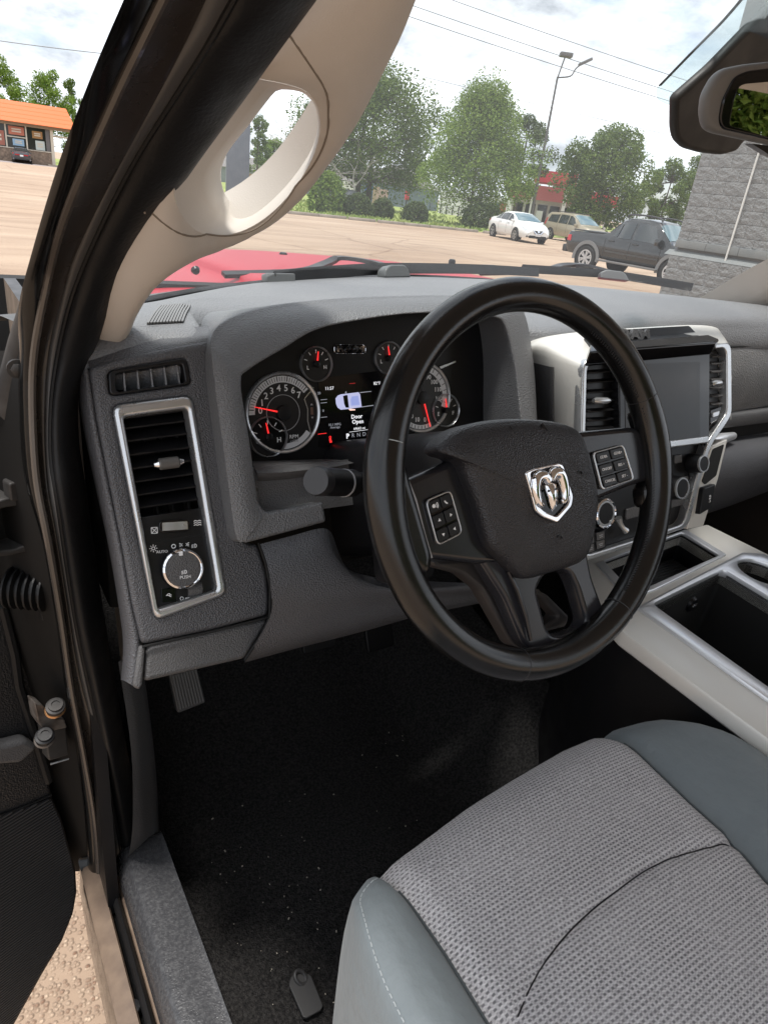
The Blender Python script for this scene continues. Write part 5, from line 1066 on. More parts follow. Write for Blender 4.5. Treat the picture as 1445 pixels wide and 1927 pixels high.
# ---------------------------------------------------------------- header, mirror
hd = [(x, y, z) for x, y, z in TOP]
strip('header_trim', [[V((x, y+0.012, z-0.012)) for x, y, z in hd], [V((x, y-0.03, z-0.014)) for x, y, z in hd], [V((x, y-0.12, z-0.002)) for x, y, z in hd]], trim_beige, flip=False)
mirror = None
Yc = 0.235
pm_ = tilt(hy(1350, 200, Yc), -0.30)
sh = plate('mirror_sensor_cover', pm_, rnd(pm_.loop([(1270, 190), (1276, 180), (1340, 124), (1410, 52), (1470, -10), (1640, -10), (1640, 262), (1402, 266), (1388, 286), (1360, 294), (1320, 290), (1288, 281), (1273, 266), (1269, 245)]), 0.008), -0.015, 0.0, pm('mirror_cover_plastic', (0.020, 0.018, 0.016), 0.5, rvar=(30, 0.65)), truck, bev=0.007, seg=4)
Ym = 0.10
pmm = Pl(hy(1400, 190, Ym), V((0.93, -0.36, 0.02)), V((0, -0.055, 1))); pmm = Pl(pmm.o, pmm.u, pmm.n.cross(pmm.u))
ho = [(1319, 212), (1323, 178), (1342, 143), (1360, 129), (1398, 121), (1445, 116), (1640, 118), (1650, 300), (1445, 273), (1338, 250), (1324, 240)]
hsg = pm('mirror_housing', (0.13, 0.128, 0.125), 0.45, rvar=(25, 0.6))
mir = plate('rear_view_mirror', pmm, rnd(pmm.loop(ho), 0.006), -0.012, 0.004, hsg, truck, bev=0.007, seg=4)
hi_ = [(1346, 226), (1352, 190), (1374, 146), (1400, 134), (1445, 129), (1630, 130), (1640, 288), (1445, 264), (1352, 243)]
plate('mirror_frame', pmm, rnd(pmm.loop(hi_), 0.006), 0.0, 0.0065, gloss_black, mir, bev=0.002)
gi = [(1371, 236), (1379, 192), (1389, 163), (1400, 158), (1445, 154), (1625, 150), (1632, 284), (1445, 258)]
plate('mirror_glass', pmm, rnd(pmm.loop(gi, 0.0068), 0.004), 0.0055, 0.0070, mirror_glass, mir)
plate('mirror_foot', pmm, rnd(pmm.loop([(1408, 270), (1445, 274), (1460, 300), (1440, 290)], -0.02), 0.002), -0.03, -0.015, satin_black, mir)
# grey shade band of the windshield round the sensor
PW = Pl((0, 0.60, 1.66), (1, 0, 0), (0, -0.80, 0.42))
bandp = [(1445, -60), (1357, 40), (1300, 98), (1242, 158), (1233, 172), (1236, 187), (1255, 196), (1275, 200), (1290, 182), (1345, 130), (1415, 62), (1520, -60)]
shade = plate('windshield_shade_band', PW, rnd(PW.loop(bandp, 0.0), 0.008), -0.001, 0.0005, band_glass, truck)
dots = MB(); e = smooth([V((x, y, 0)) for x, y in ((1400, -10), (1357, 40), (1300, 98), (1242, 158))], 22)
for p in e: u, v = PW.uv(p.x, p.y); dots.lathe(PW.off(u, v, 0.001), [(0.0028, 0), (0.0026, 0.0006)], 6)
dots.build('band_dots', pm('frit_grey', (0.15, 0.16, 0.16), 0.6), shade)

# ---------------------------------------------------------------- open driver door and its hinges
du = V((0.94, 0.34, 0)); PD = Pl((-0.86, 0.36, 0.9), du, (0, 0, 1))
dp = [(-60, 700), (-10, 640), (18, 700), (28, 860), (40, 1000), (62, 1180), (80, 1330), (92, 1460), (100, 1500), (118, 1540), (145, 1640), (147, 1680), (140, 1720), (120, 1770), (84, 1830), (30, 1927), (-60, 2080), (-300, 2080), (-300, 700)]
door = plate('driver_door', PD, rnd(PD.loop(dp), 0.006), -0.05, 0.0, pm('door_panel', (0.014, 0.014, 0.015), 0.42, bump=('voronoi', 420, 0.0007)), truck, bev=0.005)
dm = [(-200, 1600), (0, 1535), (50, 1520), (98, 1502), (116, 1542), (142, 1640), (144, 1680), (137, 1718), (117, 1768), (80, 1828), (26, 1927), (-60, 2070), (-200, 2070)]
dml = rnd(PD.loop(dm, 0.004), 0.005); plate('door_speaker_panel', PD, dml, -0.002, 0.003, satin_black, door)
mb = MB(); v = min(p[1] for p in dml)+0.004
while v < max(p[1] for p in dml):
    xs = sorted(a_[0]+(b_[0]-a_[0])*(v-a_[1])/(b_[1]-a_[1]) for a_, b_ in zip(dml, dml[1:]+dml[:1]) if (a_[1] > v) != (b_[1] > v))
    for x0, x1 in zip(xs[::2], xs[1::2]):
        if x1-x0 > 0.006: mb.box(PD.at((x0+x1)/2, v, 0.0035), ((x1-x0)/2-0.002, 0.0016, 0.0016), (PD.u, PD.v, PD.n))
    v += 0.0056
rb9 = mb.build('speaker_ribs', pm('mesh_rib', (0.03, 0.03, 0.031), 0.35), door, sm=0, bev=0.0007, seg=1); rb9['kind'] = 'stuff'
mb = MB(); mb.tube([PD.P(x, y, 0.002) for x, y in ((-60, 1560), (0, 1535), (50, 1516), (98, 1496))], 0.0012, 6); mb.build('door_seam', void_black, door)
mb = MB(); mb.tube([PD.P(x, y, 0.006) for x, y in ((5, 1140), (28, 1230), (36, 1290), (62, 1370), (92, 1470))], 0.006, 8); mb.build('door_edge_seal', rubber, door)
plate('door_armrest_end', PD, rnd(PD.loop([(-60, 1395), (0, 1390), (40, 1380), (62, 1395), (30, 1425), (-60, 1430)], 0.004), 0.006), 0, 0.02, grain_fine, door, bev=0.006)
# upper hinge
HQ = Pl(hy(45, 980, 0.30), V((0.9, 0.3, 0)), (0, 0, 1))
hin = plate('upper_hinge', HQ, [rnd(HQ.loop([(-20, 950), (10, 938), (44, 936), (56, 946), (62, 985), (68, 1020), (62, 1036), (20, 1046), (-20, 1050)]), 0.004), rnd(HQ.loop([(-10, 962), (10, 956), (40, 951), (49, 960), (56, 1000), (58, 1022), (30, 1034), (-10, 1038)]), 0.003)], -0.03, 0, steel, truck, bev=0.002)
plate('hinge_leaf', HQ, rnd(HQ.loop([(14, 908), (30, 904), (46, 905), (52, 938), (18, 942)]), 0.003), -0.012, 0.004, steel, hin, bev=0.002)
plate('hinge_back', HQ, HQ.loop([(-30, 930), (70, 930), (75, 1050), (-30, 1060)]), -0.035, -0.032, void_black, hin)
for x, y in ((44, 980), (9, 983)):
    mb = MB(); mb.lathe(HQ.off(*HQ.uv(x, y), -0.030), [(0.006, 0), (0.006, 0.006), (0.003, 0.008)], 8); mb.build('hinge_bolt', steel, hin)
# wiring boot
a, b = hy(18, 1105, 0.32), hy(92, 1112, 0.30); mb = MB(); pts = []; rr = []
for k in range(23): pts.append(a.lerp(b, k/22)); rr.append(0.019 + (0.0045 if k % 4 < 2 else -0.002))
mb.tube(pts, rr, 20); boot = mb.build('wiring_boot', rubber, truck, sm=60)
plate('boot_flange', HQ, rnd(HQ.loop([(62, 1062), (78, 1058), (96, 1150), (92, 1164), (76, 1166)], -0.004), 0.003), -0.012, 0.002, rubber, boot, bev=0.002)
# lower hinge
HL = Pl(hy(100, 1360, 0.30), V((0.9, 0.3, 0)), (0, 0, 1))
lh = plate('lower_hinge', HL, rnd(HL.loop([(66, 1322), (80, 1326), (96, 1345), (110, 1352), (122, 1352), (128, 1370), (118, 1372), (100, 1376), (82, 1372), (72, 1358)]), 0.003), -0.02, 0.0, pm('worn_zinc', (0.20, 0.18, 0.165), 0.5, 0.5, var=(60, (0.08, 0.065, 0.055))), truck, bev=0.002)
for x, y, m in ((105, 1328, steel), (85, 1384, satin_black)):
    f = Pl(HL.P(x, y, 0.012), (1, 0.2, 0), (-0.1, 0.9, 0.35)); mb = MB(); mb.lathe(f, [(0.0105, -0.006), (0.0112, -0.004), (0.0112, 0.0), (0.0085, 0.001), (0.0085, 0.0035), (0.005, 0.0035), (0.005, 0.002)], 20); mb.build('hinge_bolt', m, lh, sm=25)
    mb = MB(); mb.lathe(f, [(0.0115, -0.010), (0.0122, -0.0085), (0.0112, -0.006)], 20); mb.build('hinge_washer', pm('copper_washer', (0.55, 0.30, 0.14), 0.35, 0.8) if m is steel else MATS['worn_zinc'], lh)
plate('hinge_pocket', HL, rnd(HL.loop([(86, 1376), (128, 1368), (134, 1424), (96, 1436)], -0.008), 0.003), -0.03, -0.012, steel, lh, bev=0.002)
mb = MB(); mb.tube([HL.P(96, 1438, 0), HL.P(130, 1428, 0)], 0.0012, 6); mb.build('pocket_edge', silver, lh)
# ---------------------------------------------------------------- roof and body skin beyond the frame (throws the cab's shade)
mb = MB(); mb.box((-0.775, 0.53, 1.02), (0.008, 0.24, 0.42)); mb.build('cowl_side_panel', satin_black, truck)
mb = MB(); mb.box((0.0, 0.92, 0.98), (0.80, 0.02, 0.44)); mb.build('firewall', void_black, truck)
mb = MB(); mb.box((0.80, 0.0, 0.97), (0.03, 0.95, 0.42)); mb.build('passenger_door', satin_black, truck, bev=0.01)
mb = MB(); mb.box((0.40, -0.15, 0.592), (0.40, 1.0, 0.006)); mb.box((-0.35, -0.45, 0.55), (0.36, 0.5, 0.03)); mb.build('floor_pan', carpet, truck)
rr_ = [[V((x*1.17, y+dy, z+dz)) for x, y, z in TOP] for dy, dz in ((0.03, 0.012), (-0.03, 0.03), (-0.5, 0.06), (-1.2, 0.055), (-1.7, 0.03))]
strip('roof', rr_, paint, truck); strip('headliner', [[V((x*0.98, y+dy, z+dz)) for x, y, z in TOP] for dy, dz in ((-0.04, -0.004), (-0.5, 0.03), (-1.2, 0.025), (-1.7, 0.0))], pm('headliner_cloth', (0.42, 0.40, 0.37), 0.9), truck)
# ================================================================== THE PLACE OUTSIDE
def GZ(x, y): p = hz(x, y, 0.0); return V((p.x, p.y, 0))
def bld(mb, name, mat, parent, sm=35, bev=0): return mb.build(name, mat, parent, sm, bev)
# ---------------------------------------------------------------- ground
def ground_mat():
    m = pm('dusty_tan_lot', (0.40, 0.27, 0.17), 0.9); t, b = nodes_of(m); co = t.nodes.new('ShaderNodeTexCoord')
    def noise(scale, det, stretch=None):
        n = t.nodes.new('ShaderNodeTexNoise'); n.inputs['Scale'].default_value = scale; n.inputs['Detail'].default_value = det; n.inputs['Roughness'].default_value = 0.62
        if stretch:
            mp = t.nodes.new('ShaderNodeMapping'); mp.inputs['Scale'].default_value = stretch; t.links.new(co.outputs['Object'], mp.inputs[0]); t.links.new(mp.outputs[0], n.inputs['Vector'])
        else: t.links.new(co.outputs['Object'], n.inputs['Vector'])
        return n
    def ramp(src, p0, c0, p1, c1):
        r = t.nodes.new('ShaderNodeValToRGB'); r.color_ramp.elements[0].position = p0; r.color_ramp.elements[1].position = p1
        r.color_ramp.elements[0].color = tuple(c0)+(1,); r.color_ramp.elements[1].color = tuple(c1)+(1,); t.links.new(src, r.inputs[0]); return r
    def mix(f, a, bb, mode='MIX'):
        n = t.nodes.new('ShaderNodeMix'); n.data_type = 'RGBA'; n.blend_type = mode
        for s, x in (('Factor', f), ('A', a), ('B', bb)):
            if isinstance(x, (int, float)): n.inputs[s].default_value = x
            elif isinstance(x, tuple): n.inputs[s].default_value = x+(1,)
            else: t.links.new(x, n.inputs[s])
        return n.outputs['Result']
    big = ramp(noise(0.10, 6).outputs['Fac'], 0.35, (0.36, 0.255, 0.175), 0.65, (0.44, 0.335, 0.245))
    st = ramp(noise(0.35, 8, (0.35, 2.2, 1)).outputs['Fac'], 0.38, (0.74, 0.71, 0.70), 0.58, (1.0, 1.0, 1.0))
    c = mix(1.0, big.outputs[0], st.outputs[0], 'MULTIPLY')
    ck = t.nodes.new('ShaderNodeTexVoronoi'); ck.feature = 'DISTANCE_TO_EDGE'; ck.inputs['Scale'].default_value = 0.22; wv = noise(0.8, 5); wm = t.nodes.new('ShaderNodeMix'); wm.data_type = 'VECTOR'; wm.inputs['Factor'].default_value = 0.25; t.links.new(co.outputs['Object'], wm.inputs['A']); t.links.new(wv.outputs['Color'], wm.inputs['B']); t.links.new(wm.outputs['Result'], ck.inputs['Vector'])
    ckr = ramp(ck.outputs['Distance'], 0.003, (0.72, 0.68, 0.66), 0.012, (1, 1, 1)); c = mix(1.0, c, ckr.outputs[0], 'MULTIPLY')
    stn = ramp(noise(0.22, 4).outputs['Fac'], 0.60, (1, 1, 1), 0.72, (0.70, 0.66, 0.64)); c = mix(1.0, c, stn.outputs[0], 'MULTIPLY')
    vo = t.nodes.new('ShaderNodeTexVoronoi'); vo.inputs['Scale'].default_value = 95; vo.inputs['Randomness'].default_value = 1; t.links.new(co.outputs['Object'], vo.inputs['Vector'])
    ns = noise(40, 3); cells = ramp(vo.outputs['Color'], 0.30, (0.17, 0.085, 0.05), 0.55, (0.52, 0.39, 0.28))
    edge = ramp(vo.outputs['Distance'], 0.25, (1, 1, 1), 0.60, (0, 0, 0))
    patch = ramp(ns.outputs['Fac'], 0.40, (0, 0, 0), 0.60, (0.85, 0.85, 0.85))
    c2 = mix(mix(1.0, edge.outputs[0], patch.outputs[0], 'MULTIPLY'), c, cells.outputs[0])
    t.links.new(c2, b.inputs['Base Color'])
    bp = t.nodes.new('ShaderNodeBump'); bp.inputs['Distance'].default_value = 0.004; t.links.new(edge.outputs[0], bp.inputs['Height']); t.links.new(bp.outputs[0], b.inputs['Normal'])
    return m
mb = MB(); mb.add([V((-700, -400, 0)), V((900, -400, 0)), V((900, 1100, 0)), V((-700, 1100, 0))], [(0, 1, 2, 3)])
gr = mb.build('ground', ground_mat(), None, 0); gr['kind'] = 'structure'
grass_m = pm('grass', (0.16, 0.23, 0.05), 0.9, var=(0.5, (0.32, 0.34, 0.10), 0.35, 0.65), bump=('noise', 6, 0.1))
mb = MB(); gy = 36.6; mb.add([V((9, gy, 0.02)), V((30, gy-0.6, 0.02)), V((46, 41, 0.02)), V((60, 62, 0.02)), V((150, 110, 0.02)), V((150, 220, 0.02)), V((60, 220, 0.02)), V((21, 95, 0.02))], [(0, 1, 2, 3, 4, 5, 6, 7)])
gv_ = mb.build('grass_verge', grass_m, None, 0); gv_['kind'] = 'structure'
mb = MB(); mb.add([V((10, 99, 0.015)), V((60, 99, 0.015)), V((60, 180, 0.015)), V((10, 180, 0.015))], [(0, 1, 2, 3)]); o = mb.build('grass_verge', grass_m, None, 0); o['kind'] = 'structure'
asph = pm('pale_asphalt', (0.27, 0.24, 0.235), 0.9, var=(0.6, (0.33, 0.29, 0.28)))
mb = MB(); mb.add([V((-40, 82, 0.008)), V((9, 84.5, 0.008)), V((14.5, 89, 0.008)), V((14.5, 99, 0.008)), V((-40, 96, 0.008))], [(0, 1, 2, 3, 4)]); o = mb.build('pavement', asph, None, 0); o['kind'] = 'structure'
# grass tufts near the kerb
rg = random.Random(11); mb = MB()
for i in range(5200):
    x = rg.uniform(9.5, 46); y = 36.8 + rg.uniform(0, 1)**2*26
    if x > 30: y = max(y, 37 + (x-30)*0.45)
    h = rg.uniform(0.06, 0.24); a = rg.uniform(0, 6.28); wdt = rg.uniform(0.03, 0.09); c, s = math.cos(a)*wdt, math.sin(a)*wdt; l = rg.uniform(-0.08, 0.08)
    mb.add([V((x-c, y-s, 0.018)), V((x+c, y+s, 0.018)), V((x+c*0.3+l, y+s*0.3, h)), V((x-c*0.6+l, y-s*0.6, h*0.9))], [(0, 1, 2, 3)])
o = mb.build('grass', pm('grass_blades', (0.17, 0.26, 0.05), 0.8, var=(0.4, (0.34, 0.36, 0.12))), None, 0); tag(o, 'short rough green grass growing behind the kerb blocks', 'grass', kind='stuff')
# kerb blocks
conc = pm('worn_concrete', (0.34, 0.29, 0.24), 0.9, var=(1.5, (0.22, 0.185, 0.155)), bump=('noise', 20, 0.02))
mb = MB(); mb.prism(Pl((0, 0, 0), (0, 1, 0), (0, 0, 1)), [(-0.11, 0), (0.11, 0), (0.08, 0.15), (-0.08, 0.15)], -0.88, 0.88); kb0 = mb.build('kerb_block', conc, None, bev=0.03)
rk = random.Random(5); kx = 12.2
for i in range(10):
    o = kb0 if i == 0 else kb0.copy()
    if i: col.objects.link(o)
    o.location = (kx, 35.9 - 0.045*(kx-12) + rk.uniform(-0.12, 0.12), 0); o.rotation_euler = (0, 0, rk.uniform(-0.05, 0.03)); kx += rk.choice([1.82, 1.9, 2.2])
    tag(o, 'worn concrete kerb block, %s from the left in the row along the grass' % ['first', 'second', 'third', 'fourth', 'fifth', 'sixth', 'seventh', 'eighth', 'ninth', 'tenth'][i], 'kerb', 'kerb blocks along the grass edge')

# ---------------------------------------------------------------- foliage
def leaf_mat(name, c1, c2):
    m = pm(name, c1, 0.6, spec=0.25); t, b = nodes_of(m); g = t.nodes.new('ShaderNodeNewGeometry'); r = t.nodes.new('ShaderNodeValToRGB')
    r.color_ramp.elements[0].color = tuple(c1)+(1,); r.color_ramp.elements[1].color = tuple(c2)+(1,); t.links.new(g.outputs['Random Per Island'], r.inputs[0]); t.links.new(r.outputs[0], b.inputs['Base Color'])
    o = t.nodes['Material Output']; tl = t.nodes.new('ShaderNodeBsdfTranslucent'); t.links.new(r.outputs[0], tl.inputs[0]); mx = t.nodes.new('ShaderNodeMixShader'); mx.inputs[0].default_value = 0.35
    t.links.new(b.outputs[0], mx.inputs[1]); t.links.new(tl.outputs[0], mx.inputs[2]); t.links.new(mx.outputs[0], o.inputs[0]); return m
lf_a = leaf_mat('leaf_oak', (0.060, 0.105, 0.020), (0.175, 0.240, 0.055)); lf_b = leaf_mat('leaf_fresh', (0.085, 0.155, 0.020), (0.26, 0.35, 0.075)); lf_c = leaf_mat('leaf_dark', (0.045, 0.075, 0.022), (0.11, 0.15, 0.045))
bark = pm('bark', (0.13, 0.105, 0.085), 0.9, var=(4, (0.07, 0.055, 0.045)), bump=('noise', 14, 0.03)); bark_l = pm('pale_bark', (0.27, 0.24, 0.20), 0.9, var=(4, (0.16, 0.14, 0.12)), bump=('noise', 14, 0.02))
def leaves(mb, c, rad, n, size, r, flat=0.75):
    for _ in range(n):
        d = V((r.gauss(0, 1), r.gauss(0, 1), r.gauss(0, 1)*flat)); d = d.normalized()*(rad*r.uniform(0.25, 1)**0.6); p = c + d
        a = V((r.gauss(0, 1), r.gauss(0, 1), r.gauss(0, 1)*0.7)).normalized(); b = a.cross(V((r.gauss(0, 1), r.gauss(0, 1), r.gauss(0, 1)))).normalized(); s = size*r.uniform(0.6, 1.3)
        k = a.cross(b)*(s*0.25)
        mb.add([p-a*s, p+b*s*0.55+k, p+a*s, p-b*s*0.55+k], [(0, 1, 2, 3)])
def tree(name, base, h, w, cb, label, seed, leafm, group=None, n=52, per=95, size=0.20, trunk_r=0.22, shape='round', barkm=None, lean=0.0, gaps=0.0, trunks=1):
    r = random.Random(seed); t = empty(name, base, 0, label, 'tree', group); mb = MB(); lv = MB(); barkm = barkm or bark
    forks = []
    for q in range(trunks):
        ox = (q-(trunks-1)/2)*1.2; pts = [V((ox, 0, -0.1)), V((ox+lean*0.3, 0, cb*0.5)), V((ox+lean*0.7, 0, cb)), V((ox+lean, 0.1, cb+(h-cb)*0.35)), V((lean*1.1+ox*0.5, 0, cb+(h-cb)*0.75))]
        mb.tube(smooth(pts, 3), [trunk_r*(1-0.75*i/12) for i in range(13)], 9); forks += pts[2:]
    cs = []
    for i in range(n):
        u = (i+0.5)/n; zz = cb + (h-cb)*(u**0.85); k = (zz-cb)/(h-cb)
        if shape == 'cone': rad = w/2*(1.0-0.86*k**1.5)*min(1, 0.5+k*3.0)
        elif shape == 'col': rad = w/2*(1-0.55*k**2)*min(1, 0.6+k*2)
        else: rad = w/2*math.sqrt(max(0.03, 1-(2*k-0.92)**2*0.85))
        a = i*2.39996 + r.uniform(-0.4, 0.4); q = math.sqrt(r.uniform(0.12, 1))*rad*r.uniform(0.8, 1.08); cs.append(V((lean + math.cos(a)*q, math.sin(a)*q, zz + r.uniform(-0.4, 0.3))))
    for c in cs:
        if r.random() < gaps: continue
        f = min(forks, key=lambda p: (p-c).length); mb.tube([f, f.lerp(c, 0.5)+V((0, 0, 0.25)), c], [trunk_r*0.22, trunk_r*0.13, 0.02], 5, cap=False)
        leaves(lv, c, w*r.uniform(0.10, 0.165), int(per*3.5), size*0.60, r)
    mb.build('trunk', barkm, t, 60); lv.build('crown', leafm, t, 0); return t
def shrub(name, base, w, h, label, seed, leafm, group=None, n=900, size=0.09):
    r = random.Random(seed); t = empty(name, base, 0, label, 'shrub', group); lv = MB(); st = MB()
    for i in range(n):
        a = r.uniform(0, 6.283); z = r.uniform(0, 1); k = math.sqrt(max(0, 1-(z*1.0-0.30)**2/0.52)); q = k*r.uniform(0.55, 1.0)**0.5*(1+0.10*math.sin(a*5+seed)+0.06*math.sin(a*11)); p = V((math.cos(a)*q*w/2, math.sin(a)*q*w/2, 0.03+z*h))
        leaves(lv, p, 0.12, 3, size, r)
    for i in range(7): a = i*0.9; st.tube([V((0, 0, 0)), V((math.cos(a)*w*0.15, math.sin(a)*w*0.15, h*0.35)), V((math.cos(a)*w*0.3, math.sin(a)*w*0.3, h*0.75))], [0.03, 0.02, 0.008], 5)
    st.build('stem', bark, t); lv.build('foliage', leafm, t, 0); return t
def at_d(x, d, z=0.0):                        # a point on the ground d metres away in the direction of column x near the horizon
    p = ray(x, 247.4 + (x+177.6)*0.12634); q = V((p.x, p.y, 0)).normalized(); return V((CAM.x+q.x*d, CAM.y+q.y*d, z))
tree('oak_tree', at_d(684, 70), 10.6, 13.5, 2.3, 'large spreading oak nearest the grab handle with a bare grey branch at its side', 1, lf_a, 'trees beyond the lot', n=100, per=115, size=0.22, trunk_r=0.36, gaps=0.04, trunks=2)
tree('young_tree', GZ(880, 426), 8.7, 9.8, 1.7, 'bright green pointed tree growing beside the dark clipped hedge', 2, lf_b, 'trees beyond the lot', n=110, per=120, size=0.15, trunk_r=0.20, shape='cone', barkm=bark_l, gaps=0.03)
tree('oak_tree', at_d(968, 78), 9.8, 6.0, 3.0, 'dark tree showing behind the right side of the bright green pointed tree', 3, lf_c, 'trees beyond the lot', n=34, per=70, size=0.22, trunk_r=0.25, gaps=0.25)
tree('oak_tree', at_d(1122, 60), 7.3, 7.4, 1.6, 'rounded dark green tree standing behind the black pickup and the red canopy', 4, lf_a, 'trees beyond the lot', n=64, per=95, size=0.19, trunk_r=0.20, gaps=0.08)
tree('oak_tree', at_d(1240, 78), 7.0, 5.2, 1.4, 'low round tree just right of the tree behind the black pickup', 5, lf_a, 'trees beyond the lot', n=36, per=80, size=0.2, trunk_r=0.18, gaps=0.08)
tree('oak_tree', at_d(1292, 84), 8.6, 5.0, 1.4, 'round tree beside the brown utility pole at the block wall', 6, lf_a, 'trees beyond the lot', n=36, per=80, size=0.2, trunk_r=0.18, gaps=0.10)
tree('oak_tree', at_d(10, 118), 11.2, 8.0, 2.5, 'leafy tree behind the orange roof near its white rooftop unit', 7, lf_b, 'trees behind the shop', n=40, per=80, size=0.25, gaps=0.1)
tree('oak_tree', at_d(100, 122), 10.8, 8.0, 2.0, 'leafy tree rising behind the right half of the orange roof', 8, lf_b, 'trees behind the shop', n=40, per=80, size=0.25, gaps=0.1)
tree('oak_tree', at_d(142, 126), 11.2, 5.0, 2.0, 'sparse tree behind the right corner of the orange roof', 9, lf_a, 'trees behind the shop', n=24, per=60, size=0.24, gaps=0.3)
tree('oak_tree', at_d(484, 100), 8.2, 3.6, 2.2, 'small loose tree right beside the blue grey pylon', 10, lf_a, 'trees beyond the lot', n=24, per=60, size=0.2, gaps=0.2)
tree('oak_tree', at_d(512, 122), 6.6, 7.0, 1.6, 'low leafy tree behind the wooden fence', 12, lf_b, 'trees beyond the lot', n=30, per=80, size=0.24)
tree('oak_tree', at_d(548, 118), 6.0, 6.0, 1.2, 'low dark tree behind the fence next to the oak', 13, lf_a, 'trees beyond the lot', n=26, per=80, size=0.24)
tree('oak_tree', at_d(775, 125), 7.2, 6.5, 2.0, 'distant low tree over the blue grey barn', 14, lf_c, 'trees beyond the lot', n=24, per=70, size=0.26, gaps=0.1)
tree('oak_tree', at_d(1060, 125), 9.4, 8.0, 3.0, 'distant tree over the red canopy left of the round tree', 15, lf_c, 'trees beyond the lot', n=30, per=70, size=0.26, gaps=0.15)
# bare dead branches beside the oak
def dead(base, seed, h, label):
    r = random.Random(seed); t = empty('bare_tree', base, 0, label, 'tree', 'bare trees'); mb = MB()
    def grow(p, d, l, rad, k):
        q = p + d*l; mb.tube([p, p.lerp(q, 0.5) + V((r.uniform(-1, 1), r.uniform(-1, 1), r.uniform(-1, 1)))*l*0.08, q], [rad, rad*0.8, rad*0.6], 5, cap=False)
        if k > 0:
            for _ in range(r.choice([2, 3])): grow(q, (d + V((r.gauss(0, 0.55), r.gauss(0, 0.55), r.gauss(0.05, 0.35)))).normalized(), l*r.uniform(0.62, 0.85), rad*0.6, k-1)
    grow(V((0, 0, 0)), V((-0.05, 0, 1)).normalized(), h*0.33, 0.10, 5); mb.build('branches', pm('dead_wood_%d' % seed, (0.36, 0.33, 0.30), 0.9), t, 60); return t
dead(at_d(590, 66), 21, 7.2, 'leafless grey tree seen through the grab handle opening')
dead(at_d(668, 64), 22, 5.0, 'leafless pale branches low beside the trunk of the large oak')
# shrubs
shrub('round_bush', GZ(672, 407), 1.95, 1.25, 'round clipped dark bush, leftmost of the two that touch', 31, lf_c, 'clipped bushes behind the kerb')
shrub('round_bush', GZ(719, 411), 1.45, 1.15, 'round clipped dark bush, right one of the two that touch', 32, lf_c, 'clipped bushes behind the kerb')
shrub('round_bush', GZ(780, 419), 1.75, 1.20, 'lone round clipped bush on the grass left of the bright green tree', 33, lf_c, 'clipped bushes behind the kerb')
shrub('clipped_hedge', GZ(905, 432), 3.2, 1.6, 'dark clipped hedge beside the white sedan', 34, lf_c, None, n=1500)
shrub('leafy_shrub', GZ(612, 400), 2.3, 2.3, 'tall fresh green shrub beside the grab handle', 35, lf_b, None, n=1300, size=0.12)
shrub('leafy_shrub', GZ(640, 403), 1.0, 0.95, 'small fresh green shrub between the tall shrub and the clipped bushes', 36, lf_b)
shrub('round_bush', GZ(476, 385), 1.2, 1.0, 'round dark bush at the foot of the blue grey pylon', 37, lf_c, 'clipped bushes behind the kerb')

# ---------------------------------------------------------------- posts, pylon, wires
grey_steel = pm('grey_pole', (0.13, 0.125, 0.12), 0.5, 0.3); wood = pm('pole_wood', (0.14, 0.10, 0.075), 0.9, var=(3, (0.09, 0.065, 0.05)))
b = at_d(1001, 58); lp = empty('street_lamp', b, 0, 'tall slim grey lamp post with two lamp heads behind the white sedan', 'street lamp')
mb = MB(); mb.tube([V((0, 0, 0)), V((0, 0, 10.4))], [0.13, 0.075], 12); mb.build('pole', grey_steel, lp)
rv = V((CR.x, CR.y, 0)).normalized(); fv = V((CF.x, CF.y, 0)).normalized()
mb = MB(); mb.tube(smooth([V((0, 0, 10.35)), rv*0.9+V((0, 0, 10.55)), rv*1.15+V((0, 0, 11.0)), rv*1.5+V((0, 0, 11.35))], 4), 0.05, 8); mb.tube([V((0, 0, 10.3)), V((0, 0, 11.6)) + rv*0.25], 0.05, 8); mb.build('arm', grey_steel, lp)
mb = MB(); f = Pl(rv*0.3+V((0, 0, 11.75)), rv, fv); mb.box(f.at(0, 0, 0), (0.45, 0.35, 0.13), (f.u, f.v, f.n)); mb.build('lamp_head', grey_steel, lp, bev=0.05)
mb = MB(); ax = (rv+V((0, 0, 0.55))).normalized(); mb.box(rv*1.75+V((0, 0, 11.5)), (0.5, 0.16, 0.09), (ax, fv, ax.cross(fv))); mb.build('lamp_head', grey_steel, lp, bev=0.04)
b = at_d(1305, 72); up_ = empty('utility_pole', b, 0, 'brown wooden utility pole at the left edge of the block wall', 'utility pole')
mb = MB(); mb.tube([V((0, 0, 0)), rv*0.35+V((0, 0, 11.5))], [0.20, 0.14], 10); mb.build('pole', wood, up_)
mb = MB(); mb.tube([rv*0.6+V((0, 0, 3)), rv*0.75+V((0, 0, 11))], 0.05, 6); mb.box(rv*0.65+V((0, 0, 9.2)), (0.09, 0.09, 0.9)); mb.build('conduit', grey_steel, up_)
mb = MB(); mb.tube([rv*0.3+V((0, 0, 9.3)), rv*-1.8+V((0, 0, 9.9))], 0.04, 6); mb.box(rv*-2.2+V((0, 0, 9.9)), (0.5, 0.2, 0.08), (rv, fv, V((0, 0, 1)))); mb.build('lamp_arm', grey_steel, up_)
b = at_d(447, 38.5); py_ = empty('sign_pylon', b, R(-18), 'blue grey box pylon seen through the grab handle opening', 'pylon')
mb = MB(); mb.box((0, 0, 3.2), (0.55, 0.45, 3.2)); mb.build('body', pm('pylon_blue_grey', (0.115, 0.135, 0.165), 0.55, var=(2, (0.14, 0.16, 0.19))), py_, bev=0.02)
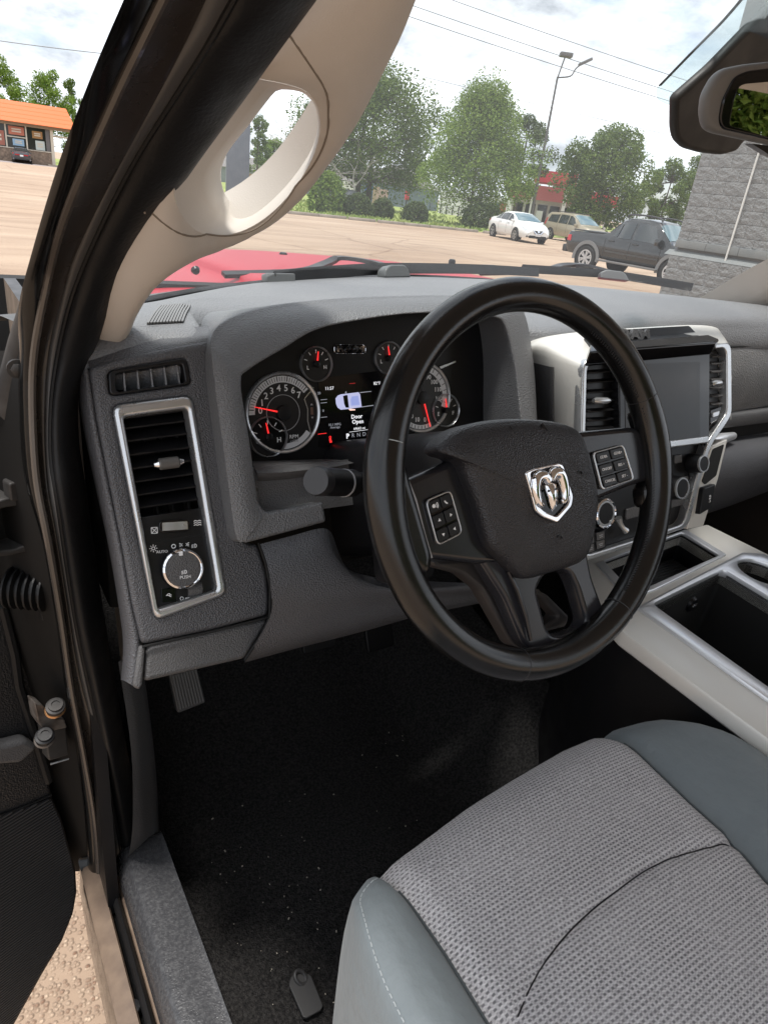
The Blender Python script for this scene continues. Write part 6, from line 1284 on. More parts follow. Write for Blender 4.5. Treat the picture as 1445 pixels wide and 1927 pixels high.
mb = MB(); mb.box((0, 0, 0.1), (0.72, 0.62, 0.1)); mb.build('plinth', conc, py_, bev=0.02); mb = MB(); mb.tube([V((0.55, 0, 4.2)), V((0.7, 0, 4.35)), V((0.72, 0, 4.15))], 0.03, 6); mb.build('hook', grey_steel, py_)
wire_m = pm('wire', (0.16, 0.165, 0.175), 0.6)
def wire(x0, y0, d0, x1, y1, d1, label, r=0.022, sag=0.4):
    A = CAM + ray(x0, y0)*d0; B = CAM + ray(x1, y1)*d1; mb = MB(); pts = []
    for k in range(17): t = k/16; p = A.lerp(B, t); p.z -= sag*4*t*(1-t)*0.5; pts.append(p)
    o = mb.tube(pts, r, 5).build('power_line', wire_m, None); tag(o, label, 'power line', 'overhead power lines')
wire(700, -55, 62, 1500, 218, 75, 'topmost of the three overhead wires crossing the windshield', 0.026)
wire(690, -20, 60, 1500, 245, 73, 'middle of the three overhead wires crossing the windshield', 0.026)
wire(680, 0, 58, 1500, 262, 72, 'lowest of the three overhead wires crossing the windshield', 0.026)
wire(640, 105, 95, 1400, 285, 110, 'upper of the two faint overhead wires behind the lamp post', 0.028)
wire(680, 140, 95, 1400, 300, 120, 'lower of the two faint overhead wires behind the lamp post', 0.018)
wire(-200, 45, 62, 330, 113, 60, 'single overhead wire above the orange roofed shop', 0.026)

# ---------------------------------------------------------------- vehicles
tyre_m = pm('tyre', (0.018, 0.018, 0.018), 0.8); alloy = pm('alloy', (0.55, 0.55, 0.56), 0.3, 0.8); dark_plastic = pm('car_plastic', (0.03, 0.03, 0.031), 0.55); lamp_glass = pm('lamp_glass', (0.55, 0.57, 0.58), 0.12, 0.3); tail_red = pm('tail_lamp', (0.45, 0.02, 0.025), 0.2)
ws_glass = pm('bright_windscreen', (0.10, 0.16, 0.18), 0.03, spec=0.9)
def car(name, loc, head, label, tab, bodym, wheels, wr, cab, extra, group='parked vehicles', ws=ws_glass, flare=None, spokes=5, rails=False):
    """tab rows: x, zb, zbelt, ztop, wmid, wbelt, wroof; x forward"""
    t = empty(name, loc, math.atan2(head[1], head[0]), label, 'car' if 'pickup' not in name else 'pickup truck', group)
    xs = [r[0] for r in tab]
    def row(x): return [ip([(q[0], q[k]) for q in tab], x) for k in range(1, 7)]
    def sec(x):
        zb, zt_, zr, wm, wb, wr_ = row(x); return [V((x, wm*0.90, zb)), V((x, wm*0.985, zb+0.10)), V((x, wm, zb+(zt_-zb)*0.55)), V((x, wm*0.99, zb+(zt_-zb)*0.82)), V((x, wb, zt_)), V((x, wr_+(wb-wr_)*0.12, zt_+(zr-zt_)*0.86)), V((x, wr_*0.93, zt_+(zr-zt_)*0.965)), V((x, wr_*0.55, zr)), V((x, 0, zr+0.012))]
    st = []
    for a, b in zip(xs, xs[1:]):
        n = max(1, int((b-a)/0.12))
        st += [a+(b-a)*k/n for k in range(n)]
    st.append(xs[-1]); rows = []
    for x in st: s = sec(x); rows.append(s + [V((p.x, -p.y, p.z)) for p in reversed(s[:-1])])
    body = grid('body', rows, bodym, t, sm=38)
    mb = MB(); n = len(rows[0]); mb.add(rows[0], [tuple(range(n))]); mb.add(rows[-1], [tuple(range(n-1, -1, -1))]); mb.build('end_panel', bodym, body, sm=0)
    def P(x, k, side, off=0.012):
        s = sec(x); i = min(int(k), 7); p = s[i].lerp(s[i+1], k-i); nn_ = V((0, (s[i+1].z-s[i].z), -(s[i+1].y-s[i].y))).normalized()
        p = p + nn_*off; return V((p.x, p.y*side, p.z))
    def patch(nm, pts, m, side=1, off=0.012, par=body):
        # pts: 4 (x,k) corners, subdivided on the surface
        a, b, c, d = pts; rr = []
        for i in range(7):
            r_ = []
            for j in range(7):
                u, v = i/6, j/6; x = (a[0]*(1-u)+b[0]*u)*(1-v)+(d[0]*(1-u)+c[0]*u)*v; k = (a[1]*(1-u)+b[1]*u)*(1-v)+(d[1]*(1-u)+c[1]*u)*v; r_.append(P(x, k, side, off))
            rr.append(r_)
        return grid(nm, rr, m, par, sm=60, flip=side > 0)
    # glass
    for side in (-1, 1):
        for w4 in cab['side']: patch('side_window', w4, car_glass, side)
    def cross(nm, x0, x1, k, m, off=0.014):
        rr = []
        for i in range(9):
            x = x0+(x1-x0)*i/8; r_ = [P(x, kk, 1, off) for kk in (k, k+(8-k)*0.33, k+(8-k)*0.66, 7.98)]; rr.append(r_ + [V((p.x, -p.y, p.z)) for p in reversed(r_[:-1])])
        return grid(nm, rr, m, body, sm=60)
    if cab.get('front'): cross('windscreen', *cab['front'], 5.3, ws)
    if cab.get('rear'): cross('rear_window', *cab['rear'], 5.3, car_glass)
    # wheels
    for wx in wheels:
        for side in (-1, 1):
            wy = row(wx)[3]; c = Pl(V((wx, side*(wy-0.10), wr)), (1, 0, 0), (0, 0, 1)) if side < 0 else Pl(V((wx, side*(wy-0.10), wr)), (-1, 0, 0), (0, 0, 1))
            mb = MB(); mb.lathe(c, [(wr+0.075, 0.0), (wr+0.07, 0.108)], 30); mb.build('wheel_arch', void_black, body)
            mb = MB(); mb.lathe(c, [(wr*0.72, 0.02), (wr*0.96, 0.0), (wr, 0.03), (wr, 0.10), (wr*0.95, 0.128), (wr*0.70, 0.125), (wr*0.68, 0.10)], 30); wh = mb.build('wheel', tyre_m, t, sm=40)
            mb = MB(); mb.ring(c, wr*0.70, wr*0.60, 0.095, 0.125, 30)
            for q in range(spokes):
                for dq in (-0.16, 0.16):
                    a = 2*math.pi*q/spokes+dq+0.3; d = c.u*math.cos(a)+c.v*math.sin(a); e = c.v*math.cos(a)-c.u*math.sin(a); mb.box(c.o + d*(wr*0.36) + c.n*0.112, (wr*0.30, wr*0.055, 0.012), (d, e, c.n))
            mb.lathe(c, [(wr*0.13, 0.10), (wr*0.12, 0.13)], 12); mb.build('rim', alloy, wh, sm=30)
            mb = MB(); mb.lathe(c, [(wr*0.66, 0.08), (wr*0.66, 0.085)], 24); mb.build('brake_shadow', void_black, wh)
            if flare: mb = MB(); mb.ring(c, wr+0.17, wr+0.06, 0.085, 0.125, 30, -8, 188); mb.build('wheel_flare', flare, body, sm=40)
    extra(t, body, P, patch, sec, row)
    return t
# white sedan
SED = [(-2.30, 0.48, 0.80, 0.88, 0.62, 0.58, 0.50), (-2.22, 0.32, 0.90, 1.02, 0.78, 0.74, 0.66), (-1.85, 0.26, 0.98, 1.09, 0.87, 0.82, 0.70), (-1.45, 0.25, 1.00, 1.14, 0.89, 0.84, 0.66), (-0.75, 0.24, 0.99, 1.42, 0.90, 0.85, 0.60), (-0.2, 0.24, 0.98, 1.475, 0.90, 0.85, 0.60), (0.30, 0.24, 0.965, 1.455, 0.90, 0.85, 0.60), (0.80, 0.24, 0.95, 1.28, 0.90, 0.85, 0.66), (1.28, 0.24, 0.93, 1.03, 0.89, 0.84, 0.76), (1.75, 0.24, 0.84, 0.95, 0.87, 0.81, 0.70), (2.10, 0.25, 0.72, 0.85, 0.80, 0.74, 0.62), (2.26, 0.28, 0.62, 0.74, 0.70, 0.64, 0.52), (2.33, 0.38, 0.55, 0.62, 0.60, 0.54, 0.44)]
def sedan_extra(dark=False):
    def fn(t, body, P, patch, sec, row):
        for side in (-1, 1):
            patch('headlight', [(1.80, 3.75), (2.20, 3.2), (2.22, 4.2), (1.95, 4.25)], lamp_glass, side, 0.01); patch('tail_light', [(-2.24, 3.1), (-1.98, 3.5), (-1.98, 4.1), (-2.24, 4.2)], tail_red, side, 0.01)
            patch('door_seam', [(0.20, 1.0), (0.215, 1.0), (0.215, 4.0), (0.20, 4.0)], dark_plastic, side, 0.003); patch('door_seam', [(-0.75, 1.2), (-0.735, 1.2), (-0.735, 4.0), (-0.75, 4.0)], dark_plastic, side, 0.003); patch('sill_strip', [(-0.95, 0.2), (0.95, 0.2), (0.95, 0.9), (-0.95, 0.9)], dark_plastic if dark else MATS['sedan_white'], side, 0.006)
            for x in (-0.55, 0.42): mb = MB(); p = P(x, 3.3, side, 0.015); mb.box(p, (0.10, 0.012, 0.014)); mb.build('door_handle', alloy, body, bev=0.006)
            mb = MB(); p = P(0.92, 4.15, side, 0.09); mb.box(p, (0.07, 0.10, 0.065)); mb.build('mirror', MATS['sedan_white'] if not dark else MATS['sedan_dark'], body, bev=0.03)
            mb = MB(); p = V((2.24, side*0.55, 0.36)); mb.box(p, (0.05, 0.12, 0.06)); mb.build('fog_lamp_recess', void_black, body, bev=0.02)
        f = Pl((2.315, 0, 0.60), (0, 1, 0), (-0.25, 0, 1)); plate('grille', f, [(-0.34, 0.07), (-0.22, -0.10), (0.22, -0.10), (0.34, 0.07)], -0.02, 0.02, void_black, body)
        plate('grille_chrome', f, [(-0.36, 0.08), (-0.29, 0.08), (-0.10, -0.10), (0.10, -0.10), (0.29, 0.08), (0.36, 0.08), (0.16, -0.13), (-0.16, -0.13)], 0.0, 0.035, chrome, body, bev=0.006)
        mb = MB(); mb.lathe(f.off(0, 0.02, 0.03), [(0.075, 0), (0.07, 0.012)], 20); mb.build('grille_badge', chrome, body)
        f2 = Pl((2.335, 0, 0.34), (0, 1, 0), (0, 0, 1)); plate('lower_intake', f2, rnd(rect(0, 0, 0.52, 0.07), 0.03), -0.05, 0.0, void_black, body); plate('number_plate', f2, rect(0, 0.12, 0.16, 0.075), 0.0, 0.02, white_print, body)
        f3 = Pl((-2.31, 0, 0.70), (0, -1, 0), (0, 0, 1)); plate('rear_plate', f3, rect(0, 0.03, 0.16, 0.08), 0.0, 0.015, white_print, body); plate('rear_bumper_trim', f3, rnd(rect(0, -0.28, 0.6, 0.07), 0.03), -0.1, -0.0, dark_plastic, body)
        plate('rear_light_bar', f3, rnd(rect(0.40, 0.10, 0.22, 0.05), 0.02), -0.08, 0.008, tail_red, body); plate('rear_light_bar', f3, rnd(rect(-0.40, 0.10, 0.22, 0.05), 0.02), -0.08, 0.008, tail_red, body)
    return fn
sed_side = [[(-1.35, 4.15), (-0.76, 4.08), (-0.72, 4.92), (-0.98, 4.85)], [(-0.70, 4.08), (0.18, 4.08), (0.16, 4.93), (-0.66, 4.93)], [(0.23, 4.08), (1.05, 4.12), (0.55, 4.88), (0.22, 4.93)]]
sedw = pm('sedan_white', (0.72, 0.72, 0.70), 0.25, coat=0.6)
car('sedan', (27.75, 30.8, 0), (-0.24, -0.97), 'white sedan parked nose toward us in front of the clipped hedge', SED, sedw, (-1.35, 1.35), 0.325, {'side': sed_side, 'front': (0.42, 1.22), 'rear': (-1.42, -0.82)}, sedan_extra(), spokes=5)
pm('sedan_dark', (0.045, 0.048, 0.055), 0.25, coat=0.6)
car('sedan', (9.2, 89.0, 0), (0.10, 0.99), 'dark grey sedan parked with its tail toward us at the shop windows', SED, MATS['sedan_dark'], (-1.35, 1.35), 0.325, {'side': sed_side, 'front': (0.42, 1.22), 'rear': (-1.42, -0.82)}, sedan_extra(True))
# black crew-cab pickup
PIC = [(-2.62, 0.55, 1.00, 1.12, 0.86, 0.84, 0.78), (-2.52, 0.48, 1.02, 1.17, 0.91, 0.89, 0.84), (-1.20, 0.45, 1.06, 1.20, 0.93, 0.91, 0.86), (-0.98, 0.44, 1.08, 1.26, 0.93, 0.90, 0.80), (-0.60, 0.44, 1.08, 1.72, 0.93, 0.89, 0.66), (-0.40, 0.44, 1.08, 1.78, 0.93, 0.89, 0.66), (0.30, 0.43, 1.07, 1.80, 0.93, 0.89, 0.66), (0.72, 0.43, 1.06, 1.75, 0.93, 0.89, 0.66), (1.30, 0.43, 1.05, 1.24, 0.92, 0.88, 0.80), (1.45, 0.43, 1.04, 1.16, 0.92, 0.88, 0.80), (2.20, 0.44, 1.00, 1.10, 0.90, 0.86, 0.76), (2.45, 0.46, 0.92, 1.02, 0.86, 0.82, 0.70), (2.55, 0.50, 0.82, 0.90, 0.80, 0.76, 0.64)]
def pick_extra(t, body, P, patch, sec, row):
    for side in (-1, 1):
        patch('tail_light', [(-2.60, 2.5), (-2.40, 2.5), (-2.42, 4.1), (-2.60, 4.1)], tail_red, side, 0.012); patch('headlight', [(2.20, 2.8), (2.50, 2.7), (2.48, 4.0), (2.28, 4.0)], lamp_glass, side, 0.012)
        for x in (-0.98, -0.02, 1.12): patch('door_seam', [(x, 0.6), (x+0.016, 0.6), (x+0.016, 4.0), (x, 4.0)], void_black, side, 0.003)
        for x in (-0.75, 0.18): mb = MB(); mb.box(P(x, 3.5, side, 0.015), (0.11, 0.014, 0.018)); mb.build('door_handle', dark_plastic, body, bev=0.006)
        mb = MB(); mb.box(P(1.02, 4.2, side, 0.12), (0.07, 0.12, 0.10)); mb.build('mirror', MATS['black_pickup_paint'], body, bev=0.03)
        mb = MB(); mb.box(V((0.05, side*0.93, 0.40)), (1.15, 0.10, 0.03)); mb.build('running_board', pm('running_board_%d' % side, (0.16, 0.155, 0.15), 0.5), body, bev=0.02)
        mb = MB(); mb.tube(smooth([V((-0.55, side*0.60, 1.76)), V((-0.45, side*0.60, 1.86)), V((0.2, side*0.60, 1.88)), V((0.62, side*0.60, 1.84)), V((0.74, side*0.60, 1.76))], 4), 0.026, 8); mb.build('roof_rail', dark_plastic, body)
        patch('side_moulding', [(-0.9, 1.55), (1.1, 1.55), (1.1, 1.75), (-0.9, 1.75)], pm('moulding_%d' % side, (0.05, 0.05, 0.05), 0.35), side, 0.012)
    mb = MB(); mb.box((-2.64, 0, 0.60), (0.10, 0.88, 0.12)); mb.build('rear_bumper', dark_plastic, body, bev=0.04); mb = MB(); mb.box((2.56, 0, 0.58), (0.08, 0.84, 0.13)); mb.build('front_bumper', dark_plastic, body, bev=0.04)
    mb = MB(); mb.box((-1.78, 0, 1.215), (0.72, 0.74, 0.02)); mb.build('bed_cover', dark_plastic, body, bev=0.01)
bp_ = pm('black_pickup_paint', (0.016, 0.017, 0.018), 0.22, coat=0.7)
dir_p = V((0.06, -0.998)); rw = GZ(1098, 508); ctr = V((rw.x, rw.y)) + dir_p*1.62 + V((0.85, 0.05))
car('parked_pickup', (ctr.x, ctr.y, 0), dir_p, 'black crew cab pickup with grey wheel flares parked by the block wall', PIC, bp_, (-1.62, 1.66), 0.385, {'side': [[(-0.78, 4.25), (-0.60, 4.12), (-0.56, 4.9), (-0.60, 4.9)], [(-0.54, 4.1), (-0.06, 4.1), (-0.06, 4.92), (-0.50, 4.92)], [(0.04, 4.1), (1.06, 4.1), (0.66, 4.9), (0.05, 4.92)]], 'front': (0.80, 1.28), 'rear': (-0.95, -0.64)}, pick_extra, flare=pm('flare_grey', (0.17, 0.17, 0.17), 0.55), spokes=6)
# beige people carrier
SUV = [(-2.35, 0.50, 0.98, 1.35, 0.78, 0.74, 0.58), (-2.25, 0.38, 1.02, 1.62, 0.88, 0.84, 0.62), (-2.0, 0.32, 1.04, 1.72, 0.92, 0.88, 0.66), (-0.5, 0.30, 1.03, 1.77, 0.93, 0.89, 0.68), (0.40, 0.30, 1.01, 1.74, 0.93, 0.89, 0.68), (0.95, 0.30, 1.0, 1.45, 0.93, 0.88, 0.74), (1.40, 0.30, 0.99, 1.13, 0.92, 0.87, 0.80), (1.95, 0.30, 0.90, 1.02, 0.90, 0.84, 0.74), (2.28, 0.33, 0.74, 0.88, 0.82, 0.76, 0.64), (2.40, 0.40, 0.62, 0.72, 0.70, 0.64, 0.54)]
def suv_extra(t, body, P, patch, sec, row):
    for side in (-1, 1):
        patch('tail_light', [(-2.30, 3.0), (-2.10, 3.2), (-2.10, 4.6), (-2.28, 4.5)], tail_red, side, 0.012); patch('headlight', [(1.95, 3.4), (2.30, 3.0), (2.30, 4.1), (2.05, 4.2)], lamp_glass, side, 0.012)
        for x in (-0.85, 0.12): patch('door_seam', [(x, 0.8), (x+0.016, 0.8), (x+0.016, 4.0), (x, 4.0)], dark_plastic, side, 0.003)
        mb = MB(); mb.box(P(1.08, 4.15, side, 0.11), (0.07, 0.11, 0.09)); mb.build('mirror', t.children[0].data.materials[0], body, bev=0.03)
        mb = MB(); mb.tube([V((-1.8, side*0.60, 1.78)), V((0.3, side*0.60, 1.81))], 0.022, 6); mb.build('roof_rail', dark_plastic, body)
    f = Pl((2.41, 0, 0.62), (0, 1, 0), (0, 0, 1)); plate('grille', f, rnd(rect(0, 0.0, 0.42, 0.10), 0.03), -0.05, 0.01, void_black, body)
suv_side = [[(-1.95, 4.15), (-0.92, 4.08), (-0.90, 4.92), (-1.85, 4.85)], [(-0.82, 4.08), (0.08, 4.08), (0.08, 4.93), (-0.80, 4.93)], [(0.15, 4.08), (1.15, 4.12), (0.62, 4.88), (0.15, 4.93)]]
b = at_d(1076, 49.5); car('people_carrier', (b.x+1.2, b.y+0.6, 0), (-0.10, -0.99), 'beige people carrier parked between the white sedan and the black pickup', SUV, pm('beige_paint', (0.33, 0.29, 0.215), 0.3, 0.2, coat=0.5), (-1.45, 1.45), 0.34, {'side': suv_side, 'front': (0.50, 1.34)}, suv_extra)
b = at_d(1312, 40); car('people_carrier', (b.x, b.y, 0), (-0.05, -0.99), 'dark utility vehicle half hidden behind the block wall corner', SUV, pm('charcoal_paint', (0.05, 0.053, 0.056), 0.3, coat=0.5), (-1.45, 1.45), 0.34, {'side': suv_side, 'front': (0.50, 1.34)}, suv_extra)
b = at_d(656, 62); car('sedan', (b.x, b.y, 0), (0.9, 0.4), 'black car mostly hidden behind the tall fresh green shrub', SED, MATS['sedan_dark'], (-1.35, 1.35), 0.325, {'side': sed_side, 'front': (0.42, 1.22), 'rear': (-1.42, -0.82)}, sedan_extra(True))

# ---------------------------------------------------------------- block wall on the right, every split-face block a part
WX, WY0 = 10.25, 7.62
bw_ = empty('block_wall_building', (WX, WY0, 0), 0, 'grey painted split face block wall of the building at the right edge', 'building')
blk_m = pm('grey_block_paint', (0.165, 0.168, 0.167), 0.85, var=(5, (0.225, 0.225, 0.222)), bump=('noise', 28, 0.03)); smooth_m = pm('grey_smooth_block', (0.15, 0.16, 0.16), 0.75, var=(4, (0.18, 0.185, 0.18)))
def block_mesh(seed, l, h, rough=0.011, dep=0.10):
    r = random.Random(seed); vs = []; fs = []; nu, nv = 5, 4
    for j in range(nv+1):
        for i in range(nu+1):
            e = 0.0 if i in (0, nu) or j in (0, nv) else 1.0; vs.append(V((-(0.012+e*r.uniform(0.0, rough)) , -l*(i/nu) + (r.uniform(-0.02, 0.02) if e else 0), h*(j/nv) + (r.uniform(-0.012, 0.012) if e else 0))))
    for j in range(nv):
        for i in range(nu):
            a = j*(nu+1)+i; fs += [(a, a+1, a+nu+2), (a, a+nu+2, a+nu+1)] if (i+j) % 2 else [(a, a+1, a+nu+1), (a+1, a+nu+2, a+nu+1)]
    k = len(vs); c = [0, nu, (nu+1)*(nv+1)-1, (nu+1)*nv]; vs += [V((dep, vs[i].y, vs[i].z)) for i in c]
    for q in range(4): fs.append((c[q], k+q, k+(q+1) % 4, c[(q+1) % 4]))
    me = bpy.data.meshes.new('block'); me.from_pydata([tuple(v) for v in vs], [], fs); me.update(); me.materials.append(blk_m); return me
blm = [block_mesh(s, 0.394, 0.1945) for s in range(7)]; hlm = [block_mesh(20+s, 0.193, 0.1945) for s in range(2)]
rb_ = random.Random(9)
for c in range(20):
    z = 0.004 + 0.2*c; y = 0.0; half = c % 2; off = -0.10 if c < 6 else 0.0
    if c == 6: continue
    if half: me = rb_.choice(hlm); o = bpy.data.objects.new('block', me); col.objects.link(o); o.parent = bw_; o.location = (off, -y, z); y += 0.2
    while y < 4.4:
        o = bpy.data.objects.new('block', rb_.choice(blm)); col.objects.link(o); o.parent = bw_; o.location = (off, -y, z); y += 0.4
mb = MB(); mb.box((0.22, -4.0, 4.0), (0.20, 3.98, 4.0)); mb.box((0.12, -4.0, 0.595), (0.21, 3.97, 0.595)); mb.build('mortar_core', pm('mortar', (0.13, 0.13, 0.128), 0.95), bw_)
mb = MB(); mb.box((5.2, -4.0, 4.0), (4.8, 3.97, 4.0)); mb.build('rear_wall', blk_m, bw_)
mb = MB()
for y in range(9): mb.box((0.02, -0.3-0.6*y, 1.395), (0.07, 0.297, 0.062))
mb.build('string_course', smooth_m, bw_, bev=0.008)
mb = MB(); mb.prism(Pl((0, 0.12, 1.204), (1, 0, 0), (0, 0, 1)), [(-0.115, 0), (0.0, 0), (0.0, 0.085)], 0, 5.5); mb.build('plinth_slope', smooth_m, bw_)
p = hx(1387, 418, WX-0.05); mb = MB(); mb.tube([V((-0.06, p.y-WY0, 0)), V((-0.06, p.y-WY0, 6))], 0.016, 8); mb.build('conduit', pm('white_conduit', (0.62, 0.61, 0.58), 0.5), bw_)
# ---------------------------------------------------------------- shop with orange roof
fx = at_d(98, 92); sh_ = empty('orange_roof_shop', (fx.x, fx.y, 0), R(-7), 'low shop with a ribbed orange roof and poster windows at the far left', 'shop')
stone = pm('shop_stone', (0.32, 0.235, 0.175), 0.9, var=(3.5, (0.20, 0.15, 0.115)), bump=('voronoi', 4, 0.05)); orange = pm('orange_roof', (0.72, 0.15, 0.035), 0.55); cream = pm('cream_trim', (0.62, 0.56, 0.47), 0.7); shop_glass = pm('shop_glass', (0.03, 0.033, 0.03), 0.08)
def bx(nm, c, h, m, par=sh_, bev=0.0): mb = MB(); mb.box(c, h); return mb.build(nm, m, par, bev=bev)
bx('wall', (-9.5, 5.0, 1.95), (9.5, 4.8, 1.95), pm('shop_wall', (0.20, 0.16, 0.13), 0.9)); bx('lower_wall', (-9.5, 0.02, 0.66), (9.5, 0.22, 0.66), stone); bx('wall_cap', (-9.5, -0.02, 1.36), (9.55, 0.28, 0.04), cream)
for k in range(7):
    x = -1.4-1.95*k; bx('window', (x, 0.10, 2.5), (0.90, 0.06, 1.08), shop_glass); bx('mullion', (x+0.97, 0.02, 2.5), (0.07, 0.12, 1.12), cream)
    if k == 1: bx('transom', (x, 0.02, 2.45), (0.90, 0.10, 0.05), cream)
for x, z, hx_, hz_, c in ((-1.3, 2.9, 0.5, 0.35, (0.35, 0.18, 0.06)), (-1.1, 1.9, 0.45, 0.45, (0.55, 0.60, 0.58)), (-3.3, 3.05, 0.75, 0.4, (0.50, 0.16, 0.10)), (-3.2, 1.95, 0.55, 0.32, (0.30, 0.45, 0.60)), (-5.2, 2.2, 0.7, 0.7, (0.38, 0.14, 0.10)), (-7.2, 2.3, 0.75, 0.85, (0.25, 0.02, 0.05)), (-9.2, 2.2, 0.7, 0.8, (0.25, 0.03, 0.05))):
    po_ = bx('poster', (x, 0.035, z), (hx_, 0.008, hz_), pm('poster_%d' % int(-x*10), c, 0.5))
    for j in (0.35, -0.2): bx('poster_bar', (x, 0.02, z+j*hz_), (hx_*0.6, 0.006, hz_*0.16), cream, po_)
bx('corner_post', (0.12, -0.1, 1.9), (0.16, 0.16, 1.9), cream); bx('door_column', (-0.30, -0.05, 1.9), (0.20, 0.14, 1.9), pm('shop_grey', (0.15, 0.14, 0.14), 0.7)); bx('fascia', (-8.2, -0.1, 3.72), (11.2, 0.5, 0.16), pm('shop_soffit', (0.30, 0.22, 0.15), 0.8)); bx('side_beam', (1.7, 0.3, 3.0), (1.5, 0.1, 0.09), cream)
rr = []
mb = MB(); y0, z0 = -1.1, 3.85
for x0, x1 in ((-22, 2.6),):
    prof = []
    for k in range(5): prof += [(y0+0.34*k, z0+0.40*k), (y0+0.34*k+0.02, z0+0.40*k+0.05), (y0+0.34*(k+1)-0.10, z0+0.40*(k+1)-0.02)]
    prof.append((y0+1.75, z0+2.0))
    def ex(k): return 0.0 if k < 0 else 0.16*k/3
    rows = [[V((x0, y, z)) for y, z in prof], [V((x1-(z-z0)*0.42, y, z)) for y, z in prof], [V((x1-(z-z0)*0.42, 9.0, z)) for y, z in prof]]
    grid('roof', rows, orange, sh_, sm=0)
bx('roof_deck', (-9.8, 5.2, 5.75), (11.4, 4.4, 0.06), conc)
bx('rooftop_unit', (-6.2, 3.0, 6.3), (1.0, 0.9, 0.55), pm('unit_white', (0.62, 0.60, 0.60), 0.6), bev=0.1)
bx('pad_kerb', (0.5, -0.9, 0.08), (1.0, 0.6, 0.08), conc, bev=0.03)
# ---------------------------------------------------------------- far buildings
def house(nm, x, d, hw, hd_, wallh, roofh, wm, rm, label, rz=None, cat='house', detail=None):
    b = at_d(x, d); az = math.atan2(b.y-CAM.y, b.x-CAM.x)-math.pi/2 if rz is None else rz; t = empty(nm, b, az, label, cat)
    mb = MB(); mb.box((0, 0, wallh/2), (hw, hd_, wallh/2)); mb.build('wall', wm, t)
    mb = MB(); o = 0.4; mb.add([V((-hw-o, -hd_-o, wallh)), V((hw+o, -hd_-o, wallh)), V((hw+o, hd_+o, wallh)), V((-hw-o, hd_+o, wallh)), V((-hw-o, 0, wallh+roofh)), V((hw+o, 0, wallh+roofh))], [(0, 1, 5, 4), (2, 3, 4, 5), (1, 2, 5), (3, 0, 4), (0, 3, 2, 1)]); mb.build('roof', rm, t, sm=0)
    if detail: detail(t, hd_)
    return t
roof_g = pm('grey_shingle', (0.21, 0.195, 0.185), 0.9, var=(2, (0.16, 0.15, 0.145))); wall_g = pm('grey_siding', (0.24, 0.26, 0.28), 0.8); barn_m = pm('barn_blue_grey', (0.16, 0.20, 0.235), 0.75)
def win(t, hd_, spec):
    for x, z, w_, h_, m in spec: o = bx('window' if m is shop_glass else 'door', (x, -hd_-0.03, z), (w_, 0.04, h_), m, t)
house('grey_house', 668, 116, 7.0, 5, 2.5, 2.3, wall_g, roof_g, 'long low grey house with shingle roof behind the large oak', detail=lambda t, d: win(t, d, [(-3.5, 1.4, 0.6, 0.6, shop_glass), (1.0, 1.4, 0.5, 0.6, shop_glass)]))
house('grey_house', 500, 136, 13.0, 5, 2.4, 2.0, wall_g, roof_g, 'low grey roofed house behind the wooden fence', detail=lambda t, d: win(t, d, [(-3.5, 1.4, 0.6, 0.6, shop_glass)]))
house('blue_grey_barn', 748, 104, 3.6, 5.0, 2.6, 2.4, barn_m, roof_g, 'blue grey metal barn between the oak and the bright green tree', rz=R(40), cat='barn', detail=lambda t, d: win(t, d, [(0, 1.1, 0.9, 1.1, pm('barn_door', (0.12, 0.15, 0.18), 0.7))]))
for x, d, w_, h_, m, lab in ((658, 92, 0.9, 1.15, (0.62, 0.60, 0.56), 'white fence panel leftmost behind the large oak trunk'), (694, 93, 0.5, 1.1, (0.06, 0.12, 0.30), 'blue plastic panel right of the large oak trunk'), (708, 92, 0.4, 1.05, (0.40, 0.30, 0.20), 'tan wooden panel beside the blue panel'), (720, 91, 0.7, 0.95, (0.42, 0.30, 0.26), 'pinkish board panel at the right end of the yard screens')):
    b = at_d(x, d); t = empty('yard_screen', b, math.atan2(b.y-CAM.y, b.x-CAM.x)-math.pi/2, lab, 'screen', 'yard screens behind the oak'); n = 4
    mt = pm('screen_%d' % x, m, 0.8)
    for k in range(n): mb = MB(); mb.box(((k-(n-1)/2)*2*w_/n, 0, h_), (w_/n-0.012, 0.03, h_)); mb.build('board', mt, t)
    mb = MB(); mb.box((0, 0.06, h_*1.5), (w_, 0.03, 0.05)); mb.build('rail', mt, t)
# wooden fence: pickets as parts
b0 = at_d(462, 104); b1 = at_d(545, 104); t = empty('wooden_fence', b0, math.atan2(b1.y-b0.y, b1.x-b0.x), 'tan wooden picket fence beyond the grass in the handle opening', 'fence'); L_ = (b1-b0).length
pk = pm('picket_wood', (0.34, 0.235, 0.15), 0.85, var=(1.2, (0.26, 0.18, 0.12))); mb = MB(); mb.box((0, 0, 0.90), (0.068, 0.012, 0.90)); me0 = None
n = int(L_/0.145)
for k in range(n):
    if k == 0: o = mb.build('picket', pk, t); me0 = o.data
    else: o = bpy.data.objects.new('picket', me0); col.objects.link(o); o.parent = t
    o.location = (k*0.145, 0, rng.uniform(-0.02, 0.02))
for z in (0.4, 1.5): mb = MB(); mb.box((L_/2, 0.04, z), (L_/2, 0.03, 0.05)); mb.build('rail', pk, t)
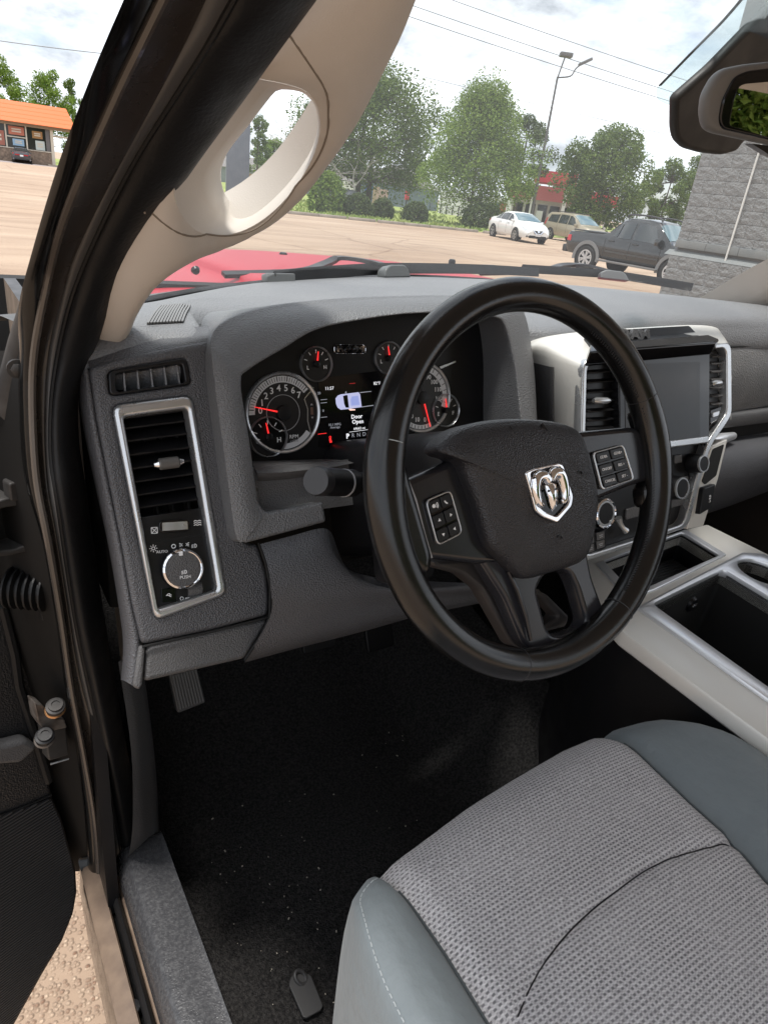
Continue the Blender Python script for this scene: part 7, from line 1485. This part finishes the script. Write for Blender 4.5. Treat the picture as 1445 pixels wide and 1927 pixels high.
# white wall with dark posts and the red filling-station canopy
b0 = at_d(828, 92); b1 = at_d(962, 84); t = empty('white_boundary_wall', b0, math.atan2(b1.y-b0.y, b1.x-b0.x), 'long white wall with short dark posts behind the bright green tree', 'wall'); L_ = (b1-b0).length
mb = MB(); mb.box((L_/2, 0, 1.25), (L_/2, 0.10, 1.25)); mb.build('wall', pm('white_wall', (0.70, 0.70, 0.68), 0.8, var=(1, (0.60, 0.60, 0.58))), t)
for k in range(6): mb = MB(); mb.box((0.6+k*1.05, -0.3, 0.55), (0.05, 0.05, 0.55)); mb.build('post', dark_plastic, t)
for x, c in ((L_*0.90, (0.45, 0.05, 0.06)), (L_*0.82, (0.10, 0.14, 0.17))): mb = MB(); mb.box((x, -0.12, 1.35), (0.42, 0.03, 0.65)); mb.build('panel', pm('wall_panel_%d' % int(x), c, 0.6), t)
b = at_d(1022, 84); az = math.atan2(b.y-CAM.y, b.x-CAM.x)-math.pi/2; gs = empty('filling_station', b, az, 'filling station with red canopy and white columns behind the parked cars', 'filling station')
redm = pm('canopy_red', (0.50, 0.035, 0.05), 0.5); pinkm = pm('faded_red', (0.46, 0.13, 0.13), 0.6); whm = pm('station_white', (0.68, 0.68, 0.66), 0.7)
bx('canopy', (0.6, 0, 5.0), (2.2, 3.0, 0.55), redm, gs); bx('canopy_wing', (5.4, 2.0, 3.4), (2.2, 3.0, 0.55), redm, gs); bx('store_fascia', (1.2, 4.0, 3.55), (5.6, 0.3, 0.75), pinkm, gs); bx('store', (1.2, 7.0, 1.6), (5.4, 2.6, 1.5), whm, gs)
for x in (-3.0, -1.6, -0.2, 1.2, 2.6, 4.0): bx('window', (x, 4.36, 1.4), (0.55, 0.05, 0.95), shop_glass, gs)
for x, y in ((-1.4, -1), (2.0, -1.5), (6.8, 0)): bx('column', (x, y, 2.2), (0.18, 0.18, 2.2), whm, gs)
for x in (-0.4, 3.2): bx('pump', (x, -1, 0.85), (0.35, 0.3, 0.85), whm, gs, bev=0.05)
f = Pl(V((1.2, 3.69, 3.55)), (1, 0, 0), (0, 0, 1)); text('fascia_lettering', 'FOOD MART', f, 0.0, 0.0, 0.55, whm, gs, w=0.01, depth=0.01) if False else None
b = at_d(766, 88); t = empty('red_post', b, 0, 'red post standing on the grass in front of the barn', 'post'); mb = MB(); mb.tube([V((0, 0, 0)), V((0, 0, 1.1))], 0.09, 8); mb.build('stand', dark_plastic, t); mb = MB(); mb.box((0, 0, 1.55), (0.22, 0.18, 0.48)); mb.build('head', redm, t, bev=0.05)
# small tag on the carpet
o = hz(573, 1868, 0.612); f = Pl(o, V((0.80, 0.45, 0.03)), V((-0.45, 0.80, 0.10))); f = Pl(o, f.u, f.n.cross(f.u))
tg = empty('rubber_tag', (0, 0, 0), 0, 'small black rubber tag with a loop lying on the carpet by the seat', 'tag')
q = f.loop([(543, 1853), (548, 1838), (556, 1833), (580, 1833), (586, 1838), (608, 1893), (604, 1902), (576, 1917), (570, 1915)])
plate('tag_plate', f, rnd(q, 0.004), -0.003, 0.002, pm('tag_rubber', (0.035, 0.034, 0.034), 0.55), tg, bev=0.0012)
c = f.uv(565, 1842); mb = MB(); mb.tube([f.at(c[0]+0.007*math.cos(k*0.4), c[1]+0.009*math.sin(k*0.4), 0.004+0.004*math.sin(k*0.4)) for k in range(17)], 0.0026, 8, cap=False); mb.build('tag_loop', MATS['tag_rubber'], tg)
# trees behind the truck that the mirror shows
md = ray(1420, 205); mr = md - pmm.n*(2*md.dot(pmm.n)); mo = hy(1420, 205, Ym); mdir = V((mr.x, mr.y, 0)).normalized(); mr_side = V((-mdir.y, mdir.x, 0))
for i, (a, s_) in enumerate(((36, -8), (38, 1.0), (34, 10), (46, -16))):
    b = V((mo.x, mo.y, 0)) + mdir*a + mr_side*s_; tree('oak_tree', b, 13, 12, 0.8, ['leafy tree behind the truck seen only in its mirror, left', 'leafy tree behind the truck seen only in its mirror, middle', 'leafy tree behind the truck seen only in its mirror, right', 'leafy tree behind the truck seen only in its mirror, far left'][i], 50+i, lf_b, 'trees behind the truck', n=120, per=120, size=0.34)
